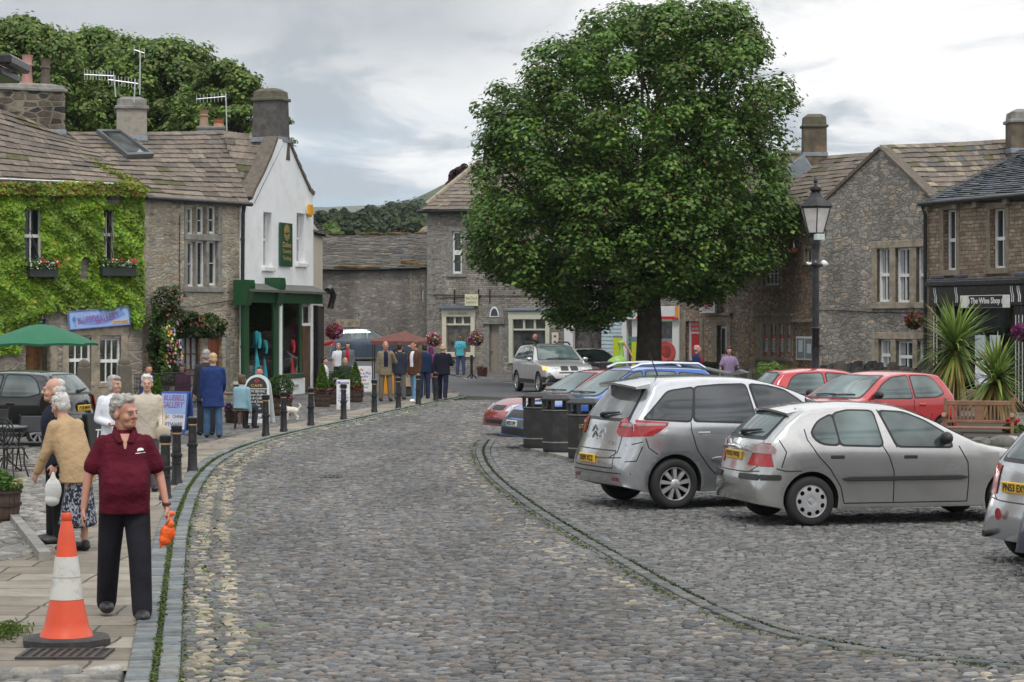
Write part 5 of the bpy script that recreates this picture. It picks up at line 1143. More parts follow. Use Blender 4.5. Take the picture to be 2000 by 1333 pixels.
def car_body(s,paintm,root):
    top,bot = car_contour(s); C = [Vector((a,b)) for a,b in top+bot]; n = len(C); nt_ = len(top)
    # inward normals
    area = sum(C[i].x*C[(i+1) % n].y-C[(i+1) % n].x*C[i].y for i in range(n)); sg = 1 if area > 0 else -1
    Nn = []
    for i in range(n):
        t = (C[(i+1) % n]-C[i-1]).normalized(); Nn.append(Vector((-t.y,t.x))*sg)
    def rr(i):
        if i >= nt_: return .008
        e = min(i,nt_-1-i); return .045 if e > 4 else .010 + .007 * e
    def crown(i):
        if i >= nt_: return 0
        x,z = C[i]; nx = abs(Nn[i].x)
        c = .035 + .08 * nx ** 2
        if z > s['belt'] + .03: c = .045 + .05 * nx
        e = min(i,nt_-1-i); return c * min(1,e/7)
    rows = [0,.3,.6,.82,1.0]; cols = []
    for i in range(n):
        r,cr = rr(i),crown(i); base = C[i] + Nn[i] * (r+cr); w = hw(s,base.x,base.y); q = []
        for v in rows: y = (w-r) * v; p = C[i] + Nn[i] * cr * v * v * (.75+.25*v); q.append((p.x,y,p.y))
        for a in (30,60,90): a_ = R(a); p = C[i] + Nn[i] * (cr+r*(1-math.cos(a_))); q.append((p.x,(w-r)+r*math.sin(a_),p.y))
        cols.append(q)
    m = len(cols[0]); b = B(); ub = B()
    for sd_ in (1,-1):
        vs = [(x,y*sd_,z) for q in cols for (x,y,z) in q]
        f1 = []; f2 = []
        for i in range(n):
            for k in range(m-1):
                f = (i*m+k,((i+1) % n)*m+k,((i+1) % n)*m+k+1,i*m+k+1)
                (f1 if i<nt_-1 or k >= m-3 else f2).append(f if sd_>0 else f[::-1])
        b.add(vs,f1); ub.add(vs,f2)
    ring = [(q[-1][0],q[-1][2]) for q in cols]; ring = [p for i,p in enumerate(ring) if i == 0 or (Vector(p)-Vector(ring[i-1])).length>1e-4]
    vo,fs = cdt(ring,grid=.07)
    for sd_ in (1,-1): b.add([(x,hw(s,x,z)*sd_,z) for x,z in vo],fs if sd_<0 else [f[::-1] for f in fs])
    me = bpy.data.meshes.new('body'); me.from_pydata(b.v,[],b.f)
    bm = bmesh.new(); bm.from_mesh(me); bmesh.ops.remove_doubles(bm,verts=bm.verts,dist=.002); bmesh.ops.recalc_face_normals(bm,faces=bm.faces)
    sv_ = [v for v in bm.verts if not v.is_boundary and v.co.z>s['sill']+.05 and not any((v.co.x-a) **2+(v.co.z-s['r']) **2<(s['r']+.07) **2 for a in (s['xr'],s['xf']))]
    for _ in range(7): bmesh.ops.smooth_vert(bm,verts=[v for v in sv_ if v.co.x<.45 or v.co.x>s['L']-.5],factor=.5,use_axis_x=True,use_axis_y=True,use_axis_z=True)
    for _ in range(5): bmesh.ops.smooth_vert(bm,verts=[v for v in sv_ if (v.co.x<.30 or v.co.x>s['L']-.3) and abs(v.co.y)>.5 and v.co.z<s['belt']-.05],factor=.5,use_axis_x=True,use_axis_y=True,use_axis_z=True)
    bmesh.ops.smooth_vert(bm,verts=sv_,factor=.4,use_axis_x=True,use_axis_y=True,use_axis_z=True)
    bvh = BVHTree.FromBMesh(bm); bm.to_mesh(me); bm.free()
    body = link('body',me,paintm,root,50); ub.build('underbody',BPLAST,root)
    return body,bvh
def decal(bvh,poly,axis,sign,off,name,mat,parent,grid=.05,round_=True,coll=None,ext=0):
    """a thin patch with its own thickness laid on the body surface"""
    if round_ and len(poly) > 4: pass
    if grid:
        q = []
        for i in range(len(poly)):
            a_,c_ = Vector(poly[i]),Vector(poly[(i+1) % len(poly)]); k = max(1,int((c_-a_).length/grid)); q += [tuple(lerp(a_,c_,j/k)) for j in range(k)]
        poly = q
    vo,fs = cdt(poly,grid=grid); P_ = []; ok = []
    for a,z in vo:
        if axis == 'y': o = Vector((a,3*sign,z)); d = Vector((0,-sign,0))
        elif axis == 'x': o = Vector((2+5*sign,a,z)); d = Vector((-sign,0,0))
        else: o = Vector((a,z,4)); d = Vector((0,0,-1))
        h,nn,idx,dist = bvh.ray_cast(o,d)
        if h is None: P_.append(Vector((0,0,0))); ok.append(False); continue
        if nn.dot(d) > 0: nn = -nn
        ok.append(not (axis == 'y' and abs(h.y)<.35) and nn.dot(d)<(-.30 if axis == 'y' else (-.05 if 'lamp' in name else-.16)) and not (axis == 'x' and ('lamp' in name or 'headl' in name) and (h.x>.26 if sign<0 else abs(h.x-4.2)>.75))); P_.append(h+nn*off)
    fs = [f for f in fs if all(ok[i] for i in f) and all((P_[f[i]]-P_[f[i-1]]).length<max(.22,4*(grid or 1)) for i in range(len(f)))]
    b = coll or B(); b.add(P_,fs)
    if coll is None: return b.build(name,mat,parent,smooth=40)
def strip(bvh,pts,axis,sign,off,w,b):
    for i in range(len(pts)-1):
        a,c = Vector(pts[i]),Vector(pts[i+1]); t = (c-a).normalized() * 1; n_ = Vector((-t.y,t.x)) * w / 2; k = max(1,int((c-a).length/.06))
        for j in range(k):
            p,q = lerp(a,c,j/k),lerp(a,c,(j+1)/k)
            decal(bvh,[tuple(p-n_),tuple(q-n_),tuple(q+n_),tuple(p+n_)],axis,sign,off,'',None,None,grid=None,coll=b)
def grow(poly,d):
    n = len(poly); c = Vector((sum(p[0] for p in poly)/n,sum(p[1] for p in poly)/n)); ar = sum(poly[i][0]*poly[(i+1) % n][1]-poly[(i+1) % n][0]*poly[i][1] for i in range(n)); sg = -1 if ar > 0 else 1; out = []
    for i in range(n):
        a,b_,e = Vector(poly[i-1]),Vector(poly[i]),Vector(poly[(i+1) % n]); t1,t2 = (b_-a).normalized(),(e-b_).normalized(); n1,n2 = Vector((-t1.y,t1.x)) * sg,Vector((-t2.y,t2.x)) * sg
        m = (n1+n2); m = m / max(.35,m.length_squared/2) ; out.append(tuple(b_+m*d))
    return out
def roundpoly(poly,r=.06):
    out = []; n = len(poly)
    for i in range(n):
        a,b_,c = Vector(poly[i-1]),Vector(poly[i]),Vector(poly[(i+1) % n]); d1 = min(r,(a-b_).length*.4); d2 = min(r,(c-b_).length*.4)
        p,q = b_ + (a-b_).normalized() * d1,b_ + (c-b_).normalized() * d2; out += [tuple(p),tuple((p+q+2*b_)/4),tuple(q)]
    return out
def wheel(root,x,y,r,kind='alloy',n=8):
    sg = 1 if y > 0 else -1; M = Matrix.Translation((x,y,r)) @ Matrix.Rotation(R(-90)*sg,4,'X')
    b = B(); b.lathe([(r*.60,-.10),(r*.66,-.14),(r*.93,-.15),(r*.985,-.12),(r,-.05),(r*.99,.0),(r*.95,.03),(r*.88,.045),(r*.70,.04),(r*.655,.02),(r*.64,-.02),(r*.60,-.10)],(0,0,0),40,M)
    w = b.build('wheel',TYRE,root,50)
    k = B(); k.lathe([(.001,-.09),(r*.63,-.09)],(0,0,0),30,M); k.build('hub',plain('brake_dark',(.015,.015,.016),.6,metal=.3),w)
    k = B(); k.lathe([(r*.66,.028),(r*.645,.038),(r*.61,.02),(r*.61,.01),(r*.66,.01),(r*.66,.028)],(0,0,0),36,M)
    if kind == 'alloy':
        for i in range(n):
            a = 2 * math.pi * i / n + .1; ca,sa = math.cos(a),math.sin(a); cb_,sb_ = -sa,ca
            w0,w1 = r * .05,r * .085; skew = r * .06
            q = [(r*.14*ca+w0*cb_,r*.14*sa+w0*sb_),(r*.14*ca-w0*cb_,r*.14*sa-w0*sb_),(r*.62*ca+(skew-w1)*cb_,r*.62*sa+(skew-w1)*sb_),(r*.62*ca+(skew+w1)*cb_,r*.62*sa+(skew+w1)*sb_)]
            v = [M @ Vector((px,py,.03 if j<2 else .024)) for j,(px,py) in enumerate(q)]; v += [M @ Vector((px,py,-.04)) for px,py in q]
            k.add(v,[(0,1,2,3),(0,3,7,4),(1,5,6,2),(0,4,5,1),(3,2,6,7)])
        k.lathe([(r*.19,-.04),(r*.19,.03),(r*.15,.04),(.001,.042)],(0,0,0),18,M)
    else:
        out = [(r*.63*math.cos(t),r*.63*math.sin(t)) for t in np.linspace(0,2*math.pi,48,endpoint=False)]; hs = []
        for i in range(n):
            a = 2 * math.pi * (i+.5) / n; c = (r*.50*math.cos(a),r*.50*math.sin(a)); hs.append([(c[0]+r*(.085*math.cos(t)*math.cos(a)-.10*math.sin(t)*math.sin(a)),c[1]+r*(.085*math.cos(t)*math.sin(a)+.10*math.sin(t)*math.cos(a))) for t in np.linspace(0,2*math.pi,12,endpoint=False)])
        vo,fs = cdt(out,hs,grid=r*.12); k.add([M @ Vector((px,py,.036-.05*(math.hypot(px,py)/r-.25) **2-(.012 if math.hypot(px,py)<r*.12 else 0))) for px,py in vo],fs)
        k.lathe([(r*.10,.02),(r*.10,.05),(.001,.052)],(0,0,0),14,M)
    k.build('rim',ALLOY,w,40)
def make_car(name,label,s,pm,feats,loc,h,cat='car',group='cars in the square'):
    t = thing(name,label,cat,loc,h,group); body,bvh = car_body(s,pm,t); f = feats; L_,W_ = s['L'],s['W']
    gm = f.get('glass') or carglass()
    sides = (1,-1)
    for sd_ in sides:
        for poly in s['win']:
            decal(bvh,roundpoly(grow(poly,.022)),'y',sd_,.004,'window_frame',SEAL,t,.08); decal(bvh,roundpoly(poly,.05),'y',sd_,.0075,'side_window',gm,t,.06)
        ln = B()
        for pts in s['doors']: strip(bvh,pts,'y',sd_,.0035,.012,ln)
        ln.build('door_gap',SEAL,t)
        for (x,z) in s['handles']:
            y = hw(s,x,z); hb = B(); hb.bbox(x-.09,y*sd_-.008,z-.025,x+.09,y*sd_+.018,z+.025,.012); hb.build('door_handle',BPLAST if f.get('blackhandles') else pm,t)
        if s.get('rub'):
            x0,x1,z0,z1 = s['rub']; rb_ = B(); k = 24; vs = []
            for i in range(k+1):
                x = lerp(x0,x1,i/k); e = min(1,min(i,k-i)/1.5+.3)
                for zz,o in ((z0,0),(lerp(z0,z1,.15),.022),(lerp(z0,z1,.85),.022),(z1,0)): zm = (z0+z1) / 2; vs.append((x,(hw(s,x,zz)+o+.001)*sd_,zm+(zz-zm)*e))
            rb_.add(vs,[(i*4+j,(i+1)*4+j,(i+1)*4+j+1,i*4+j+1) for i in range(k) for j in range(3)]); rb_.build('rubbing_strip',BPLAST if f.get('blackhandles') else pm,t,30)
        for poly in s['tail']: tl = decal(bvh,poly,'y',sd_,.010,'tail_lamp',TAILR,t,.022)
        for poly in s['hls']: decal(bvh,poly,'y',sd_,.006,'headlight',LENS,t,.03)
        for poly in s['tailr']: decal(bvh,[(a*sd_,z) for a,z in poly],'x',-1,.010,'tail_lamp',TAILR,t,.022)
        for poly in s['hl']: decal(bvh,[(a*sd_,z) for a,z in poly],'x',1,.006,'headlight',LENS,t,.03)
        xm = max(p[0] for p in s['win'][-1 if s is not PICASSO else-2]) - .10; zm = s['belt'] + .06; mb = B()
        mb.ico((xm,(hw(s,xm,zm)+.11)*sd_,zm),1,2,(.07,.11,.075)); mb.tube([(xm+.03,hw(s,xm,zm-.04)*sd_,zm-.03),(xm,(hw(s,xm,zm)+.08)*sd_,zm-.02)],.025,6)
        mr = mb.build('wing_mirror',f.get('mirror') or pm,t,60)
        for x in (s['xr'],s['xf']): wheel(t,x,(W_-.045)*sd_,s['r'],f.get('wheel','alloy'),f.get('spokes',8))
    decal(bvh,roundpoly(grow(s['ws'],.02)),'x',1,.004,'windscreen_frame',SEAL,t,.08); decal(bvh,roundpoly(s['ws'],.07),'x',1,.008,'windscreen',gm,t,.08)
    decal(bvh,roundpoly(grow(s['rw'],.035)),'x',-1,.004,'rear_window_frame',SEAL,t,.08); decal(bvh,roundpoly(s['rw'],.08),'x',-1,.008,'rear_window',f.get('rglass') or gm,t,.08)
    zb = s['rw'][0][1]
    wp = B(); h0 = bvh.ray_cast(Vector((-3,0,zb+.03)),Vector((1,0,0)))[0]; h1 = bvh.ray_cast(Vector((-3,-.42,zb+.06)),Vector((1,0,0)))[0]
    if h0 and h1: wp.tube([h0+Vector((-.02,.06,0)),h0+Vector((-.05,-.02,.02)),h1+Vector((-.02,0,.02))],[.035,.025,.010],6); wp.build('rear_wiper',BPLAST,t,50)
    fw = B(); zf = s['ws'][0][1]
    for y0,y1 in ((-.45,.05),(.0,.5)):
        a_ = bvh.ray_cast(Vector((9,y0,zf+.03)),Vector((-1,0,0)))[0]; c_ = bvh.ray_cast(Vector((9,y1,zf+.05)),Vector((-1,0,0)))[0]
        if a_ and c_: fw.tube([a_+Vector((.03,0,.015)),lerp(a_,c_,.5)+Vector((.035,0,.02)),c_+Vector((.02,0,.01))],.012,5)
    fw.build('windscreen_wiper',BPLAST,t)
    # plates, grille, bumper lines
    def plate(x_end,z,y,txt,mat,sgn):
        M = Matrix.Translation((x_end,y,z)) @ Matrix.Rotation(R(-90) if sgn<0 else R(90),4,'Z'); b = B(); b.bbox(-.26,-.012,-.056,.26,.012,.056,.008,M); o = b.build('number_plate',mat,t)
        b = B(); b.text(txt,-.22,-.035,.22,.037,-.013,.003,M,bold=.02); b.build('lettering',SEAL,o)
    zr,yr = f.get('rp',(.62,0)); hx = bvh.ray_cast(Vector((-3,yr,zr)),Vector((1,0,0)))[0]
    if 'rear' in f: plate(hx.x-.014,zr,yr,f['rear'],AMBER,-1)
    if 'front' in f: hx = bvh.ray_cast(Vector((9,0,f.get('fz',.42))),Vector((-1,0,0)))[0]; plate(hx.x+.014,f.get('fz',.42),0,f['front'],WPLATE,1)
    for q in f.get('fdark',[[(-.30,.56),(-.30,.66),(.30,.66),(.30,.56)],[(-.5,.28),(-.5,.36),(.5,.36),(.5,.28)]]): decal(bvh,roundpoly(q,.03),'x',1,.006,'grille',BPLAST,t,.06)
    for q in f.get('rdark',[]): decal(bvh,q,'x',-1,.006,'bumper_trim',BPLAST,t,.06)
    for q in f.get('sdark',[]):
        for sd_ in sides: decal(bvh,q,'y',sd_,.006,'side_trim',BPLAST,t,.08)
    ln = B(); zc = s['sill'] + .40
    if f.get('rline',1):
        strip(bvh,[(-W_*.84,zc+.04),(-.4,zc+.02),(.4,zc+.02),(W_*.84,zc+.04)],'x',-1,.0035,.012,ln)
        strip(bvh,[(-.62,s['rw'][0][1]-.04),(-.66,zc+.10),(-.5,zc+.02)],'x',-1,.0035,.011,ln); strip(bvh,[(.62,s['rw'][0][1]-.04),(.66,zc+.10),(.5,zc+.02)],'x',-1,.0035,.011,ln)
    ln.build('panel_gap',SEAL,t)
    an = B(); tx = f.get('ant',None)
    if tx: hx = bvh.ray_cast(Vector((tx,0,4)),Vector((0,0,-1)))[0]; an.tube([hx,hx+Vector((-.12,0,.30))],[.012,.004],5); an.build('aerial_rod',BPLAST,t)
    return t,body,bvh
def place(px,py,h,s,which='rn',side=-1):
    """world position of the car origin so that a given wheel touches the ground at this picture point"""
    g_ = G(px,py); x = s['xr'] if which[0] == 'r' else s['xf']; off = Matrix.Rotation(h,3,'Z') @ Vector((x,side*(s['W']-.06),0)); return Vector((g_.x,g_.y,.012)) - off
def place_pt(px,D,h,x,y,z=0):
    off = Matrix.Rotation(h,3,'Z') @ Vector((x,y,0)); p = P(px,HY,D); return Vector((p.x,p.y,z)) - off
SILV = paint('silver_paint',(.53,.54,.56),.85,.22); SILV2 = paint('warm_silver_paint',(.50,.495,.485),.85,.23)
h = R(13.5)
t,bd,bv = make_car('hatchback_car','silver hatchback with black side strips, nearest the camera beside the empty cobbles',ROVER,SILV2,dict(rear='PX52 WXJ',rp=(.80,.05),wheel='cap',spokes=9,blackhandles=1,mirror=BPLAST,rdark=[]),place(1582,1030,h,ROVER),h)
for sd_ in (1,-1): decal(bv,roundpoly([(.05,.535),(.05,.60),(.36,.60),(.36,.535)],.03),'y',sd_,.014,'bumper_strip',BPLAST,t,.05); decal(bv,roundpoly([(.30*sd_,.535),(.30*sd_,.60),(.74*sd_,.60),(.74*sd_,.535)],.03),'x',-1,.014,'bumper_strip',BPLAST,t,.05)
b = B(); b.tube([(.055,-.30,.88),(.03,-.2,.905),(.02,0,.91),(.03,.2,.905),(.055,.30,.88)],.022,8); b.build('chrome_handle',CHROME,t,60)
b = B(); b.prism([(.02,-.05,.93),(.02,.05,.93),(.02,.035,.99),(.02,-.035,.99)],(-.015,0,0)); b.build('badge',CHROME,t)
def spoiler(bv,t,m,x0,x1,drop,wd):
    b = B(); n = 12; vs = []
    for i in range(n+1):
        y = lerp(-wd,wd,i/n); h_ = bv.ray_cast(Vector((x0,y,4)),Vector((0,0,-1)))[0]; e = 1 - .35 * abs(y/wd) ** 3; zt_ = h_.z + .008
        xe = lerp(x0,x1,e); vs += [(x0+.05,y,zt_+.002),(xe,y,zt_-drop),(xe+.01,y,zt_-drop-.03),(x0+.02,y,zt_-.07)]
    b.add(vs,[(i*4+j,(i+1)*4+j,(i+1)*4+(j+1) % 4,i*4+(j+1) % 4) for i in range(n) for j in range(4)]+[(0,1,2,3),(n*4,n*4+3,n*4+2,n*4+1)]); b.build('spoiler',m,t,40)
spoiler(bv,t,SILV2,.66,.44,.035,.56)
for sd_ in (1,-1): decal(bv,[(.02,.84),(.06,.95),(.14,.95),(.21,.89),(.225,.84)],'y',sd_,.015,'clear_lens',TAILC,t,.04)
for sd_ in (1,-1): decal(bv,[(a*sd_,z) for a,z in ((.47,.84),(.52,.93),(.62,.95),(.8,.94),(.8,.84))],'x',-1,.015,'clear_lens',TAILC,t,.04)
h = R(20)
t,bd,bv = make_car('people_carrier','large silver people carrier with wraparound red tail lamps behind the litter bins',PICASSO,SILV,dict(rear='DE09 XCZ',rp=(.62,.10),spokes=9,rglass=glass('tinted_rear_glass',(.12,.125,.125),.05,.9),glass=glass('privacy_glass',(.02,.024,.03),.03,.9),ant=.95),place(1316,997,h,PICASSO),h)
spoiler(bv,t,SILV,.62,.26,.055,.60)
b = B()
for zz in (.94,1.02): b.prism([(.09,-.09,zz-.04),(.09,0,zz+.03),(.09,.09,zz-.04),(.09,.09,zz-.065),(.09,0,zz+.0),(.09,-.09,zz-.065)],(-.02,0,0))
o_ = b.build('badge',CHROME,t); b = B(); b.text('C4',-.08,-.02,.08,.03,0,.01,Matrix.Translation((.115,-.45,.83)) @ Matrix.Rotation(R(-90),4,'Z')); b.build('lettering',CHROME,t)
for sd_ in (1,-1):
    decal(bv,[(.12,1.03),(.30,1.10),(.66,1.085),(.66,1.06),(.3,1.06)],'y',sd_,.015,'clear_lens',TAILC,t,.05); decal(bv,[(.55*sd_,.36),(.55*sd_,.40),(.72*sd_,.40),(.72*sd_,.36)],'x',-1,.008,'rear_reflector',TAILR,t,.05)
b = B(); strip(bv,[(-.62,.74),(-.62,.52),(.62,.52),(.62,.74),(-.62,.74)],'x',-1,.004,.012,b); strip(bv,[(-.85,.46),(.85,.46)],'x',-1,.004,.012,b); b.build('panel_gap',SEAL,t)
for sd_ in (1,-1): decal(bv,[(a*sd_,z) for a,z in ((.56,1.05),(.60,1.09),(.80,1.08),(.80,1.045))],'x',-1,.015,'clear_lens',TAILC,t,.04)
h = R(18)
S3 = dict(HATCH,W=.86); hp_ = place_pt(1918,22.9,h,0.05,.72)
t,bd,bv = make_car('hatchback_car','silver hatchback cut by the right edge of the photo with a round red fog lamp',S3,SILV,dict(rear='PN53 EXY',rp=(.76,.12)),hp_,h)
b = B(); b.tube([(.10,.55,.30),(-.03,.55,.29)],.035,10); b.build('exhaust',BPLAST,t,50)
b = B(); b.lathe([(.001,0),(.055,0),(.06,.01)],(0,0,0),14,Matrix.Translation((-.005,.30,.50)) @ Matrix.Rotation(R(-90),4,'Y')); b.build('fog_lamp',TAILR,t)
h = R(22); make_car('parked_car','dark blue car of which only a rear corner shows at the right edge',HATCH,paint('dark_blue_paint',(.012,.018,.045)),dict(),place_pt(1984,21.3,h,.03,.66),h)
REDP = paint('red_paint',(.42,.012,.018),0,.25)
h = R(180+38)
make_car('hatchback_car','red hatchback seen from the side, parked in front of the spiky palms and bench',dict(HATCH,L=3.85),REDP,dict(mirror=BPLAST),place_pt(1864,44.5,h,.10,.62),h)
h = R(12)
make_car('hatchback_car','red hatchback mostly hidden behind the lamp post, only its roof and windows showing',HATCH,paint('bright_red_paint',(.50,.012,.02),0,.25),dict(),place_pt(1474,47,h,.35,.5),h)
BLUEP = paint('mid_blue_paint',(.012,.11,.42),.1,.22)
h = R(180+22)
t,bd,bv = make_car('estate_car','bright blue estate car with silver roof rails behind the litter bins',ESTATE,BLUEP,dict(front='ND52 UPV',fz=.50,fdark=[[(-.45,.60),(-.45,.74),(.45,.74),(.45,.60)],[(-.6,.28),(-.6,.42),(.6,.42),(.6,.28)]]),place_pt(988,43.6,h,4.16,-.45),h)
for sd_ in (1,-1):
    b = B(); b.tube([(.45,.52*sd_,1.52),(.6,.54*sd_,1.60),(1.2,.56*sd_,1.62),(1.8,.55*sd_,1.60),(2.02,.54*sd_,1.52)],.028,6); b.build('roof_rail',CHROME,t,60)
decal(bv,[(-.75,.44),(-.75,.57),(.75,.57),(.75,.44)],'x',1,.008,'bumper_trim',plain('grey_plastic',(.09,.10,.11),.6),t,.08)
h = R(180+23)
make_car('hatchback_car','maroon hatchback half hidden behind the blue estate car',scaled(ESTATE,.96,.90),paint('maroon_paint',(.30,.010,.018),.1,.22),dict(),place_pt(962,48.5,h,3.95,-.3),h)
h = R(-90+15)
t,bd,bv = make_car('off_road_car','silver four wheel drive car driving up the road with an amber indicator lit',SUV,paint('pale_silver_paint',(.50,.50,.49),.35,.3),dict(front='YF58 MWK',fz=.60,mirror=SILV2,fdark=[[(-.31,.79),(-.30,.92),(-.27,.94),(-.05,.94),(-.03,.91),(-.04,.79)],[(.31,.79),(.30,.92),(.27,.94),(.05,.94),(.03,.91),(.04,.79)],[(-.38,.70),(-.38,.745),(.38,.745),(.38,.70)],[(-.92,.40),(-.92,.56),(-.62,.66),(-.5,.52),(.5,.52),(.62,.66),(.92,.56),(.92,.40)]],
    sdark=[[(.0,.36),(.0,.6),(.5,.62),(.56,.36)],[(1.34,.34),(1.34,.48),(3.36,.48),(3.36,.34)],[(4.1,.38),(4.12,.6),(4.55,.56),(4.5,.4)]]),place_pt(1008,80.8,h,SUV['xr'],-SUV['W']),h)
mi,_,pi_ = newmat('lit_indicator'); pi_.inputs['Base Color'].default_value = (.9,.35,.02,1); pi_.inputs['Emission Color'].default_value = (1,.35,.05,1); pi_.inputs['Emission Strength'].default_value = 2.2
decal(bv,[(-.74,.80),(-.72,.90),(-.92,.93),(-.93,.80)],'x',1,.012,'indicator',mi,t,.05)
for y in (-.70,.70):
    hx = bv.ray_cast(Vector((9,y,.66)),Vector((-1,0,0)))[0]; b = B(); b.lathe([(.001,0),(.06,0),(.075,-.02)],(0,0,0),14,Matrix.Translation(hx+Vector((.012,0,0))) @ Matrix.Rotation(R(90),4,'Y')); b.build('fog_lamp',LENS,t)
for sd_ in (1,-1): b = B(); b.tube([(.75,.60*sd_,1.65),(.95,.61*sd_,1.72),(2.1,.62*sd_,1.73),(2.4,.61*sd_,1.65)],.03,6); b.build('roof_rail',BPLAST,t,60)
for yy in (-.28,.28):
    for k in range(7):
        pass
h = R(-90+22); make_car('saloon_car','silver saloon car following the four wheel drive car',SALOON,SILV,dict(mirror=SILV),place_pt(1128,87.5,h,3.0,-.85),h)
h = R(4)
t,bd,bv = make_car('estate_car','dark blue grey estate car climbing the lane by the barn wall',dict(ESTATE,L=4.6),paint('blue_grey_paint',(.055,.085,.125),.3,.3),dict(),place_pt(642,108,h,.0,-.8,.62),h)
h = R(180-17)
t,bd,bv = make_car('hatchback_car','black hatchback parked by the ivy covered house',dict(HATCH),paint('black_paint',(.006,.006,.007),0,.12),dict(rear='P118 MWV',rp=(.74,0),mirror=BPLAST),place_pt(131,43.8,h,.05,.74),h)
# ================================================================ PEOPLE
def blob(name,prims,vox,mat,parent=None,sm=2):
    b = B()
    for p in prims:
        if p[0] == 'c':
            _,p0,p1,r0,r1 = p; b.cyl(p0,p1,r0,r1,14); b.ico(p0,r0,2); b.ico(p1,r1,2)
        elif p[0] == 'l':       # lofted elliptical sections, closed
            n = 26; secs = p[1]; vs = []
            for (c,rx,ry,M) in secs:
                for i in range(n):
                    a = 2 * math.pi * i / n; ca,sa = math.cos(a),math.sin(a); e = .86
                    q = Vector((rx*math.copysign(abs(ca) **e,ca),ry*math.copysign(abs(sa) **e,sa),0)); vs.append(Vector(c)+(M @ q if M else q))
            m_ = len(secs); b.add(vs,[(j*n+i,j*n+(i+1) % n,(j+1)*n+(i+1) % n,(j+1)*n+i) for j in range(m_-1) for i in range(n)]+[tuple(range(n))[::-1],tuple(range((m_-1)*n,m_*n))])
        else:
            _,c,r,M = p; b.ico(c,1,3 if max(r)>.07 else 2,r,M)
    me = bpy.data.meshes.new('tmp'); me.from_pydata(b.v,[],b.f); o = bpy.data.objects.new('tmp',me); COL.objects.link(o)
    m = o.modifiers.new('r','REMESH'); m.mode = 'VOXEL'; m.voxel_size = vox; m.use_smooth_shade = True
    if sm: s = o.modifiers.new('s','SMOOTH'); s.iterations = sm; s.factor = .5
    dg = bpy.context.evaluated_depsgraph_get(); me2 = bpy.data.meshes.new_from_object(o.evaluated_get(dg)); bpy.data.objects.remove(o); bpy.data.meshes.remove(me)
    me2.materials.clear(); return link(name,me2,mat,parent,True)
def cloth(name,c,var=.18,scale=7,b_=.35): return plain(name,c,.85,var=var,scale=scale,bmp=b_*2.2,bscale=6.5,spec=.2)
def skinmat(name,c):
    m = plain(name,c,.55,var=.10,scale=14,bmp=.08); m.node_tree.nodes['Principled BSDF'].inputs['Subsurface Weight'].default_value = 0.0; return m
SKIN = skinmat('fair_skin',(.50,.28,.20)); SKIN2 = skinmat('ruddy_skin',(.46,.22,.155)); SKIN3 = skinmat('brown_skin',(.20,.10,.06))
HAIRG = attrless = plain('grey_hair',(.34,.32,.30),.7,var=.45,scale=22,bmp=.9,bscale=60)
HAIRW = plain('white_hair',(.55,.53,.50),.7,var=.35,scale=22,bmp=.9,bscale=60)
HAIRB = plain('dark_hair',(.025,.016,.012),.5,var=.4,scale=20,bmp=.6); HAIRM = plain('brown_hair',(.10,.05,.028),.6,var=.4,scale=20,bmp=.7); HAIRY = plain('blonde_hair',(.50,.36,.20),.6,var=.35,scale=20,bmp=.8)
SHOE = plain('dark_leather',(.022,.020,.020),.5,var=.3)
def V3(*a): return Vector(a)
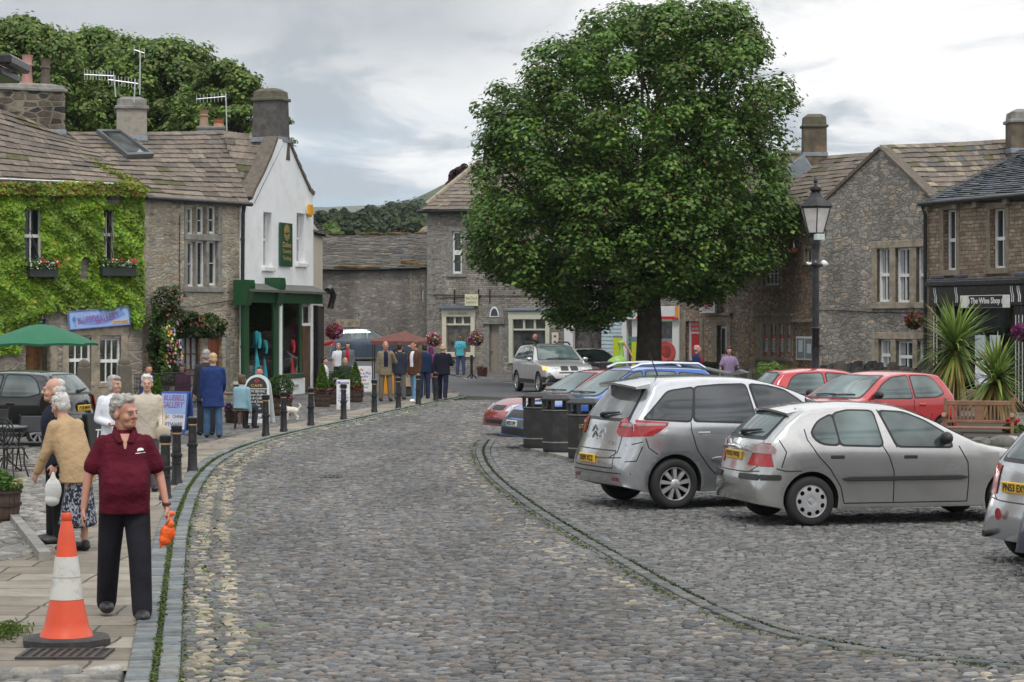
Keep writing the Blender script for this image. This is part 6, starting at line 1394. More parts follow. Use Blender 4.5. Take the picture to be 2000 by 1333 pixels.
def person(label,pos,yaw,H=1.72,vox=.018,skin=SKIN,hair=HAIRG,hs='short',top=None,sleeve='long',hem=.86,loose=1.0,legs=None,bottom='trousers',bmat=None,shoes=SHOE,lean=0,hyaw=0,hpitch=0,arms=None,belly=0,build=1.0,sit=False,skirt_z=.40,group='people in the square',inner=None,turn=0,female=False,lw=1.0):
    k = H / 1.75; root = thing('person',label,'person',pos,yaw,group)
    HIP = V3(0,0,.93 if not sit else .50); ML = Matrix.Translation(HIP) @ Matrix.Rotation(lean,4,'X') @ Matrix.Translation(-V3(0,0,.93))
    if turn: ML = ML @ Matrix.Rotation(turn,4,'Z')
    def U(x,y,z): return (ML @ V3(x,y,z)) * k
    sw = .166 * build; nb = U(0,.015,1.47)
    MH = Matrix.Translation(U(0,-.008,1.478)) @ Matrix.Rotation(lean*.25+hpitch,4,'X') @ Matrix.Rotation(hyaw,4,'Z') @ Matrix.Scale(k*1.10,4)
    def Hd(x,y,z): return MH @ V3(x,y,z)
    def he(x,y,z,a,b_,c): return ('e',Hd(x,y,z),(a*k*1.08,b_*k*1.08,c*k*1.08),MH.to_3x3().normalized())
    # skin: one continuous body
    sk = [he(0,.012,.155,.074,.093,.088),he(0,-.022,.100,.060,.070,.082),he(0,-.052,.046,.043 if female else .050,.043,.036),he(0,.03,.06,.05,.05,.06),
          ('c',Hd(-.030,-.084,.143),Hd(.030,-.084,.143),.015*k,.015*k),('c',Hd(0,-.094,.135),Hd(0,-.113,.098),.009*k,.0145*k),he(.014,-.096,.096,.010,.010,.008),he(-.014,-.096,.096,.010,.010,.008),
          he(.038,-.062,.092,.024,.024,.026),he(-.038,-.062,.092,.024,.024,.026),('c',Hd(-.018,-.082,.066),Hd(.018,-.082,.066),.010*k,.010*k),he(0,-.075,.038,.018,.016,.014),
          he(.077,.008,.105,.010,.022,.032),he(-.077,.008,.105,.010,.022,.032),('c',nb,Hd(0,.015,.05),.068*k,(.055 if female else .064)*k),('c',U(0,.01,1.35),nb,.10*k,.062*k),('c',U(0,0,.98),U(0,0,1.32),.11*k,.12*k)]
    arms = arms or {}; A_ = {}
    for sd_,nm in ((1,'L'),(-1,'R')):
        ua,fa = arms.get(nm,((.12*1,-.02,-1),(.05,-.22,-1)))
        sh = U(sw*sd_,.01,1.378); mr = Matrix.Rotation(lean*.0,3,'X')
        u_ = V3(ua[0]*sd_,ua[1],ua[2]).normalized(); f_ = V3(fa[0]*sd_,fa[1],fa[2]).normalized()
        el = sh + u_ * .285 * k; wr = el + f_ * .25 * k; A_[nm] = (sh,el,wr,f_)
        sk += [('c',sh,el,.044*k*build,.038*k),('c',el,wr,.038*k*build,.026*k)]
        side = f_.cross(V3(0,1,0)); side = side.normalized() if side.length > .2 else V3(1,0,0); inn = side.cross(f_).normalized()
        side = inn if abs(inn.y) > .5 else side        # broad side of the palm runs front to back
        if side.y > 0: side = -side
        pin_ = f_.cross(side).normalized(); pin_ = pin_ if pin_.x * sd_ < 0 else -pin_
        pm_ = wr + f_ * .052 * k
        for q in (-.026,-.009,.009,.026): sk.append(('c',wr+f_*.01*k+side*q*.5*k,wr+f_*.082*k+side*q*k,.016*k,.0125*k))
        curl = .55
        for q,l in ((-.028,.066),(-.0095,.076),(.0095,.070),(.028,.055)):
            a0 = wr + f_ * .085 * k + side * q * k; a1 = a0 + (f_+pin_*curl*.5).normalized() * l * .5 * k; a2 = a1 + (f_+pin_*curl*1.6).normalized() * l * .5 * k; sk += [('c',a0,a1,.0095*k,.009*k),('c',a1,a2,.009*k,.0075*k)]
        t0 = wr + f_ * .03 * k - side * -.024 * k; t1 = t0 + (f_*.8+side*.7+pin_*.35).normalized() * .045 * k; t2 = t1 + (f_+pin_*.5+side*.1).normalized() * .03 * k
        sk += [('c',t0,t1,.013*k,.011*k),('c',t1,t2,.011*k,.009*k)]
    legs = legs or {}; Lg = {}
    for sd_,nm in ((1,'L'),(-1,'R')):
        fw,sp,kb = legs.get(nm,(.03,.05,.03)); hp = V3(.088*sd_,0,HIP.z) * k
        if sit: kn = hp + V3(.05*sd_,-.42,.0) * k; an = kn + V3(0,-.02+.10,-.42) * k; an = V3(kn.x,kn.y+.06*k,.08*k)
        else:
            td = V3(math.sin(sp)*sd_,-math.sin(fw),-math.cos(fw)).normalized(); kn = hp + td * .43 * k; a2 = fw - kb; sd2 = V3(math.sin(sp)*sd_*.6,-math.sin(a2),-math.cos(a2)).normalized(); an = kn + sd2 * .42 * k
        Lg[nm] = (hp,kn,an); sk += [('c',hp,kn,.075*k,.052*k),('c',kn,an,.052*k,.036*k),('c',an,an+V3(0,-.08,-.03)*k,.034*k,.028*k)]
    lo = min(Lg['L'][2].z,Lg['R'][2].z) - .085 * k
    if not sit: root.location.z -= lo * 1.0
    body = blob('body',sk,vox*.75,skin,root,1)
    # eyes, brows, mouth
    if vox < .016:
        e = B()
        for s_ in (-1,1): e.ico(Hd(.029*s_,-.0835,.122),.0095*k,2,(1.3,.7,.8))
        e.build('eye',plain('eye',(.35,.34,.33),.2,var=.02),body,60); e = B()
        for s_ in (-1,1): e.ico(Hd(.029*s_,-.0905,.122),.0052*k,1)
        e.build('iris',plain('iris',(.03,.03,.03),.15),body,60)
        e = B(); e.tube([Hd(-.021,-.089,.0615),Hd(0,-.0945,.066),Hd(.021,-.089,.0615)],[.002*k,.0035*k,.002*k],6); e.build('mouth',plain('lips',(.30,.10,.085),.5),body,60)
        e = B()
        for s_ in (-1,1): e.tube([Hd(.012*s_,-.098,.145),Hd(.03*s_,-.096,.150),Hd(.048*s_,-.082,.143)],[.004*k,.005*k,.003*k],5)
        e.build('eyebrow',hair,body,60)
    else:
        e = B()
        for s_ in (-1,1): e.ico(Hd(.029*s_,-.088,.124),.011*k,1,(1.3,.6,.7))
        e.build('eye',plain('dark_eye',(.06,.04,.035),.4),body,60)  # one plain dark ball per eye on the coarser figures
    # hair
    if hs != 'bald':
        hp = []
        if hs in ('short','bob','long','curly'):
            hp = [he(0,.030,.178,.080,.094,.078),he(0,.052,.120,.074,.068,.070),he(0,-.035,.218,.058,.046,.026)]
        if hs == 'bob': hp += [he(.064,.022,.095,.028,.055,.075),he(-.064,.022,.095,.028,.055,.075),he(0,.065,.09,.07,.045,.07),he(0,-.045,.205,.065,.05,.035)]
        if hs == 'long': hp += [he(.066,.02,.08,.026,.05,.10),he(-.066,.02,.08,.026,.05,.10),he(0,.065,.05,.075,.045,.13),he(0,-.05,.20,.068,.05,.036)]
        if hs == 'curly':
            random.seed(int(H*1000)+3)
            for i in range(60):
                a = random.uniform(0,2*math.pi); zz = random.uniform(.10,.25); r_ = math.sqrt(max(.05,1-((zz-.15)/.12) **2)); x,y = .078 * r_ * math.cos(a),.025 + .088 * r_ * math.sin(a)
                if y < -.02 and zz < .195: continue
                hp.append(he(x*.95,y*.97,zz,.019,.019,.018))
        if hs == 'fringe': hp = [he(0,.060,.125,.068,.055,.066),he(.066,.035,.125,.018,.05,.045),he(-.066,.035,.125,.018,.05,.045),he(0,.055,.185,.06,.06,.055)]
        blob('hair',hp,vox*.7,hair,body,1)
    # top
    L_ = loose; M3 = ML.to_3x3(); bl = belly; tp = []
    prof = [(1.492,.058,.062,.012),(1.468,.072,.072,.012),(1.448,.092,.080,.01),(1.42,.128,.096,.008),(1.38,.162,.110,.004),(1.32,.176,.122,-.004),(1.24,.182,.126,-.008-bl*.1),(1.16,.172+bl*.3,.122+bl*.5,-.006-bl*.4),(1.08,.162+bl*.5,.118+bl*.8,-.004-bl*.6),(1.0,.160+bl*.5,.118+bl*.8,-.002-bl*.6),(.93,.165+bl*.4,.120+bl*.6,-bl*.4),(.86,.170+bl*.3,.122+bl*.5,-bl*.3),(.74,.176+bl*.2,.128+bl*.2,0),(.60,.188,.138,0)]
    secs = []
    def sec(z_):
        zs = [p_[0] for p_ in prof][::-1]; f_i = lambda q: float(np.interp(z_,zs,[p_[q] for p_ in prof][::-1])); rx,ry,oy = f_i(1),f_i(2),f_i(3)
        Lw = L_ if z_ < 1.4 else lerp(L_,1.0,min(1,(z_-1.4)/.06)); Lw = 1 + (Lw-1) * .75
        if z_ < .93 and not sit: return (V3(0,oy+.0,z_)*k,rx*k*Lw*build,ry*k*Lw,None)
        return (U(0,oy,z_),rx*k*Lw*build,ry*k*Lw,M3)
    zz = hem if not sit else max(hem,.90)
    zl = [zz] + [z_ for z_ in np.arange(.60,1.50,.04) if z_>zz+.02] + [1.492]; secs = [sec(z_) for z_ in zl]; tp = [('l',secs)]
    for sd_,nm in ((1,'L'),(-1,'R')):
        sh,el,wr,f_ = A_[nm]; tp.append(('c',U(.09*sd_,.01,1.385),sh+V3(0,0,-.02)*k,.070*k,.064*k))
        if sleeve == 'long': tp += [('c',sh,el,.066*k*L_,.052*k*L_),('c',el,lerp(el,wr,.98),.050*k*L_,.042*k*L_)]
        elif sleeve == 'short': tp += [('c',sh,lerp(sh,el,.70),.062*k*L_,.070*k*L_)]
    tpo = blob('jacket' if sleeve == 'long' else 'shirt',tp,vox*.85,top,root,3)
    if inner:
        q = []
        for z_ in np.arange(1.0,1.47,.03):
            c_,rx,ry,M_ = sec(z_); q.append((c_+((M_ or Matrix.Identity(3)) @ V3(0,-(ry-.012*k),0)),min(.065*k,rx*.5),.028*k,M_))
        blob('shirt_front',[('l',q)],vox*.7,inner,root,1)
    # bottom
    if bottom == 'trousers':
        bp = [('e',V3(0,0,HIP.z+.02)*k,(.155*k*build,.118*k+belly*.4,.12*k),Matrix.Identity(3))]
        for nm in 'LR': hp,kn,an = Lg[nm]; bp += [('c',hp+V3(0,0,-.02)*k,kn,.098*k*lw,.080*k*lw),('c',kn,an+V3(0,.0,-.02)*k,.080*k*lw,.070*k*lw)]
        blob('trousers',bp,vox*.85,bmat,root,3)
    else:
        bp = []; n = 14
        for i in range(n):
            t = i / (n-1); zz = lerp(.88,skirt_z,t); bp.append(('e',V3(0,(.05*math.sin(lean)*(1-t)),zz)*k,((.14+.085*t)*k,(.115+.085*t)*k,.06*k),Matrix.Identity(3)))
        blob('skirt',bp,vox*.85,bmat,root,3)
    sp_ = []
    for nm in 'LR':
        an = Lg[nm][2]; sp_ += [('e',an+V3(0,-.06,-.045)*k,(.058*k,.14*k,.050*k),Matrix.Identity(3)),('e',an+V3(0,-.11,-.05)*k,(.058*k,.08*k,.045*k),Matrix.Identity(3)),('c',an+V3(0,.01,-.01)*k,an+V3(0,.015,-.05)*k,.050*k,.048*k)]
    blob('shoes',sp_,vox*.8,shoes,root,1)
    root['hands'] = 1; del root['hands']
    Mw = Matrix.Translation(root.location) @ Matrix.Rotation(yaw,4,'Z')
    return root,{n_:Mw @ (A_[n_][2]+A_[n_][3]*.09*k) for n_ in 'LR'},MH,(tpo,body,U,k)
def at(px,D,z=0.02): p = P(px,HY,D); return Vector((p.x,p.y,z))
# --- foreground man
MAR = cloth('maroon_polo_cotton',(.088,.006,.016),.18,6,.7); BLK = cloth('black_trouser_cloth',(.014,.014,.020),.3,5)
o,hd,MH,(tpo,body,U,k) = person('man in a maroon polo shirt walking with an orange bag past the traffic cone',at(243,18.35,.014),R(12),1.79,.0115,SKIN2,HAIRG,'curly',MAR,'short',.83,1.05,dict(L=(.24,.06,.08),R=(-.20,.06,.22)),'trousers',BLK,lean=.02,hyaw=R(42),hpitch=.08,
    arms=dict(R=((.44,.0,-1),(.14,-.10,-1)),L=((.42,.04,-1),(.20,-.34,-1))),belly=.07,build=.98,lw=1.12)
b = B()   # collar
for s_ in (-1,1): b.prism([U(.012*s_,-.118,1.385),U(.066*s_,-.055,1.485),U(.085*s_,-.01,1.492),U(.100*s_,-.045,1.445),U(.060*s_,-.118,1.382)],(0,-.010,.006))
b.tube([U(-.075,-.02,1.487),U(-.062,.06,1.50),U(0,.082,1.505),U(.062,.06,1.50),U(.075,-.02,1.487)],.016,8); b.build('collar',MAR,tpo,60)
dgv = lambda ob: BVHTree.FromPolygons([v.co for v in ob.data.vertices],[tuple(p.vertices) for p in ob.data.polygons])
tv = dgv(tpo); b = B()
def shirt_patch(b,poly,y0=-1):
    vo,fs = cdt(poly,grid=.012); P_ = []
    for x,z in vo: h_ = tv.ray_cast(Vector((x,y0,z)),Vector((0,1,0))); P_.append((h_[0]+Vector((0,-.004,0))) if h_[0] else Vector((x,-.2,z)))
    b.add(P_,fs)
sk_,_ = 0,0
vb = B(); shirt_patch(vb,[(-.036*k,1.45*k),(.036*k,1.45*k),(.006*k,1.335*k),(-.006*k,1.335*k)]); vb.build('open_neck',SKIN2,body,60)
shirt_patch(b,[(.095,1.345),(.145,1.35),(.147,1.362),(.13,1.372),(.105,1.37),(.093,1.358)]); shirt_patch(b,[(.080,1.325),(.160,1.331),(.160,1.337),(.080,1.331)]); b.build('shirt_logo',WHITE,tpo)
# tattoos as ink patches on the arms, and a wrist strap
av = dgv(body); b = B(); ink = plain('tattoo_ink',(.06,.055,.06),.6)
random.seed(9);
for (cx,cz,sc) in ((-.335,1.10,1),(.33,1.14,.7)):
    for i in range(11):
        x,z = cx * k + random.uniform(-.02,.02),(cz+random.uniform(-.06,.06)) * k; r_ = random.uniform(.006,.013) * sc; vs = []
        for a in np.linspace(0,2*math.pi,8,endpoint=False):
            h_ = av.ray_cast(Vector((x+r_*math.cos(a),-1,z+r_*1.3*math.sin(a))),Vector((0,1,0)))
            if h_[0] is None: break
            vs.append(h_[0]+Vector((0,-.0025,0)))
        if len(vs) == 8: b.poly(vs)
if b.v: b.build('tattoo',ink,body)
Mw = Matrix.Translation(o.location) @ Matrix.Rotation(R(12),4,'Z'); hl_ = Mw.inverted() @ hd['L']; hr_ = hl_ + Vector((-.02,.03,.13))
b = B(); b.lathe([(.031,-.012),(.036,-.01),(.036,.01),(.031,.012)],(0,0,0),16,Matrix.Translation(lerp(hl_,hr_,.82)) @ Matrix.Rotation(R(15),4,'X')); b.build('wrist_strap',plain('brown_strap',(.10,.03,.02),.5),body,60)
ORB = plain('orange_carrier_bag',(.80,.11,.01),.4,var=.25,scale=9,bmp=.6,bscale=14)
hp_ = hd['L'] + Vector((0,0,.0)); bt = thing('carrier_bag','bright orange plastic carrier bag in the hand of the man in maroon','bag',hp_,.3)
bo = blob('bag',[('e',V3(-.01,0,-.15),(.075,.04,.085),Matrix.Identity(3)),('e',V3(-.035,0,-.22),(.065,.035,.06),Matrix.Rotation(.5,3,'Y')),('c',V3(.01,0,-.07),V3(0,0,.0),.045,.018),('e',V3(.02,0,.035),(.045,.028,.028),Matrix.Identity(3)),('e',V3(-.012,.01,.02),(.03,.025,.035),Matrix.Identity(3)),('c',V3(-.05,0,-.20),V3(-.085,0,-.30),.03,.008)],.008,ORB,bt,1); bt.scale = (.82,.82,.82)
# --- elderly couple at the left
BEI = cloth('beige_jacket_cloth',(.42,.29,.165),.12,5,.5); NAVJ = cloth('dark_navy_cloth',(.014,.017,.032),.35,5); m,t_,p_ = newmat('patterned_skirt_cloth')
tcn = N(t_,'ShaderNodeTexCoord').outputs['Object']; L(t_,ramp(t_,noise(t_,mapping(t_,tcn,(1,1,.8)),26,3,.5,1.0),[(.50,(.012,.014,.025)),(.55,(.26,.27,.32))]),p_.inputs['Base Color']); p_.inputs['Roughness'].default_value = .9; PATT = m
_,hdo,_,_ = person('old man in a navy jacket and glasses facing left behind the woman in beige',at(112,24.6,.02),R(-62),1.76,.013,SKIN,HAIRW,'fringe',NAVJ,'long',.80,1.18,None,'trousers',cloth('black_cloth',(.012,.012,.013)),hyaw=R(-18),hpitch=-.02,arms=dict(R=((.2,.1,-1),(.1,-.3,-1)),L=((.15,-.05,-1),(.05,-.25,-1))),lean=.06)
o,hd2,MH,(tpo,body2,U2,k2) = person(female=True,label='old woman in a beige jacket and patterned skirt stooping with her back turned',pos=at(152,23.7,.02),yaw=R(238),H=1.66,vox=.013,skin=SKIN,hair=HAIRW,hs='curly',top=BEI,sleeve='long',hem=.74,loose=1.22,legs=None,bottom='skirt',bmat=PATT,lean=.42,hyaw=R(-10),hpitch=.10,skirt_z=.30,arms=dict(R=((.15,-.25,-1),(-.05,-.5,-1)),L=((.15,-.3,-1),(.0,-.6,-1))),build=1.05,belly=.02)
wst = thing('walking_stick','brown wooden walking stick beside the stooping woman in beige','walking stick',at(127,23.9,.015)); b = B(); b.tube([(0,0,0),(.01,0,.75),(.0,.0,.84),(-.04,0,.88),(-.09,0,.85)],.014,8); b.build('stick',plain('brown_wood',(.16,.06,.025),.5),wst,60); b = B(); b.cyl((0,0,0),(0,0,.04),.018,n=8); b.build('ferrule',BPLAST,wst)
wb = blob('carrier_bag',[('e',V3(0,0,-.18),(.09,.05,.14),Matrix.Identity(3)),('c',V3(0,0,-.06),V3(0,0,.02),.035,.012),('e',V3(-.01,0,-.28),(.08,.05,.07),Matrix.Identity(3))],.012,plain('white_carrier_bag',(.62,.62,.60),.4,var=.1,bmp=.5,bscale=15),None,1)
wb.location = hdo['L'] + Vector((0,0,-.02)); tag(wb,'white plastic carrier bag hanging beside the old man in navy','bag')
# --- two women behind
WHT = cloth('white_knit',(.66,.67,.72),.05,6,.4); CRM = cloth('cream_knit',(.50,.44,.36),.08,6,.5)
o,hd3,_,(tpo,body3,U3,k3) = person(female=True,label='woman in a long white top with grey hair holding something at her waist',pos=at(224,31.6),yaw=R(15),H=1.63,vox=.014,skin=SKIN,hair=HAIRG,hs='bob',top=WHT,sleeve='long',hem=.72,loose=1.2,legs=None,bottom='trousers',bmat=NAVJ,hyaw=R(40),arms=dict(R=((.25,.05,-1),(-.55,-.8,-.25)),L=((.25,.05,-1),(-.6,-.8,-.2))),build=1.05)
b = B(); b.tube([U3(.16,-.11,1.05),U3(.13,-.13,1.25),U3(.11,-.06,1.46),U3(.15,.06,1.42)],[.012]*4,6); o = b.build('bag_strap',plain('tan_leather',(.35,.19,.09),.5),tpo,60)
o,_,_,(tpo,_,U4,k4) = person(female=True,label='woman in a cream cardigan with curled white hair walking toward the camera',pos=at(287,32.3),yaw=R(8),H=1.62,vox=.014,skin=SKIN,hair=HAIRW,hs='curly',top=CRM,sleeve='long',hem=.78,loose=1.15,legs=None,bottom='trousers',bmat=cloth('grey_cloth',(.10,.10,.11)),arms=dict(L=((.2,-.1,-1),(.0,-.8,-.5))))
hb = blob('handbag',[('e',V3(0,0,-.12),(.11,.05,.12),Matrix.Identity(3)),('c',V3(0,0,0),V3(.0,0,.28),.012,.012)],.012,plain('beige_leather',(.40,.34,.24),.6,bmp=.3),None,1); hb.location = P(318,830,32); tag(hb,'soft beige handbag carried by the woman in the cream cardigan','handbag')
# --- middle distance
NAV = cloth('navy_coat_cloth',(.018,.04,.14),.2,5,.6); JEAN = cloth('blue_denim',(.06,.12,.21),.25,5); DJEAN = cloth('dark_denim',(.025,.04,.09),.3,5); DRK = cloth('charcoal_cloth',(.03,.032,.04),.25,5)
person('fair haired person in a navy coat and jeans seen from behind by the gallery board',at(416,47.6),R(188),1.74,.016,SKIN,HAIRY,'short',NAV,'long',.62,1.28,dict(L=(.05,.06,0),R=(-.05,.06,.05)),'trousers',JEAN,lean=.10,arms=dict(R=((.15,-.2,-1),(.0,-.9,-.5))),build=1.05)
person('grey haired man in a dark coat just behind the person in the navy coat',at(403,48.6),R(200),1.80,.018,SKIN,HAIRG,'short',DRK,'long',.68,1.2,None,'trousers',DRK,lean=.06)
person('seated person in a pale blue hooded top with brown hair at the cafe table',at(470,52.0,.0),R(150),1.62,.018,SKIN,HAIRM,'bob',cloth('pale_blue_fleece',(.22,.36,.42),.08),'long',.86,1.2,None,'trousers',DRK,sit=True,lean=.12)
person('seated man in dark clothes behind the chalkboard',at(507,57.6,.0),R(0),1.72,.018,SKIN2,HAIRB,'short',DRK,'long',.86,1.1,None,'trousers',DRK,sit=True)
person('seated man in a blue shirt behind the iron railings, left',at(291,60.5,.0),R(20),1.72,.02,SKIN2,HAIRB,'short',cloth('royal_blue_cloth',(.03,.07,.28)),'long',.86,1.1,None,'trousers',DRK,sit=True)
person('seated dark haired person behind the iron railings, right',at(357,62.5,.0),R(-20),1.70,.02,SKIN3,HAIRB,'bob',cloth('plum_cloth',(.07,.015,.05)),'long',.86,1.1,None,'trousers',DRK,sit=True)
TANJ = cloth('khaki_jacket_cloth',(.20,.165,.115),.12,5,.5); KHA = cloth('khaki_trouser_cloth',(.17,.135,.095),.12)
person('man in a khaki jacket holding a phone to his ear',at(753,70.3),R(8),1.82,.018,SKIN2,HAIRW,'fringe',TANJ,'long',.74,1.25,dict(L=(.05,.08,0),R=(.02,.08,0)),'trousers',KHA,arms=dict(L=((.5,-.3,-1),(-.4,-.35,1)),R=((.2,0,-1),(.08,-.05,-1))),inner=cloth('navy_shirt',(.012,.015,.04)))
person('man in a dark jacket and grey trousers turned away behind the phone caller',at(781,71.8),R(170),1.74,.02,SKIN,HAIRB,'short',cloth('blue_black_cloth',(.03,.035,.055)),'long',.78,1.2,None,'trousers',cloth('mid_grey_cloth',(.13,.13,.13)))
person('young man in a brown blazer and pale jeans looking left',at(810,69.2),R(-40),1.85,.018,SKIN2,HAIRM,'short',cloth('brown_blazer_cloth',(.085,.038,.022),.15),'long',.76,1.15,dict(L=(.16,.04,.02),R=(-.12,.04,.1)),'trousers',cloth('pale_denim',(.13,.24,.36),.2),hyaw=R(-35),inner=WHT,shoes=WHITE)
person('black haired person in a navy top and jeans beside the market stall',at(829,72.5),R(195),1.72,.02,SKIN3,HAIRB,'short',cloth('navy_fleece',(.015,.03,.075)),'long',.82,1.1,None,'trousers',DJEAN)
person('person in a purple hooded coat by the market stall',at(842,76.0),R(170),1.62,.02,SKIN,cloth('purple_hood',(.14,.035,.12)),'long',cloth('purple_coat_cloth',(.15,.04,.13)),'long',.60,1.25,None,'trousers',cloth('teal_cloth',(.01,.06,.08)))
person('balding man in navy overalls walking away toward the asphalt',at(865,71.3),R(172),1.74,.018,SKIN2,HAIRY,'fringe',cloth('navy_overall_cloth',(.012,.013,.024),.3),'long',.80,1.32,dict(L=(.22,.05,.02),R=(-.22,.05,.35)),'trousers',cloth('navy_trouser',(.012,.014,.035),.3),arms=dict(L=((.30,.25,-1),(.2,.1,-1)),R=((.3,-.3,-1),(.1,-1.0,.4))),build=1.1,lean=.03)
TSH = cloth('turquoise_tshirt_cotton',(.09,.42,.52),.06)
o,_,_,(tpo,_,U5,k5) = person('man in a turquoise printed t-shirt and jeans by the flower basket',at(899,102.5,.10),R(-5),1.80,.02,SKIN3,HAIRB,'short',TSH,'short',.82,1.15,dict(L=(.0,.10,0),R=(.0,.06,0)),'trousers',cloth('washed_denim',(.05,.08,.17),.3))
b = B(); random.seed(4)
for i in range(16): x = random.uniform(-.09,.09); z = random.uniform(1.10,1.34); b.ico(U5(x,-.140,z),.016,1,(1.3,.25,.8))
b.build('shirt_print',NAVY,tpo)
person('bald man in a black top behind the four wheel drive car',at(1045,104.0,.14),R(-50),1.78,.02,SKIN2,HAIRB,'bald',cloth('black_top',(.012,.012,.016)),'long',.84,1.15,None,'trousers',DRK)
person('grey haired man in a navy fleece beside the low garden wall',at(1362,68.5),R(60),1.72,.02,SKIN2,HAIRG,'fringe',cloth('navy_fleece',(0,0,0)),'long',.84,1.2,None,'trousers',DRK,inner=cloth('red_shirt',(.3,.02,.04)))
person(female=True,label='dark haired woman in a lilac short sleeved dress behind the parked cars',pos=at(1424,67.5),yaw=R(5),H=1.68,vox=.018,skin=SKIN2,hair=HAIRB,hs='bob',top=cloth('lilac_print',(.26,.19,.30),.3,18),sleeve='short',hem=.70,loose=1.1,legs=None,bottom='skirt',bmat=cloth('lilac_print',(0,0,0)),arms=dict(L=((.45,0,-1),(.3,-.1,-1)),R=((.35,0,-1),(.1,-.1,-1))))
person('person in a white shirt and grey trousers behind the spiky palms',at(1924,57.0,.0),R(165),1.74,.02,SKIN,HAIRG,'short',WHT,'long',.84,1.1,None,'trousers',cloth('pale_grey_cloth',(.18,.18,.20)))
person('fair haired boy in a white shirt standing by the hanging flowers',at(661,84.5,.0),R(10),1.66,.02,SKIN,HAIRY,'short',WHT,'short',.84,1.1,None,'trousers',DRK)
person(female=True,label='dark haired woman in a red top and grey cardigan by the hanging flowers',pos=at(680,83.0,.0),yaw=R(-10),H=1.72,vox=.02,skin=SKIN,hair=HAIRB,hs='bob',top=cloth('grey_cardigan',(.13,.14,.17)),sleeve='long',hem=.80,loose=1.15,legs=None,bottom='trousers',bmat=DRK,inner=cloth('red_top',(.45,.015,.03)))
o,_,_,_ = person('child in a green parka with pale fur hood seated with back turned',at(674,79.0,.0),R(190),1.60,.02,SKIN,HAIRY,'bob',cloth('green_parka_cloth',(.035,.05,.03)),'long',.80,1.35,None,'trousers',DRK,sit=True)
person(female=True,label='seated woman in a white dress half hidden by the black corner post',pos=at(634,78.5,.0),yaw=R(80),H=1.62,vox=.02,skin=SKIN,hair=HAIRB,hs='short',top=WHT,sleeve='short',hem=.84,loose=1.1,legs=None,bottom='trousers',bmat=WHT,sit=True)
# --- small white dog
DG = plain('white_fur',(.62,.58,.50),.9,var=.1,scale=12,bmp=.8,bscale=50); t = thing('dog','small fluffy white dog standing by the cafe tubs','dog',at(571,56.2,.0),R(172))
pr = [('e',V3(0,0,.25),(.17,.085,.09),Matrix.Identity(3)),('e',V3(.10,0,.255),(.09,.085,.095),Matrix.Identity(3)),('c',V3(.14,0,.28),V3(.20,0,.36),.055,.05),('e',V3(.225,0,.385),(.058,.052,.052),Matrix.Identity(3)),('c',V3(.25,0,.375),V3(.30,0,.365),.03,.022),('c',V3(-.16,0,.29),V3(-.21,0,.36),.028,.022),('c',V3(-.21,0,.36),V3(-.17,0,.41),.022,.02)]
for s_ in (-1,1):
    pr += [('c',V3(.11,.05*s_,.22),V3(.105,.05*s_,.11),.035,.024),('c',V3(.105,.05*s_,.11),V3(.11,.05*s_,.02),.024,.022),('c',V3(-.11,.055*s_,.24),V3(-.09,.055*s_,.15),.045,.03),('c',V3(-.09,.055*s_,.15),V3(-.145,.055*s_,.10),.026,.02),('c',V3(-.145,.055*s_,.10),V3(-.13,.055*s_,.02),.02,.022),('e',V3(.215,.05*s_,.385),(.022,.012,.04),Matrix.Identity(3))]
bd_ = blob('body',pr,.012,DG,t,1); b = B(); b.ico((.325,0,.37),.014,1); [b.ico((.268,.028*s_,.40),.009,1) for s_ in (-1,1)]; b.build('nose_and_eyes',BPLAST,bd_)
# ================================================================ TREES AND PLANTS
BARK = plain('bark',(.055,.045,.035),.95,var=.4,scale=4,bmp=.8,bscale=14,dirt=((.10,.12,.08),2,.4))
def crown(name,C,rad,per,parent,pal,size,seed,up=.5,flatz=.45,up_bias=.25):
    g = np.random.default_rng(seed); C = np.asarray(C); n = len(C); T = n * per
    d = g.normal(size=(T,3)); d /= np.linalg.norm(d,axis=1)[:,None]; d[:,2] = np.where(g.random(T)<up_bias,np.abs(d[:,2]),d[:,2])
    r = g.uniform(.35,1,T) ** .5; rr = np.repeat(np.asarray(rad),per)
    q = np.repeat(C,per,0) + d * (r*rr)[:,None] * np.array([1,1,flatz]) + g.normal(0,.17,(T,3)) * rr[:,None]
    tone = np.repeat(g.uniform(.62,1.36,n),per)[:,None]
    return leaves(name,q,g.uniform(.7,1.3,T)*size,leafcols(T,pal,seed)*tone,parent,LEAF,up=up,seed=seed,aspect=.75)
def limbs(b,base,tips,r0,seed,mid=.45):
    random.seed(seed)
    for t in tips:
        t = Vector(t); p0 = Vector(base) + Vector((0,0,random.uniform(-.1,.9)*(t.z-base[2])*.5)); m1 = lerp(p0,t,.4) + Vector((random.uniform(-.4,.4),random.uniform(-.4,.4),random.uniform(.0,.6))); m2 = lerp(p0,t,.75) + Vector((random.uniform(-.3,.3),random.uniform(-.3,.3),random.uniform(-.2,.4)))
        b.tube([p0,m1,m2,t],[r0,r0*.6,r0*.35,r0*.12],6)
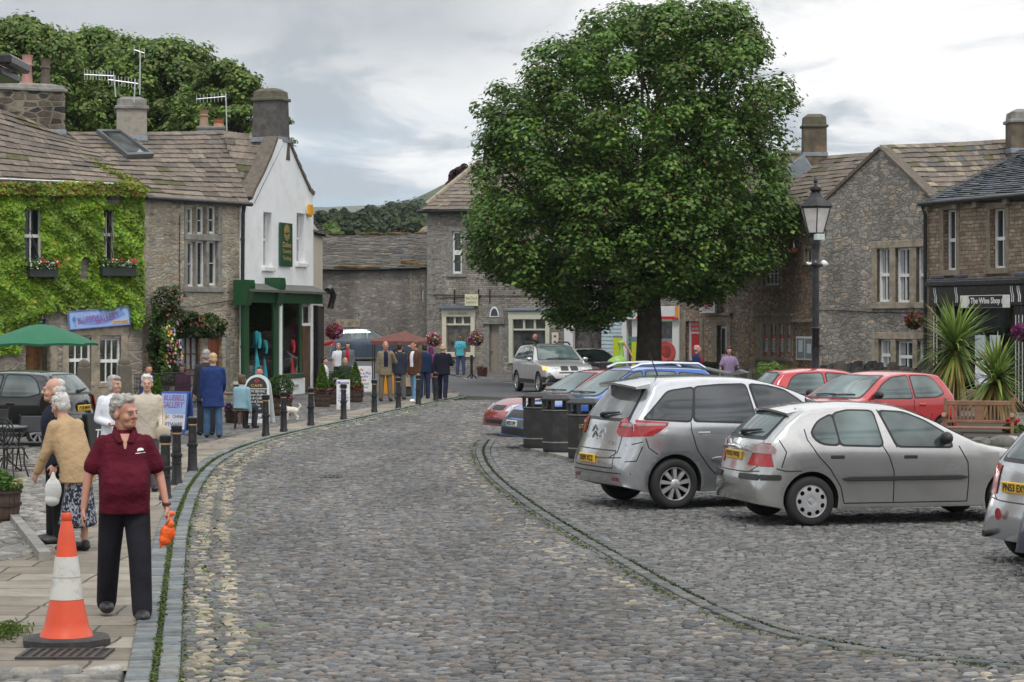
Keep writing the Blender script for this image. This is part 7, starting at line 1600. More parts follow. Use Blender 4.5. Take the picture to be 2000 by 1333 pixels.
# the big tree
D_ = 88.0; tp = P(1268,HY,D_); TX = tp.x
SIL = [(5,1290,1440),(25,1215,1455),(50,1140,1478),(85,1065,1503),(126,985,1524),(184,945,1545),(215,925,1558),(262,932,1548),(315,928,1546),(367,910,1540),(420,905,1560),(472,905,1552),(525,915,1525),(555,960,1480),(580,1050,1445),(600,1060,1400),(625,1062,1390),(650,1075,1230)]
g = np.random.default_rng(21); Cc = []; Rr = []
ysil = np.array([s[0] for s in SIL]); xl = np.array([s[1] for s in SIL]); xr_ = np.array([s[2] for s in SIL])
tries = 0
while len(Cc) < 880 and tries < 30000:
    tries += 1; y = g.uniform(14,640); a,b_ = np.interp(y,ysil,xl),np.interp(y,ysil,xr_); wpx = (b_-a) / 2; keep = wpx / 330 * (.8 if y<260 else 1)
    if g.random() > keep: continue
    rad = g.uniform(.5,.9) * (.55+.45*min(1,wpx/200)); ins = rad * F / D_ * .55
    ph = g.uniform(0,2*math.pi); rr = (1-g.random() **2.2*.7); c = (a+b_) / 2; hwp = max(5,wpx-ins)
    px = c + hwp * rr * math.cos(ph); yd = min(hwp,300) * rr * math.sin(ph) / F * D_ * .92
    top_ = np.interp(px,[905,940,985,1065,1140,1215,1290,1360,1440,1495,1540,1560],[400,180,108,74,42,20,4,0,14,72,170,240])
    bot_ = np.interp(px,[905,960,1050,1070,1180,1235,1300,1380,1440,1500,1540,1560],[495,545,575,640,650,600,575,600,565,530,505,465])
    yy = min(max(y,top_+ins*.5),bot_-rad*F/D_*.62)
    z = CH - (yy-HY) / F * D_;
    if z < 1.9: continue
    Cc.append((px_ := (px-1000)/F*D_,D_+yd,z)); Rr.append(rad)
Cc = np.array(Cc); Rr = np.array(Rr)
tree = thing('sycamore_tree','big broad leafed tree with red seed clusters standing in the middle of the square','tree',(TX,D_,0),0)
off = np.array([TX,D_,0])
PALT = [(.09,.175,.028),(.07,.145,.026),(.115,.21,.032),(.055,.12,.024),(.145,.225,.038)]
crown('crown',Cc-off,Rr,150,tree,PALT,.185,31,up=.8,flatz=.72)
sel = g.random(len(Cc)) < .5
crown('seed_clusters',Cc[sel]-off,Rr[sel]*1.04,26,tree,[(.15,.07,.03),(.12,.065,.025),(.18,.09,.045)],.105,33,up=.2)
b = B(); b.tube([(0,0,-.1),(.0,0,.25),(-.02,0,1.2),(.02,0,2.4),(-.05,0,3.6),(0,0,5.0),(.15,.1,7),(.3,0,9.5),(.4,0,12)],[.68,.56,.49,.47,.46,.42,.34,.20,.07],18)
random.seed(4); idx = g.choice(len(Cc),70,replace=False)
limbs(b,(0,0,3.2),[tuple(Cc[i]-off) for i in idx],.17,5); b.build('trunk',BARK,tree,60)
def tree_at(name,label,px,ybase,ytop,wpx,D,pal,nc,per,ls,seed,group=None,cat='tree',trunk=True,low=.15,kr=.135,flat=.6):
    x = (px-1000) / F * D; z1 = CH - (ytop-HY) / F * D; z0 = CH - (ybase-HY) / F * D; w = wpx / F * D / 2; t = thing(name,label,cat,(x,D,z0 if not trunk else max(0,z0-4)),0,group); bz = t.location.z
    g = np.random.default_rng(seed); C = []; R_ = []
    H_ = z1 - z0
    for i in range(nc):
        zz = g.random(); rp = math.sqrt(max(.03,1-((zz-low)/(1-low)) **2.2)) if zz > low else .75 + .25 * zz / low
        a = g.uniform(0,2*math.pi); rr = 1 - g.random() ** 2 * .7; r_ = w * kr * g.uniform(.7,1.3)
        rp *= 1 + .16 * math.sin(a*3+seed) * math.sin(zz*7+seed)
        C.append((math.cos(a)*max(.1,w*rp-r_*.8)*rr,math.sin(a)*max(.1,w*rp-r_*.8)*rr*.8,z0-bz+zz*(H_-r_*.5))); R_.append(r_)
    crown('crown',C,R_,per,t,pal,ls,seed,up=.5,flatz=flat)
    if trunk:
        b = B(); b.tube([(0,0,-max(0,z0-4) if z0>4 else-.2),(0,0,(z0-bz)*.6),(.1,0,(z0-bz)+H_*.4),(.2,0,z0-bz+H_*.85)],[w*.10,w*.09,w*.06,w*.02],10)
        limbs(b,(0,0,z0-bz),[C[i] for i in g.choice(nc,min(26,nc),replace=False)],w*.045,seed); b.build('trunk',BARK,t,60)
    return t
PALB = [(.12,.20,.035),(.09,.17,.03),(.16,.23,.045),(.08,.14,.028),(.18,.22,.05)]
tree_at('leafy_tree','leafy tree behind the wide chimney, tallest at the left edge',40,300,32,380,112,PALB,330,80,.24,41,'trees behind the left rooftops')
tree_at('leafy_tree','leafy tree rising between the first and second chimneys',190,300,56,400,118,PALB,330,80,.24,42,'trees behind the left rooftops')
tree_at('leafy_tree','leafy tree behind the mesh aerial on the middle house',330,300,76,380,116,PALB,320,80,.24,43,'trees behind the left rooftops')
tree_at('leafy_tree','leafy tree showing dark branches just left of the roughcast chimney',445,300,122,250,110,PALB,230,60,.22,44,'trees behind the left rooftops')
tree_at('copper_beech','dark purple leaved tree peeping over the grey house roof',905,370,322,80,160,[(.045,.015,.02),(.06,.02,.02)],40,70,.35,45)
# far woods: each crown a thing
FARP = [(.035,.06,.018),(.03,.05,.016),(.045,.07,.02)]
random.seed(12)
for i,(px,yt,w,D,lb) in enumerate(((628,415,62,330,'rounded dark tree in the far wood beside the white gable'),(665,424,60,300,'low tree in the far wood left of the widest crown'),(705,415,110,310,'widest dark crown in the far wood above the barn ridge'),(760,420,90,320,'broad dark crown in the far wood, middle of the barn ridge'),(810,424,80,310,'crown in the far wood nearest the grey house corner'),(652,412,30,620,'small hazy tree on the skyline by the white gable'),(672,410,26,640,'second small hazy tree on the skyline'),(725,402,50,520,'hazy crown standing above the widest far tree'),(765,398,50,540,'hazy crown on the lower hill slope'),(800,402,50,480,'hazy crown below the bare hill'),(645,436,40,280,'pale green bush just over the left end of the barn'))):
    tree_at('distant_tree',lb,px,475 if i<5 or i == 10 else 440,yt,w,D,FARP if i<10 else PALB,60,60,.0028*D,60+i,'trees in the far wood',trunk=False,kr=.3,low=.3)
# hills
def hill(name,pts,D0,D1,z0,mat,bumpy=0):
    b = B(); n = len(pts); g = np.random.default_rng(4); rows = 7; vs = []
    for j in range(rows):
        t = j / (rows-1); D = lerp(D0,D1,t)
        for i,(px,y) in enumerate(pts):
            zt_ = CH - (y-HY) / F * D1; x = (px-1000) / F * D1; vs.append((x*D/D1,D,max(z0,CH+(zt_-CH)*D/D1*t **.6-(1-t)*3)+(g.normal(0,bumpy)*.5 if 0<j<rows-1 else 0)))
    for i,(px,y) in enumerate(pts): vs.append(((px-1000)/F*D1,D1*1.3,z0))
    b.add(vs,[(j*n+i,j*n+i+1,(j+1)*n+i+1,(j+1)*n+i) for j in range(rows) for i in range(n-1)]); return struct(b.build(name,mat,None,True))
def hillmat(name,a,b_,sc):
    m,t,p = newmat(name); tcn = N(t,'ShaderNodeTexCoord').outputs['Object']; v = N(t,'ShaderNodeTexVoronoi'); v.inputs['Scale'].default_value = sc; L(t,tcn,v.inputs['Vector']); bw = N(t,'ShaderNodeRGBToBW'); L(t,v.outputs['Color'],bw.inputs[0])
    cc = ramp(t,bw.outputs[0],[(.3,a),(.7,b_)]); cc = mixc(t,ramp(t,noise(t,tcn,sc*1.5,6,.7),[(.45,0.0),(.6,.8)]),cc,(.03,.045,.02)); L(t,cc,p.inputs['Base Color']); p.inputs['Roughness'].default_value = 1; return m
HM = hillmat('hill_grass',(.05,.075,.028),(.075,.09,.038),.012)
sm_ = lambda pts,st: [(p.x,p.y) for p in smoothline([Vector((a,b_,0)) for a,b_ in pts],st)]
hill('hill',sm_([(560,470),(610,452),(650,436),(690,425),(730,414),(770,404),(800,392),(830,379),(860,364),(900,344),(950,325),(1050,300),(1300,300),(1600,330),(2000,400)],12),520,1250,0,HM,1.5)
hill('distant_ridge',sm_([(-800,430),(0,412),(300,405),(560,404),(640,405),(700,402),(800,401),(1000,403),(1400,408),(2600,425)],60),2000,3600,0,hillmat('moor',(.08,.10,.05),(.11,.12,.07),.003),4)
g = np.random.default_rng(8); n = 4200; px = g.uniform(600,850,n); ylim = np.interp(px,[600,650,690,730,770,800,870],[462,446,436,424,414,405,406]); t_ = g.uniform(0,1,n) ** 1.3
D = 1050 - 300 * t_; zt2 = CH - (ylim+50*t_-HY) / F * D; C = np.stack([(px-1000)/F*D,D,zt2+g.uniform(-2,.5,n)],1)
o = crown('woodland',C,g.uniform(2.5,5,n),18,None,FARP,2.0,71,flatz=.8); stuff(o)
# ---- creeper on the ivy house
def ivy(name,fac,poly,ex,n,parent,size,pal,seed,off=(.03,.16),flat=1.4,dens=None):
    g = np.random.default_rng(seed); C = []; x0 = min(p[0] for p in poly); x1 = max(p[0] for p in poly); y0 = min(p[1] for p in poly); y1 = max(p[1] for p in poly); k = 0
    while len(C) < n and k < n * 20:
        k += 1; x,y = g.uniform(x0,x1),g.uniform(y0,y1)
        if not pip(poly,x,y) or any(a<x<c and b_<y<d_ for a,b_,c,d_ in ex): continue
        if dens and g.random() > dens(x,y): continue
        u,z = fac.uz(x,y); lump = .5 + .5 * math.sin(u*5.1+math.sin(z*3.7)*1.6) * math.sin(z*4.3+u*1.9)
        C.append((u,-(off[0]+(off[1]-off[0])*(.25+.75*lump)*g.uniform(.5,1)),z))
    C = np.array(C); n = len(C); cols = leafcols(n,pal,seed); tone = 1 + .25 * np.sin(C[:,0]*2.3+C[:,2]*3.1); cols = cols * tone[:,None]
    return leaves(name,C,g.uniform(.7,1.35,n)*size,cols,parent,LEAF,up=.0,seed=seed,flat=(0,-flat,.35),aspect=.8)
IVP = [(.16,.30,.022),(.20,.35,.025),(.13,.25,.02),(.24,.37,.03),(.28,.35,.035),(.09,.18,.018)]
iv = thing('climbing_creeper','bright green creeper covering the upper wall around the flower boxes','creeper',A.O.copy(),A.ang)
POL = [(-50,368),(278,368),(276,480),(279,600),(272,640),(256,645),(252,606),(200,606),(150,600),(128,612),(80,612),(64,640),(48,655),(35,690),(-50,700)]
EXC = [(42,408,78,515),(197,408,221,510),(150,502,172,548),(98,374,120,392),(200,374,236,400)]
dn_ = lambda x,y: .35 if (95<x<125 and y<400) or (y>590 and 100<x<250) else 1
ivy('leaves',A,POL,EXC,19000,iv,.15,IVP,81,dens=dn_,off=(.02,.26))
ivy('leaf_tips',A,[(-50,358),(250,356),(284,372),(276,384),(-50,380)],[],1500,iv,.13,[(.20,.28,.03),(.24,.25,.04),(.18,.30,.03),(.28,.18,.04)],82,off=(.2,.36))
ivy('turning_leaves',A,POL,EXC,90,iv,.14,[(.36,.26,.04),(.34,.16,.05),(.30,.30,.05)],83,off=(.12,.2))
b = B(); random.seed(6)
for i in range(14):
    x = random.uniform(0,270); p = [(x,600)]; [p.append((p[-1][0]+random.uniform(-14,14),p[-1][1]-38)) for _ in range(6)]; b.tube([Vector((A.uz(*q)[0],-.03,A.uz(*q)[1])) for q in p],.012,5)
b.build('stem',BARK,iv)
vt = onroof(180,300,0); iv2 = thing('climbing_creeper','thin trail of yellow green creeper running down the roof edge','creeper',vt); C = []; g = np.random.default_rng(84)
eL_,eR_,rr0,rr1 = quA[0]; pnA = (eR_-eL_).cross(rr1-eL_).normalized(); pnA = pnA if pnA.z > 0 else -pnA
tr = [(60,243),(78,258),(105,285),(128,290),(150,300),(168,312),(185,324),(205,336),(225,345),(250,356),(270,366),(278,380)]
for i in range(520): k = g.random() ** .7 * (len(tr)-1.01); a = int(k); x,y = lerp(tr[a][0],tr[a+1][0],k-a),lerp(tr[a][1],tr[a+1][1],k-a); C.append(onroof(x+g.normal(0,5),y+g.normal(0,2.5),g.uniform(.05,.14),eR_,pnA)-vt)
leaves('leaves',C,g.uniform(.08,.15,len(C)),leafcols(len(C),[(.22,.27,.03),(.28,.28,.04),(.15,.22,.03)],85),iv2,LEAF,up=.6,seed=86)
SHP = [(.045,.085,.02),(.035,.07,.018),(.06,.10,.025),(.05,.075,.02)]
sh = thing('climbing_shrub','dark green shrub trained over the low window and doorway of the middle house','shrub',Bh.O.copy(),Bh.ang)
ivy('leaves',Bh,[(286,565),(318,556),(338,606),(372,616),(402,610),(420,640),(418,656),(392,662),(350,656),(334,668),(330,752),(272,752),(272,640),(278,600)],[],9500,sh,.095,SHP,87,off=(.08,.75),flat=.5,dens=lambda x,y:.45 if y<600 else 1)
ivy('red_berries',Bh,[(286,565),(318,556),(330,620),(380,620),(400,640),(300,660)],[],45,sh,.07,[(.35,.06,.03),(.4,.12,.04)],88,off=(.6,.8))
b = B()
for i in range(7): x = 290 + i * 5; b.tube([Vector((Bh.uz(x,765)[0],-.1,0)),Vector((Bh.uz(x+6,690)[0],-.25,Bh.uz(x,690)[1])),Vector((Bh.uz(x+10,610)[0],-.12,Bh.uz(x,610)[1]))],.02,5)
b.build('stem',BARK,sh)
fl = thing('flowering_climber','climbing flowers in yellow, white and violet at the corner beside the ivy house','flowers',Bh.O.copy(),Bh.ang)
ivy('leaves',Bh,[(276,640),(300,640),(306,700),(296,745),(276,745)],[],900,fl,.09,[(.08,.14,.03),(.12,.2,.04)],89,off=(.6,.95),flat=.8)
ivy('petals',Bh,[(278,628),(302,630),(310,700),(296,720),(278,720)],[],60,fl,.10,[(.75,.65,.10),(.7,.65,.6),(.28,.16,.55),(.7,.3,.08),(.6,.15,.25)],90,off=(.9,1.0),flat=2)
# flower boxes
def flowerbox(label,px0,px1,y0,y1,seed):
    q = A.rect(px0,y0,px1,y1,.25); t = thing('flower_box',label,'flower box',A.M @ Vector(((q[0]+q[2])/2,-.28,q[1])),A.ang,'flower boxes on the ivy covered wall'); w = (q[2]-q[0]) / 2; h = q[3] - q[1]
    b = B(); b.bbox(-w,-.13,0,w,.13,h,.01); b.build('box',plain('dark_green_wood',(.02,.03,.025),.6),t)
    b = B(); [b.box(x-.02,-.15,-.04,x+.02,.2,.0) for x in (-w*.7,w*.7)]; b.build('bracket',BLACKM,t)
    g = np.random.default_rng(seed); n = 700; C = np.stack([g.uniform(-w,w,n),g.normal(-.02,.1,n),h+np.abs(g.normal(0,.12,n))],1); leaves('foliage',C,g.uniform(.05,.10,n),leafcols(n,[(.05,.11,.02),(.08,.15,.03)],seed),t,LEAF,seed=seed)
    n = 45; C = np.stack([g.uniform(-w,w,n),g.uniform(-.2,-.05,n),h+g.uniform(.02,.25,n)],1); leaves('white_flowers',C,g.uniform(.04,.06,n),leafcols(n,[(.7,.7,.68)],seed),t,LEAF,seed=seed,flat=(0,-1.5,.3),aspect=1)
    n = 20; cx = g.choice([-w*.1,w*.9],n); C = np.stack([cx+g.normal(0,.07,n),g.uniform(-.22,-.08,n),h+.20+g.normal(0,.05,n)],1); leaves('red_flowers',C,g.uniform(.05,.08,n),leafcols(n,[(.62,.06,.03),(.5,.02,.05)],seed),t,LEAF,seed=seed,flat=(0,-1.5,.3),aspect=1)
flowerbox('dark window box with red and white flowers under the left upper window',55,110,527,542,91); flowerbox('dark window box with red and white flowers under the right upper window',196,262,523,540,92)
def flowers(t,ctr,r,seed,pal,n=700,sz=.10,green=[(.05,.11,.02),(.08,.15,.03)],fz=1.0,nf=.7):
    g = np.random.default_rng(seed); d = g.normal(size=(n,3)); d /= np.linalg.norm(d,axis=1)[:,None]; C = np.array(ctr) + d * r * (g.uniform(.5,1,n) **.4)[:,None] * np.array([1,1,fz])
    k = int(n*(1-nf)); leaves('foliage',C[:k],g.uniform(.7,1.3,k)*sz,leafcols(k,green,seed),t,LEAF,seed=seed)
    leaves('flowers',C[k:]*1.0+d[k:]*.03,g.uniform(.7,1.2,n-k)*sz,leafcols(n-k,pal,seed),t,LEAF,seed=seed+1,aspect=.95)
MAG = [(.32,.03,.17),(.25,.03,.2),(.40,.05,.10),(.38,.02,.03),(.45,.38,.38)]
def basket(label,px,py,D,r,pal,seed,bracket=None):
    p = P(px,py,D); t = thing('hanging_basket',label,'hanging basket',p,0,'hanging flower baskets'); b = B(); b.lathe([(.02,-r*.75),(r*.5,-r*.65),(r*.72,-r*.1),(r*.70,-r*.05)],(0,0,0),14); b.build('basket',plain('basket_lining',(.05,.035,.02),.9),t)
    flowers(t,(0,0,.0),r,seed,pal,800,.11,fz=.9,nf=.6); b = B(); [b.tube([(r*.6*math.cos(a),r*.6*math.sin(a),0),(0,0,r*1.5)],.008,4) for a in (0,2.1,4.2)]; b.tube([(0,0,r*1.5),(0,.0,r*1.6),(0,.5,r*1.6)],.014,5); b.build('bracket',BLACKM,t)
basket('hanging basket of magenta and red flowers beside the black corner post',653,648,79,.27,MAG,101)
basket('hanging basket of pink and white flowers left of the cream shop window',846,664,104,.33,[(.45,.05,.12),(.5,.03,.06),(.7,.68,.62)],102)
basket('hanging basket of mixed flowers right of the man in turquoise',928,662,105,.36,[(.5,.08,.14),(.55,.2,.05),(.65,.6,.5),(.2,.05,.25)],103)
basket('dark trailing basket on the grey gable wall beside the drainpipe',1785,627,66.5,.24,[(.25,.04,.12),(.4,.2,.05),(.05,.08,.03)],104)
basket('basket of purple flowers at the right edge by the black shopfront',1994,650,60.5,.22,[(.16,.02,.14),(.22,.03,.12)],105)
BARREL = plain('barrel_wood',(.075,.045,.03),.85,var=.35,scale=9,bmp=.4); HOOP = plain('rusty_hoop',(.05,.035,.03),.7,metal=.3,var=.4)
def barrel(name,label,px,py,r,h,plant,seed,group='planted half barrels',pal=MAG):
    p = G(px,py); t = thing(name,label,'planter',(p.x,p.y,.0),0,group); b = B(); n = 20
    for i in range(n):
        a0,a1 = 2 * math.pi * i / n + .012,2 * math.pi * (i+1) / n - .012; vs = []
        for z,rr in ((0,r*.86),(h*.5,r*.97),(h,r)): vs += [(rr*math.cos(a),rr*math.sin(a),z) for a in (a0,a1)]
        b.add(vs,[(0,1,3,2),(2,3,5,4)])
    b.lathe([(r*.84,.01),(r*.93,h*.5),(r*.96,h*.95),(.001,h*.9)],(0,0,0),20); b.build('barrel',BARREL,t)
    hb = B()
    for z in (.12,.5,.86): rr = r * (.86+.14*(z if z<.5 else .8+(z-.5)*.4)*1.0) + .012; hb.lathe([(rr,h*z),(rr+.004,h*z),(rr+.006,h*z+.035),(rr,h*z+.035),(rr,h*z)],(0,0,0),24)
    hb.build('hoop',HOOP,t); g = np.random.default_rng(seed)
    if plant == 'cone' or plant == 'bush':
        n = 2600; zz = g.random(n) ** 1.1; hh = .85 if plant == 'cone' else .62; rr = (r*.82*(1-zz **1.5)+.02) if plant == 'cone' else r * 1.1 * np.sqrt(np.clip(1-(zz*1.9-.95) **2,.02,1))
        a = g.uniform(0,2*np.pi,n); k = g.uniform(.6,1.05,n) * (1+.12*np.sin(a*5+zz*14)); leaves('conifer',np.stack([rr*k*np.cos(a),rr*k*np.sin(a),h+zz*hh],1),g.uniform(.05,.10,n),leafcols(n,[(.10,.19,.02),(.13,.24,.025),(.08,.15,.02)] if plant == 'cone' else [(.045,.10,.02),(.06,.12,.025)],seed),t,LEAF,up=1.0,seed=seed,aspect=.35)
    if plant != 'leaf': n = 420; a = g.uniform(0,2*np.pi,n); leaves('flowers',np.stack([r*g.uniform(.6,1.05,n)*np.cos(a),r*g.uniform(.6,1.05,n)*np.sin(a),h+g.uniform(-.03,.16,n)],1),g.uniform(.05,.08,n),leafcols(n,pal+[(.05,.1,.02)]*3,seed),t,LEAF,up=.8,seed=seed,aspect=.95)
    else:
        n = 2600; a = g.uniform(0,2*np.pi,n); rr = np.sqrt(g.random(n)) * r * 1.08; leaves('foliage',np.stack([rr*np.cos(a),rr*np.sin(a),h+g.uniform(0,1,n)*.22*(1.2-rr/r)],1),g.uniform(.03,.06,n),leafcols(n,[(.07,.15,.02),(.10,.20,.03),(.05,.10,.02)],seed),t,LEAF,up=.5,seed=seed)
        n = 60; a = g.uniform(-.8,.8,n); leaves('flowers',np.stack([r*1.05*np.cos(a),r*1.05*np.sin(a),h+g.uniform(0,.12,n)],1),g.uniform(.03,.05,n),leafcols(n,[(.6,.55,.3)],seed),t,LEAF,up=.8,seed=seed,aspect=1)
    return t
barrel('barrel_planter','half barrel with a pointed conifer, left of the row near the black corner post',630,795,.24,.36,'cone',111)
barrel('barrel_planter','half barrel with a rounded dark bush between two conifers',659,790,.26,.36,'bush',112)
barrel('barrel_planter','half barrel with a small conifer and red flowers beside the paint studio board',694,786,.24,.36,'cone',113,pal=[(.5,.03,.08),(.45,.04,.12)])
barrel('barrel_planter','barrel of low green bedding plants cut by the left edge',4,1020,.22,.40,'leaf',114)
barrel('barrel_planter','tub with a tall bright conifer beside the gallery board',306,828,.22,.32,'cone',115)
barrel('flower_tub','dark tub overflowing with violet flowers at the foot of the cafe table',457,826,.22,.30,'low',116,pal=[(.12,.05,.32),(.18,.07,.38),(.5,.12,.08)])
barrel('flower_tub','small pot of pink flowers on the pavement by the grey doorway',942,738,.22,.32,'low',117,pal=[(.5,.06,.18),(.55,.08,.1)])
barrel('flower_tub','stone tub of leafy plants under the green shop window',548,812,.30,.42,'bush',118)
# cordylines
def cordyline(label,px,py,D,Lf,n,seed,skirt):
    p = P(px,py,D); t = thing('cordyline_palm',label,'palm',(p.x,D,0),0,'spiky palms by the bench'); z0 = p.z; g = np.random.default_rng(seed); b = B(); b.tube([(0,0,0),(.03,0,z0*.5),(0,0,z0)],[.11,.09,.08],9); b.build('trunk',BARK,t,60); V = []; Fq = []; cols = []
    for i in range(n):
        a = g.uniform(0,2*math.pi); low = i < n * skirt; el = g.uniform(-1.3,-.5) if low else g.uniform(-.25,1.45); l = Lf * g.uniform(.75,1.1); w = .030 * g.uniform(.8,1.2); pos = np.array([0,0,z0+g.uniform(-.12,.12)]); k = 7; dirh = np.array([math.cos(a),math.sin(a),0]); sidev = np.array([-math.sin(a),math.cos(a),0]); e = el; base = len(V)
        for j in range(k+1):
            ww = w * (1.0-(j/k) **2.2) + .002; V += [pos+sidev*ww,pos-sidev*ww]; pos = pos + (dirh*math.cos(e)+np.array([0,0,math.sin(e)])) * l / k; e -= g.uniform(.02,.12) * (1.3 if el>-.3 else .5)
        for j in range(k): Fq.append((base+2*j,base+2*j+2,base+2*j+3,base+2*j+1))
        c = np.array((.38,.29,.08) if low and g.random()<.6 else [(.12,.21,.04),(.17,.27,.05),(.08,.15,.035),(.26,.31,.07)][g.integers(4)]) * g.uniform(.8,1.2); cols += [c] * k
    npmesh('fronds',V,Fq,LEAF,t,np.array(cols))
cordyline('spiky cordyline palm with dark green leaves, the taller of the two',1866,682,50,1.22,300,121,.25)
cordyline('spiky cordyline palm with yellowing leaves, nearer the bench',1946,742,47.5,1.05,270,122,.35)
def bushm(label,px,py,D,rx,rz,n,pal,seed,z=None,sz=.07,name='shrub',cat='shrub'):
    p = P(px,py,D); t = thing(name,label,cat,p); g = np.random.default_rng(seed); d = g.normal(size=(n,3)); d /= np.linalg.norm(d,axis=1)[:,None]; d[:,2] = np.abs(d[:,2]); r = g.uniform(.6,1.05,n); leaves('foliage',d*r[:,None]*np.array([rx,rx*.7,rz])*(1+.15*np.sin(d[:,:1]*9)),g.uniform(.7,1.4,n)*sz,leafcols(n,pal,seed),t,LEAF,seed=seed)
    b = B(); [b.tube([(0,0,-.5),(rx*.4*math.cos(i),rx*.3*math.sin(i),rz*.5)],.015,4) for i in range(6)]; b.build('stem',BARK,t); return t
bushm('low bright green bush behind the second red hatchback',1506,732,62,.50,.34,2200,[(.10,.19,.025),(.08,.15,.02),(.14,.22,.03)],131)
t = bushm('clump of red geraniums beside the bench',1977,842,41.5,.20,.14,500,[(.06,.12,.02),(.09,.15,.03)],132,name='geranium_plant',cat='flowers'); g = np.random.default_rng(5); n = 110; c_ = g.choice(3,n); leaves('flowers',np.stack([np.array([-.10,.0,.07])[c_]+g.normal(0,.025,n),g.uniform(-.15,-.05,n),np.array([.20,.16,.18])[c_]+g.normal(0,.02,n)],1),g.uniform(.03,.05,n),leafcols(n,[(.6,.015,.015)],5),t,LEAF,seed=5,aspect=1)
# ================================================================ WALLS, FURNITURE
STONEW = attrmat('dry_stone',.9,.6,14,.35,5,.2)
def drywall(name,label,a,c,h,th,sw,sh_,pal,seed,cop=True,cat='wall',jag=.0):
    random.seed(seed); a = Vector(a); c = Vector(c); u = (c-a).normalized(); Lw = (c-a).length; t = thing(name,label,cat,a,math.atan2(u.y,u.x)); b = B(); z = 0
    while z < h:
        hh = min(sh_*random.uniform(.75,1.3),h-z+.02); x = -random.uniform(0,sw)
        while x < Lw:
            w = sw * random.uniform(.6,1.6); x0,x1 = max(0,x),min(Lw,x+w)
            if x1 - x0 > .03:
                b.col = pcol(pal,1,.25); e = min(.03,hh*.3); b.bbox(x0+.006,-th/2+random.uniform(-.02,.03),z+.004,x1-.006,th/2,z+hh-.004,e)
            x += w
        z += hh
    b.build('stonework',STONEW,t)
    if cop:
        b = B(); x = 0
        while x < Lw:
            w = sw * random.uniform(.25,.5) if jag else sw * 1.2; b.col = pcol(pal,.7,.25); hh = random.uniform(.10,.16) + jag * random.random(); tl = random.uniform(-.12,.12) * (1 if jag else .1)
            b.prism([(x,-th*.55,h),(min(Lw,x+w-.01),-th*.55,h),(min(Lw,x+w-.02)+tl,-th*.5,h+hh),(x+.02+tl,-th*.5,h+hh*random.uniform(.75,1))],(0,th*1.1,0)); x += w
        b.build('coping',STONEW,t)
    return t
DP = [(.10,.09,.075),(.14,.125,.10),(.075,.07,.06),(.17,.15,.12)]
drywall('stone_wall','low dark garden wall of rough stone behind the big tree trunk',at(1290,90,0),at(1440,88,0),.80,.4,.34,.13,DP,1)
drywall('stone_wall','low wall with jagged dark coping stones below the grey gable windows',at(1610,64.5,0),at(1830,62.0,0),.95,.35,.34,.12,[(.09,.085,.075),(.13,.12,.10),(.06,.06,.055)],2,jag=.28)
drywall('stone_wall','rough boundary wall with upright coping behind the lilac dress and green bush',at(1432,66.0,0),at(1610,64.7,0),.80,.35,.34,.12,DP,3,jag=.2)
rk = thing('rockery_wall','rough grey boulder edging in front of the bench','rock wall',at(1885,39,0)); random.seed(8); b = B()
for i in range(26):
    x = random.uniform(-.25,1.5); z = random.choice((.12,.22,.34)); b.col = pcol([(.22,.21,.19),(.17,.165,.15),(.28,.27,.25),(.12,.12,.11)],1,.2); b.ico((x,random.uniform(-.15,.15),z),random.uniform(.12,.20),2,(1.3,1,.72),jit=.09)
b.build('boulders',STONEW,rk,30)
bd = thing('flower_bed','raised soil bed behind the boulder edging','flower bed',at(1890,40,0)); b = B(); b.bbox(-.2,-.2,0,2.0,9,.40,.05); b.build('soil',plain('dark_soil',(.04,.03,.022),.95,var=.4,bmp=.6),bd)
# bollards
def bollard_proto():
    t = thing('bollard','x','bollard',(0,0,0),0,'black iron bollards along the pavement edge'); b = B()
    b.lathe([(.088,0),(.088,.05),(.076,.08),(.070,.36),(.070,.40),(.083,.405),(.088,.43),(.083,.455),(.068,.46),(.062,.70),(.062,.76)],(0,0,0),22); b.build('post',BLACKM,t,40)
    b = B(); b.lathe([(.062,.735),(.066,.74),(.066,.756),(.062,.761)],(0,0,0),22); b.build('gold_band',plain('gold_band_paint',(.42,.27,.10),.45),t,40)
    b = B(); b.lathe([(.064,.76),(.078,.775),(.082,.80),(.080,.83),(.084,.84),(.078,.862),(.045,.878),(.001,.882)],(0,0,0),22); b.build('cap',BLACKM,t,40)
    b = B(); b.lathe([(.072,.30),(.078,.305),(.078,.32),(.072,.325)],(0,0,0),22); b.build('ring',BLACKM,t,40); return t
bp = bollard_proto(); first = True
for (px,py,lb) in ((323,976,'black iron bollard just behind the shoulder of the man in maroon'),(345,946,'black iron bollard, middle one of the close group of three'),(376,921,'black iron bollard, farthest and tallest looking of the close group of three'),(519,852,'black iron bollard in front of the arched chalkboard'),(554,843,'black iron bollard beside the small white dog'),(607,831,'black iron bollard in front of the street nameplate'),(671,819,'black iron bollard with the sale notice tied to it'),(731,805,'black iron bollard in front of the man on the phone'),(778,798,'black iron bollard between the phone caller and the brown blazer'),(817,791,'black iron bollard in front of the man in the brown blazer'),(851,784,'black iron bollard beside the man walking away in navy')):
    p = G(px,py,.02); o = bp if first else copy_tree(bp); first = False; o.location = (p.x,p.y,.012); o['label'] = lb
def stander(label,px,py,D):
    p = at(px,D,.0); t = thing('post_stand',label,'post',p); b = B(); b.lathe([(.06,.05),(.06,.95),(.075,.97),(.075,1.0),(.04,1.04)],(0,0,0),12); b.build('post',BLACKM,t); b = B(); [b.tube([(0,0,.25),(.25*math.cos(a),.25*math.sin(a),.02)],.025,5) for a in (.4,2.5,4.6)]; b.build('feet',BLACKM,t)
stander('black post on splayed feet at the kerb before the grey house',921,738,99)
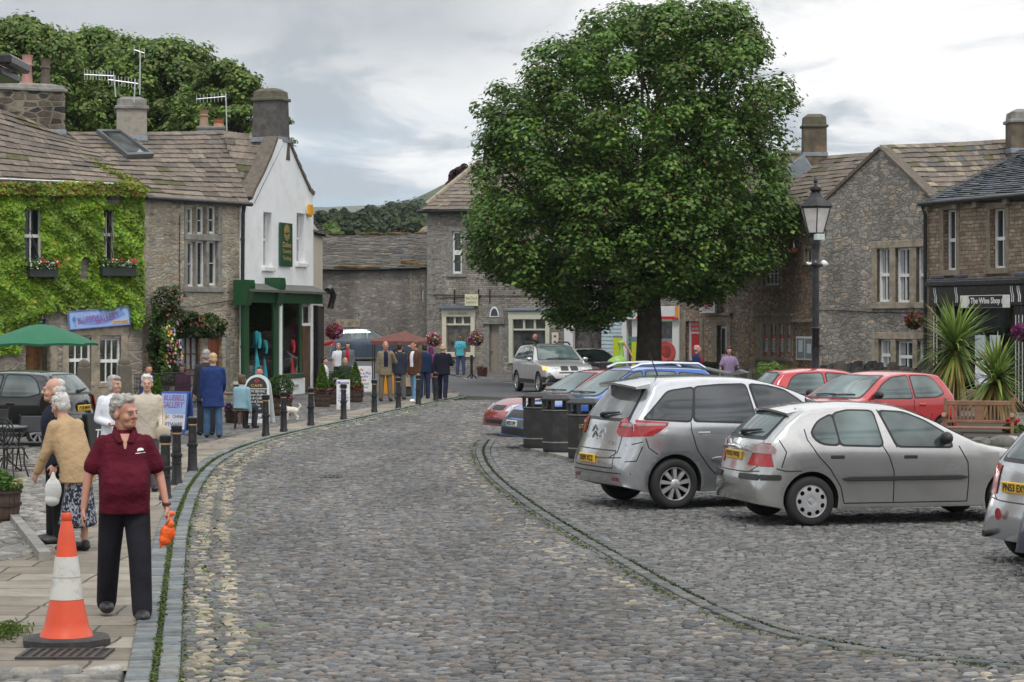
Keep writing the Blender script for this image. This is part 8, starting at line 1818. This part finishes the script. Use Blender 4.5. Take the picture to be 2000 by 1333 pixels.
# litter bins on their slab
def bin_proto():
    t = thing('litter_bin','x','litter bin',(0,0,0),0,'black litter bins beside the cars'); hx = lambda r,z,a0=0: [(r*math.cos(R(60*i)+a0),r*math.sin(R(60*i)+a0)*.92,z) for i in range(6)]
    BM = plain('bin_plastic',(.020,.020,.021),.5,var=.2,dirt=((.09,.08,.065),5,.35))
    def loft(rs,b):
        vs = []; [vs.extend(hx(r,z)) for r,z in rs]; n = len(rs); b.add(vs,[(j*6+i,j*6+(i+1) % 6,(j+1)*6+(i+1) % 6,(j+1)*6+i) for j in range(n-1) for i in range(6)]+[tuple(range(6))[::-1],tuple(range((n-1)*6,n*6))])
    b = B(); loft([(.275,0),(.285,.05),(.285,.72),(.30,.735),(.30,.76),(.24,.765)],b); b.build('body',BM,t)
    b = B(); loft([(.292,.17),(.292,.19)],b); loft([(.304,.742),(.304,.755)],b); b.build('metal_band',plain('dull_band',(.33,.31,.27),.4,metal=.5),t)
    b = B()
    for i in range(6): p = Vector(hx(.27,0)[i]); b.box(p.x-.03,p.y-.03,.76,p.x+.03,p.y+.03,.92)
    b.build('pillar',BM,t); b = B(); loft([(.29,.92),(.33,.925),(.33,.955),(.22,1.02),(.20,1.022)],b); b.build('lid',BM,t)
    b = B(); loft([(.22,.55),(.22,.80)],b); b.build('liner',plain('bin_liner_dark',(.01,.01,.01),.9),t)
    return t
bn_ = bin_proto()
for k,(px,py,lb) in enumerate(((1142,895,'nearest of the three black hexagonal litter bins, lettered in gold'),(1091,882,'middle one of the three black hexagonal litter bins'),(1052,874,'farthest of the three black hexagonal litter bins'))):
    p = G(px,py+1,.07); o = bn_ if k == 0 else copy_tree(bn_); o.location = (p.x,p.y,.07); o.rotation_euler = (0,0,R(8)); o['label'] = lb
b = B(); b.text('LITTER',-.138,.53,.03,.595,-.2485,.004); b.build('lettering',plain('gold_lettering',(0,0,0)),bn_)
sl = B(); q = [G(1013,878),G(1130,906),G(1195,908),G(1260,880),G(1090,858)]; sl.prism([Vector((p.x,p.y,.0)) for p in q],(0,0,.07)); struct(sl.build('bin_plinth',TRIMG))
# traffic cone
tcn_ = G(130,1262); cn = thing('traffic_cone','tall orange and white traffic cone with a scuffed middle on a black base','traffic cone',(tcn_.x,tcn_.y,.016),.25)
b = B(); n = 8; b.add([(.335*math.cos(R(45*i+22))*(1.0),.30*math.sin(R(45*i+22)),z) for z in (0,.045) for i in range(8)]+[(.30*math.cos(R(45*i+22)),.265*math.sin(R(45*i+22)),.06) for i in range(8)],[(j*8+i,j*8+(i+1) % 8,(j+1)*8+(i+1) % 8,(j+1)*8+i) for j in (0,1) for i in range(8)]+[tuple(range(8))[::-1],tuple(range(16,24))]); b.build('base',plain('black_rubber_base',(.03,.03,.032),.7,var=.2,dirt=((.10,.09,.08),8,.5),bmp=.3),cn)
RB = lambda z: float(np.interp(z,[.06,.075,.12,.33,.62,.80,.86,.885,.90,.92],[.195,.19,.165,.120,.082,.058,.046,.040,.036,.036]))
ORG = plain('orange_cone_plastic',(.66,.075,.025),.4,var=.10,scale=5,dirt=((.35,.10,.06),6,.35)); WSL = plain('reflective_sleeve',(.55,.54,.50),.35,var=.10,scale=5,dirt=((.22,.19,.16),7,.6))
def band(nm,z0,z1,m,par,o=0,ends=()): b = B(); b.lathe([(RB(z)+o,z) for z in np.linspace(z0,z1,9)]+list(ends),(0,0,0),40); return b.build(nm,m,par,50)
band('lower_cone',.06,.335,ORG,cn); band('reflective_sleeve',.33,.64,WSL,cn,.004); band('tip',.63,.90,ORG,cn,0,[(.040,.905),(.040,.94),(.036,.955),(.026,.957),(.024,.90)])
b = B(); b.lathe([(RB(.492)+.004,.49),(RB(.49)+.007,.492),(RB(.492)+.004,.496)],(0,0,0),40); b.build('sleeve_seam',plain('dirty_seam',(.32,.28,.24),.6),cn,50)
# street lamp
lp = at(1593,53.0,0); lt = thing('street_lamp','tall black heritage street lamp with a tapered glass lantern','street lamp',lp,.5); kk = 1.0
zl = lambda y: CH - (y-HY) / F * 53.0
b = B(); b.lathe([(.20,0),(.20,.25),(.14,.30),(.13,.9),(.10,1.0),(.088,1.02),(.085,2.2),(.10,2.22),(.10,2.27),(.082,2.29),(.078,zl(523)),(.16,zl(521)),(.17,zl(517)),(.10,zl(512)),(.08,zl(505)),(.10,zl(480)),(.12,zl(462)),(.10,zl(458))],(0,0,0),20); b.build('post',BLACKM,lt,40)
hx6 = lambda r,z: [(r*math.cos(R(60*i)),r*math.sin(R(60*i)),z) for i in range(6)]
def loft6(b,rs): vs = []; [vs.extend(hx6(r,z)) for r,z in rs]; n = len(rs); b.add(vs,[(j*6+i,j*6+(i+1) % 6,(j+1)*6+(i+1) % 6,(j+1)*6+i) for j in range(n-1) for i in range(6)])
b = B(); loft6(b,[(.19,zl(456)),(.355,zl(408))]); b.build('glass',plain('frosted_glass',(.62,.60,.58),.25,var=.15,scale=4),lt)
b = B()
for i in range(6): b.tube([hx6(.195,zl(457))[i],hx6(.365,zl(407))[i]],.014,5)
b.lathe([(.20,zl(459)),(.21,zl(457)),(.21,zl(455)),(.19,zl(455))],(0,0,0),6); b.build('lantern_frame',BLACKM,lt)
b = B(); loft6(b,[(.36,zl(408)),(.42,zl(404)),(.40,zl(401)),(.20,zl(388)),(.15,zl(382)),(.13,zl(376))]); b.lathe([(.13,zl(377)),(.10,zl(375)),(.14,zl(371)),(.14,zl(366)),(.09,zl(363)),(.05,zl(361)),(.03,zl(358)),(.06,zl(355)),(.055,zl(352)),(.01,zl(345))],(0,0,0),14); b.build('lantern_roof',BLACKM,lt,30)
b = B(); b.cyl((0,0,zl(425)),(0,0,zl(410)),.08,n=10); b.build('burner',plain('red_burner',(.45,.10,.08),.5),lt)
b = B(); b.bbox(-.13,-.24,zl(470),.09,-.10,zl(458),.01); b.build('control_box',plain('pale_green_box',(.50,.58,.55),.5),lt)
b = B(); b.cyl((-.22,0,zl(516)),(.25,0,zl(516)),.03,n=8); b.ico((.17,-.08,zl(515)),.08,2); b.ico((.27,-.03,zl(516)),.05,2); b.ico((-.22,0,zl(515)),.04,1); b.build('camera',WHITE,lt,50)
b = B(); b.tube([(.1,0,zl(462)),(.28,0,zl(460)),(.30,0,zl(452)),(.24,0,zl(446))],.012,5); b.tube([(-.1,0,zl(462)),(-.26,0,zl(466)),(-.3,0,zl(458))],.012,5); b.build('scroll_bracket',BLACKM,lt)
u,zz = Or.uz(1571,470); wl = thing('wall_lantern','small hanging lantern with an amber bowl on the rusty stone wall','lantern',Or.M @ Vector((u,-.45,zz))); b = B(); b.tube([(0,.45,.05),(0,.2,.12),(0,0,.05)],.02,6); b.lathe([(.02,.05),(.06,-.02),(.24,-.30)],(0,0,0),14); b.build('hood',BLACKM,wl,40); b = B(); b.lathe([(.20,-.30),(.16,-.42),(.001,-.50)],(0,0,0),14); b.build('bowl',plain('amber_glass',(.30,.10,.03),.3),wl,50)
# bench
bt_ = at(1912,41.6,.40); bch = thing('park_bench','slatted wooden bench standing between the palms and the boulder edging','bench',(bt_.x,bt_.y,.06),R(-14)); TEAK = plain('weathered_teak',(.22,.115,.07),.7,var=.25,scale=6,bmp=.2)
b = B(); [b.bbox(-.60,-.42+i*.1,.42,.60,-.34+i*.1,.45,.006) for i in range(5)]; b.build('seat',TEAK,bch)
b = B(); b.bbox(-.60,.08,.82,.60,.12,.91,.01); b.bbox(-.60,.08,.50,.60,.12,.56,.01)
for i in range(17):
    if i in (8,): b.bbox(-.055,.085,.56,.055,.115,.82,.006); continue
    x = -.54 + i * .0675; b.bbox(x-.016,.088,.56,x+.016,.112,.82,.004)
b.build('backrest',TEAK,bch)
for s_ in (-1,1):
    b = B(); b.bbox(.60*s_-.03,.07,0,.60*s_+.03,.13,.96,.008); b.build('leg',TEAK,bch); b = B(); b.bbox(.60*s_-.03,-.45,0,.60*s_+.03,-.39,.64,.008); b.build('leg',TEAK,bch)
    b = B(); b.prism([(.60*s_-.035,.10,.66),(.60*s_-.035,-.2,.70),(.60*s_-.035,-.46,.68),(.60*s_-.035,-.50,.64),(.60*s_-.035,-.2,.65),(.60*s_-.035,.10,.62)],(.07,0,0)); b.build('armrest',TEAK,bch)
# kiosk roof
kp = at(1392,61.0,0); ks = thing('wooden_kiosk','small timber notice kiosk with a grey pitched roof behind the parked cars','kiosk',kp,R(-12)); z1 = 1.28
b = B(); b.prism([(-.72,-.45,z1-.02),(.52,-.45,z1-.28),(.72,-.45,z1-.18),(.74,-.45,z1-.14),(.52,-.45,z1-.22),(-.70,-.45,z1+.03)],(0,.9,0)); b.prism([(-.72,-.5,z1),(.42,-.5,z1-.25),(.42,.4,z1-.25),(-.72,.4,z1+.02)],(0,0,.04)); b.prism([(.42,-.5,z1-.25),(.72,-.5,z1-.12),(.95,-.5,z1-.2),(.42,-.5,z1-.3)],(0,.9,0)); b.build('roof',plain('grey_felt_roof',(.12,.13,.135),.9,var=.2),ks)
b = B(); [b.bbox(x,-.35,0,x+.1,-.25,1.05,.01) for x in (-.55,.45)]; b.bbox(-.55,-.30,.3,.55,-.26,1.0,.01); b.build('frame',TEAK,ks); b = B(); b.box(-.38,-.31,.62,.38,-.302,.92); b.build('notice',plain('pale_blue_notice',(.25,.42,.5),.5),ks)
# big green bird sculpture
bs = thing('bird_sculpture','tall pale green goose sculpture with a long orange bill beside the tree trunk','sculpture',at(1205,72,.0)); LIME = plain('painted_lime',(.22,.40,.08),.35,var=.25,scale=8,dirt=((.4,.15,.08),7,.35))
I3 = Matrix.Identity(3); blob('body',[('e',V3(-.02,0,1.12),(.34,.24,.24),Matrix.Rotation(-.35,3,'Y')),('e',V3(-.28,0,.98),(.18,.12,.12),I3),('c',V3(.12,0,1.25),V3(.14,0,1.55),.12,.07),('c',V3(.14,0,1.5),V3(.12,0,1.72),.07,.075),('e',V3(.13,0,1.77),(.12,.085,.085),I3)],.025,LIME,bs,2)
b = B(); b.tube([(.2,0,1.78),(.38,0,1.55),(.52,0,1.22)],[.04,.03,.015],8); b.build('bill',plain('orange_bill',(.55,.25,.10),.5),bs,60); b = B(); [b.tube([(x,y,0),(x,y,.95)],.035,6) for x,y in ((-.02,.08),(.1,-.08))]; b.bbox(-.35,-.25,0,.4,.25,.08,.02); b.build('legs',BPLAST,bs)
b = B(); b.bbox(-.2,-.2,.0,.2,.2,1.24,.03); o = b.build('black_box_stand',plain('maroon_black_box',(.02,.012,.014),.5),None); o.location = at(1184,68.5,0); tag(o,'dark square box stand in front of the green goose sculpture','stand')
# parasol
up = P(80,634,49.5); um = thing('parasol','dark green cafe parasol open in front of the ivy house','parasol',(up.x,up.y,0),.2); GRN = plain('green_canvas',(.012,.125,.06),.75,var=.12,scale=4,bmp=.15)
b = B(); n = 8; zt_,ze = 2.36,1.93; vs = [(0,0,zt_)]
for j,(rr,z) in enumerate(((.28,2.315),(.75,2.15),(1.22,ze),(1.21,ze-.05))):
    for i in range(48): a = 2 * math.pi * i / 48; seg = (a % (math.pi/4)) - math.pi / 8; k = math.cos(math.pi/8) / math.cos(seg); vs.append((rr*math.cos(a)*k,rr*math.sin(a)*k,z-(1-k)*-.35*(rr/1.2)))
b.add(vs,[(0,1+i,1+(i+1) % 48) for i in range(48)]+[(1+j*48+i,1+(j+1)*48+i,1+(j+1)*48+(i+1) % 48,1+j*48+(i+1) % 48) for j in range(3) for i in range(48)]); b.build('canopy',GRN,um,25)
b = B(); b.cyl((0,0,0),(0,0,2.33),.022,n=10); b.build('pole',plain('pole_wood',(.2,.13,.07),.6),um); b = B(); b.ico((0,0,2.39),.035,2); b.build('finial',GRN,um); b = B()
for i in range(8): a = math.pi / 4 * i + math.pi / 8; b.tube([(0,0,2.28),(1.2*math.cos(a),1.2*math.sin(a),1.9)],.01,4)
b.build('rib',BPLAST,um); b = B(); b.lathe([(.25,0),(.25,.06),(.06,.1),(.04,.3)],(0,0,0),16); b.build('foot',BPLAST,um,40)
u,zz = A.uz(78,625); wl = thing('wall_lamp','black carriage lamp on the ivy covered wall above the doorway','lamp',A.M @ Vector((u,-.2,zz))); b = B(); b.tube([(0,.2,.1),(0,.1,.16),(0,0,.1)],.015,5); b.lathe([(.04,-.2),(.09,.0),(.10,.02),(.03,.1),(.01,.13)],(0,0,0),6); b.build('lantern',BLACKM,wl)
# bistro chairs and table
def folding_chair(label,loc,rz,proto=None):
    if proto: c = copy_tree(proto,loc,rz,label); return c
    t = thing('folding_chair',label,'chair',loc,rz,'black cafe chairs'); M_ = BLACKM
    b = B(); [b.bbox(-.20,-.2+i*.08,.44,.20,-.14+i*.08,.455,.004) for i in range(5)]; b.build('seat',M_,t); b = B(); b.bbox(-.19,.22,.62,.19,.24,.88,.01); b.build('backrest',plain('grey_chair_back',(.05,.05,.055),.6),t)
    for s_ in (-1,1):
        b = B(); b.tube([(.2*s_,-.26,0),(.2*s_,.12,.5),(.2*s_,.24,.9)],.012,6); b.build('leg',M_,t); b = B(); b.tube([(.18*s_,.28,0),(.18*s_,-.16,.45)],.012,6); b.build('leg',M_,t)
    b = B(); b.tube([(-.2,-.2,.08),(.2,-.2,.08)],.008,5); b.tube([(-.18,.22,.08),(.18,.22,.08)],.008,5); b.build('crossbar',M_,t); return t
p = G(60,922); fc = folding_chair('black folding chair nearest the stooping woman at the left cafe table',(p.x,p.y,.02),R(200)); p = G(18,900); folding_chair('black folding chair behind the cafe table at the left edge',(p.x,p.y,.02),R(150),fc)
p = G(8,925); tb = thing('cafe_table','small round grey cafe table at the left edge','table',(p.x,p.y,.02),0); b = B(); b.lathe([(.001,.70),(.36,.70),(.365,.715),(.36,.73),(.001,.73)],(0,0,0),28); b.build('tabletop',plain('grey_tabletop',(.16,.17,.17),.5),tb); b = B(); b.cyl((0,0,.05),(0,0,.7),.02,n=8); [b.tube([(0,0,.25),(.28*math.cos(a),.28*math.sin(a),.0)],.014,5) for a in (.5,2.6,4.7)]; b.build('leg',BLACKM,tb)
p = G(20,935); oc = thing('ornate_chair','ornate black cast iron chair with a pierced oval back at the left edge','chair',(p.x,p.y,.02),R(160)); b = B()
for rr in (.08,.15,.21): b.tube([(rr*math.cos(a)*.9,.2,.68+rr*1.1*math.sin(a)) for a in np.linspace(0,2*math.pi,20)],.012,5)
for i in range(10): a = 2 * math.pi * i / 10; b.tube([(.03*math.cos(a),.2,.68+.03*math.sin(a)),(.19*math.cos(a+.3),.2,.68+.23*math.sin(a+.3))],.009,4)
b.build('backrest',BLACKM,oc); b = B(); b.lathe([(.001,.44),(.2,.44),(.2,.46),(.001,.46)],(0,0,0),20); b.build('seat',BLACKM,oc)
for x,y in ((-.15,-.15),(.15,-.15),(-.15,.17),(.15,.17)): b = B(); b.tube([(x,y,.44),(x*1.0,y,.2),(x*1.35,y*1.3,0)],.014,5); b.build('leg',BLACKM,oc)
# cafe table by the chalkboard and chairs for those seated
tbw = plain('brown_table_wood',(.10,.06,.04),.6)
def table(label,px,D,w=.4,h=.74):
    t = thing('cafe_table',label,'table',at(px,D,0)); b = B(); b.bbox(-w,-.32,h-.04,w,.32,h,.01); b.build('tabletop',tbw,t)
    for x in (-w*.85,w*.85):
        for y in (-.26,.26): b = B(); b.box(x-.03,y-.03,0,x+.03,y+.03,h-.04); b.build('leg',tbw,t)
    return t
table('brown cafe table between the seated people by the chalkboard',446,54.4,.34); table('small cafe table beside the woman in white by the black post',648,79.6,.35)
def stool(label,px,D,proto=None):
    if proto: return copy_tree(proto,at(px,D,0),0,label)
    t = thing('cafe_stool',label,'stool',at(px,D,0),0,'cafe seats'); b = B(); b.lathe([(.001,.40),(.19,.40),(.19,.43),(.001,.43)],(0,0,0),18); b.build('seat',tbw,t)
    for a in (.8,2.4,3.9,5.5): b = B(); b.tube([(.12*math.cos(a),.12*math.sin(a),.4),(.18*math.cos(a),.18*math.sin(a),0)],.015,5); b.build('leg',BLACKM,t)
    return t
s0 = stool('seat under the person in the pale blue hooded top',470,52.0)
for px,D,lb in ((507,57.6,'seat under the seated man behind the chalkboard'),(291,60.5,'seat under the man in blue behind the railings'),(357,62.5,'seat under the dark haired person behind the railings'),(674,79,'seat under the child in the green parka'),(634,78.5,'seat under the woman in the white dress')): stool(lb,px,D,s0)
# ---- iron railings and stone gateposts
rl = thing('iron_railing','black ornamental iron railings in front of the middle house','railing',at(262,58.0,0),math.atan2(4.2,P(392,HY,62).x-P(262,HY,58).x)); Lr = math.hypot(4.0,P(392,HY,62).x-P(262,HY,58).x); b = B()
for z in (.25,.72,.98): b.box(0,-.012,z,Lr,.012,z+.025)
b.build('rail',BLACKM,rl); b = B(); n = int(Lr/.085)
for i in range(n): x = (i+.5) * Lr / n; b.tube([(x,0,.1),(x,0,.3),(x+.03*(-1) **i,0,.5),(x,0,.7),(x,0,1.06)],.009,4); b.ico((x,0,1.08),.02,1)
b.build('baluster',BLACKM,rl)
def gatepost(label,px,D,h,w):
    t = thing('stone_gatepost',label,'gatepost',at(px,D,0),.3,'stone gateposts'); b = B(); b.bbox(-w/2,-w/2,0,w/2,w/2,h-.15,.03); b.build('shaft',plain('dark_gritstone',(.13,.11,.085),.9,var=.35,bmp=.5,dirt=((.05,.05,.04),3,.6)),t); b = B(); b.lathe([(w*.48,h-.15),(w*.5,h-.1),(w*.40,h-.02),(w*.2,h+.03),(.001,h+.04)],(0,0,0),14); b.build('cap',plain('dark_gritstone',(0,0,0)),t,50)
gatepost('stone gatepost with a rounded top left of the iron railings',243,57.5,1.5,.32); gatepost('rounded stone gatepost behind the black hatchback',164,57.0,1.45,.30)
# ---- A-boards
def aboard(label,px,py,rz,w,h,fm,faces,lines,arch=False,side=None,z=0.0):
    p = G(px,py,z); t = thing('pavement_sign',label,'pavement sign',(p.x,p.y,z),rz,'boards on the pavement'); tilt = .16
    for s_,nm in ((1,'front_panel'),(-1,'back_panel')):
        M = Matrix.Rotation(R(9)*-s_,4,'X'); M.translation = Vector((0,-.20*s_,0)); b = B()
        if arch:
            out = [(-w,0),(w,0),(w*.86,h*.72)] + [(w*.86*math.cos(R(a)),h*.72+h*.28*math.sin(R(a))) for a in range(15,180,15)] + [(-w*.86,h*.72)]
        else: out = [(-w,.08),(w,.08),(w,h),(-w,h)]
        b.prism([M @ Vector((x,0,zz)) for x,zz in out],M.to_3x3() @ Vector((0,.03,0))); pn_ = b.build(nm,fm,t)
        if s_ == 1:
            for (x0,z0,x1,z1,m,kind) in faces:
                b = B()
                if kind == 'arch': q = [(x0*w,z0*h),(x1*w,z0*h)] + [(x1*w*math.cos(R(a)),z0*h+(z1-z0)*h*math.sin(R(a))) for a in range(0,181,15)]
                else: q = [(x0*w,z0*h),(x1*w,z0*h),(x1*w,z1*h),(x0*w,z1*h)]
                b.prism([M @ Vector((x,-.001,zz)) for x,zz in q],M.to_3x3() @ Vector((0,-.006,0))); b.build('painted_panel',m,pn_)
            for (s__,x0,z0,x1,z1,m,shr) in lines: b = B(); b.text(s__,x0*w,z0*h,x1*w,z1*h,-.0075,.003,M,shear=shr,bold=.012); b.build('lettering',m,pn_)
    for s_ in (-1,1):
        for y in (-.20,.20): b = B(); b.box(w*s_*.9-.02,y-.02,0,w*s_*.9+.02,y+.02,.12); b.build('foot',fm,t)
    return t
SKYB = plain('sky_blue_board',(.30,.42,.70),.5,var=.15,scale=2); DBLU = plain('deep_blue_paint',(.05,.11,.36),.5); PURP = plain('purple_letters',(.28,.07,.28),.5); PALE = plain('pale_lilac',(.62,.62,.72),.5)
aboard('blue board reading Bluebell Gallery china giftware',344,849,R(-22),.33,.92,DBLU,[(-.92,.12,.92,.48,PALE,'r'),(-.92,.48,.92,.96,SKYB,'r')],[('BLUEBELL',-.75,.80,.8,.93,PURP,.1),('GALLERY',-.85,.63,.75,.77,PURP,.1),('CHINA',.0,.39,.8,.47,INK,0),('GIFTWARE',-.8,.20,.75,.29,INK,0),('*',-.7,.36,-.25,.48,plain('ochre_butterfly',(.45,.25,.08),.5),0)])
CHK = plain('chalkboard',(.02,.022,.022),.6); CHW = plain('chalk',(.55,.55,.52),.8)
aboard('arched cafe chalkboard in a white frame with a menu list',503,826,R(-14),.37,1.16,plain('off_white_frame',(.60,.64,.64),.4),[(-.72,.20,.72,.70,CHK,'r'),(-.72,.72,.72,.95,CHK,'arch')],[('NOW SERVING',-.6,.63,.6,.68,CHW,0),('Bacon Rolls',-.6,.56,.5,.61,CHW,.2),('Tea & Coffee',-.6,.49,.55,.54,CHW,.2),('Cakes & Scones',-.6,.42,.6,.47,CHW,.2),('Cream Tea',-.6,.35,.3,.40,CHW,.2),('Ice Cream',-.6,.28,.4,.33,CHW,.2),('DOGS WELCOME',-.6,.09,.6,.14,INK,0),('o',-.15,.84,.15,.91,RED,0),('CAFE',-.4,.75,.4,.80,plain('ochre_letters',(.5,.3,.08),.6),0)],arch=True)
BLUL = plain('blue_letters',(.03,.05,.35),.5); GRNL = plain('teal_letters',(.0,.25,.18),.5)
aboard('white board for a paint a pot studio with gifts and internet',708,770,R(6),.35,.95,plain('white_board',(.68,.68,.68),.4),[(-.94,.12,.94,.97,plain('white_paper',(.74,.74,.76),.5),'r')],[('cafe',-.7,.83,.1,.92,RED,.3),('Paint a Pot',-.8,.70,.8,.80,BLUL,.2),('Studio',-.45,.59,.5,.68,BLUL,.2),('Gifts',-.35,.46,.35,.55,RED,.2),('Internet',-.6,.33,.6,.43,GRNL,.2),('Access',-.5,.21,.5,.30,GRNL,.2)])
aboard('dark chalkboard with white writing leaning behind the woman in white',196,925,R(50),.3,.95,CHK,[],[('Teas',-.6,.6,.5,.75,CHW,.3),('Cakes',-.6,.38,.5,.52,CHW,.3)])
sp0 = G(671,819,.0); sn = thing('sale_notice','white paper massive shoe sale notice tied to a bollard','notice',(sp0.x,sp0.y-.10,.24),R(2)); b = B(); b.bbox(-.165,-.008,0,.165,.004,.74,.003); b.build('sheet',plain('white_paper',(0,0,0)),sn)
b = B(); [b.text(s_,-.14*k_,z0,.14*k_,z1,-.0085,.002,bold=.02) for s_,k_,z0,z1 in (('Massive',1,.63,.70),('Shoe',.7,.53,.60),('Sale',.6,.43,.50),('In Aid of',.8,.345,.385),('12.30 to 4.0',.95,.275,.32),('in the Hall',.9,.205,.25),('at',.15,.13,.16),('Council',.6,.05,.09))]; b.build('lettering',BLUL,sn)
# gallery name sign
q = A.rect(134,607,254,647,.10); gs = thing('shop_sign','pale blue Bluebell Gallery sign above the ground floor windows','sign',A.M @ Vector(((q[0]+q[2])/2,-.10,(q[1]+q[3])/2-.2)),A.ang); w = (q[2]-q[0]) / 2; h = .56; gs.rotation_euler = (0,R(-4.5),A.ang)
b = B(); b.bbox(-w,-.04,0,w,.04,h,.012); b.build('board',SKYB,gs); b = B(); e = .035
for k in ((-w,0,w,e),(-w,h-e,w,h),(-w,e,-w+e,h-e),(w-e,e,w,h-e)): b.bbox(k[0],-.06,k[1],k[2],-.02,k[3],.006)
b.build('frame',plain('mid_blue_frame',(.13,.19,.42),.5),gs)
b = B(); b.prism([(-w*.62,-.041,h*.46),(-w*.2,-.041,h*.62),(w*.1,-.041,h*.74),(w*.1,-.041,h*.46),(w*.72,-.041,h*.88),(w*.85,-.041,h*.60),(w*.2,-.041,h*.20),(-w*.08,-.041,h*.18),(-w*.55,-.041,h*.26)],(0,-.006,0)); b.build('ribbon',plain('blue_ribbon',(.17,.27,.60),.5),gs)
b = B(); b.text('BLUEBELL',-w*.68,h*.38,w*.02,h*.70,-.048,.004,Matrix.Rotation(R(-5),4,'Y')); b.text('GALLERY',-w*.10,h*.24,w*.70,h*.60,-.048,.004,Matrix.Rotation(R(-10),4,'Y')); b.build('lettering',PURP,gs)
b = B(); b.bbox(w*.38,-.05,h*.12,w*.94,-.041,h*.30,.002); b.build('yellow_plaque',plain('cream_yellow_paint',(.60,.45,.20),.5),gs); b = B(); b.text('UPSTAIRS',w*.42,h*.15,w*.90,h*.27,-.051,.003); b.build('plaque_lettering',PURP,gs)
b = B(); b.ico((-w*.82,-.045,h*.55),.07,1,(1,.15,1.3)); b.tube([(-w*.82,-.045,h*.5),(-w*.78,-.045,h*.15)],.008,4); b.build('painted_bluebell',plain('bluebell_paint',(.03,.25,.55),.5),gs)
# ---- market stall
ms_ = thing('market_stall','small market stall under a brown canopy behind the phone caller','stall',at(782,77.0,0),0); BRN = plain('brown_canvas',(.14,.05,.04),.8,var=.15,bmp=.2)
b = B(); b.add([(-.95,-.6,1.80),(.88,-.6,1.78),(.88,.7,1.85),(-.95,.7,1.87),(.12,.05,2.12),(-.95,-.6,1.68),(.88,-.6,1.66),(.88,.7,1.74),(-.95,.7,1.76)],[(0,1,4),(1,2,4),(2,3,4),(3,0,4),(0,5,6,1),(1,6,7,2),(2,7,8,3),(3,8,5,0)]); b.build('canopy',BRN,ms_)
for x,y in ((-.9,-.55),(.83,-.55),(.83,.65),(-.9,.65)): b = B(); b.cyl((x,y,0),(x,y,1.82),.02,n=6); b.build('pole',BPLAST,ms_)
b = B(); b.bbox(-.1,-.5,.6,.75,.4,.66,.01); b.bbox(-.05,-.45,.1,.7,.35,.6,.02); b.build('counter',plain('pale_wood',(.42,.30,.17),.7),ms_)
b = B(); b.box(-.12,-.56,1.15,.18,-.54,1.42); b.build('yellow_sign',plain('yellow_card',(.70,.42,.02),.5),ms_); b = B(); b.box(-.55,-.5,.05,-.15,-.47,.85); b.build('orange_cloth',plain('orange_cloth',(.62,.26,.01),.7),ms_)
cr = B(); cr.bbox(-.28,-.2,0,.28,.2,.28,.02); cr.bbox(-.26,-.18,.28,.26,.18,.30,.01); o = cr.build('crate',plain('crate_wood',(.36,.25,.14),.8,var=.3,bmp=.3)); o.location = at(790,75.6,.30); tag(o,'pale wooden crate on the ground in front of the market stall','crate')
b = B(); b.bbox(-.24,-.15,0,.24,.15,.3,.03); o = b.build('crate',plain('dark_plastic',(.03,.03,.03),.5)); o.location = at(790,75.6,.0); tag(o,'black plastic crate under the pale wooden crate by the market stall','crate')
b = B(); b.bbox(-.2,-.15,0,.2,.15,.14,.04); o = b.build('goods_box',plain('green_box',(.03,.28,.14),.5)); o.location = at(792,76.7,.66); tag(o,'small green box on the market stall counter','box')
rp = blob('closed_umbrella',[('c',V3(-.14,0,-.04),V3(.14,0,.06),.07,.045),('e',V3(0,0,.0),(.17,.06,.07),Matrix.Rotation(-.35,3,'Y'))],.02,plain('red_canvas',(.55,.03,.02),.6),None,1); rp.location = P(643,670,80.5); tag(rp,'red folded cloth hanging below the magenta flower basket','cloth')
# ---- eaves of a nearer house at the top left corner
Ev = thing('stone_house','near house of which only the dark eaves corner shows at the top left','house',P(-40,HY,40)*1.0); Ev.location.z = 0; b = B(); zc = lambda y: CH - (y-HY) / F * 40
b.bbox(-2.2,-3.0,0,-.15,1.0,zc(170),.02); b.build('wall',M_B,Ev); b = B()
for i in range(5): b.col = pcol(SLATE,.6,.2); b.prism([(-2.4,-.5,zc(150)+.9-i*.16),(-1.6+i*.42,-.5,zc(150)+.9-i*.19),(-1.25+i*.42,-.5,zc(150)+.77-i*.16),(-2.4,-.5,zc(150)+.85-i*.16)],(0,1.5,0))
b.build('roof',slates_mat(),Ev); b = B(); b.bbox(.42,-.6,zc(133),.68,1.0,zc(112),.04); b.bbox(-.2,-.5,zc(152),.50,1.0,zc(135),.03); b.build('gutter',BLACKM,Ev)
# ---- air: pale haze round the whole scene
hz = B(); hz.box(-1800,-30,-1.2,1800,4700,300); ho = hz.build('haze',None); m,t_,p_ = newmat('haze_air'); t_.nodes.remove(p_); pv = N(t_,'ShaderNodeVolumePrincipled'); pv.inputs['Color'].default_value = (.86,.93,1.0,1); pv.inputs['Density'].default_value = 9e-5; pv.inputs['Anisotropy'].default_value = .2
L(t_,pv.outputs[0],t_.nodes['Material Output'].inputs['Volume']); ho.data.materials.append(m); stuff(ho)
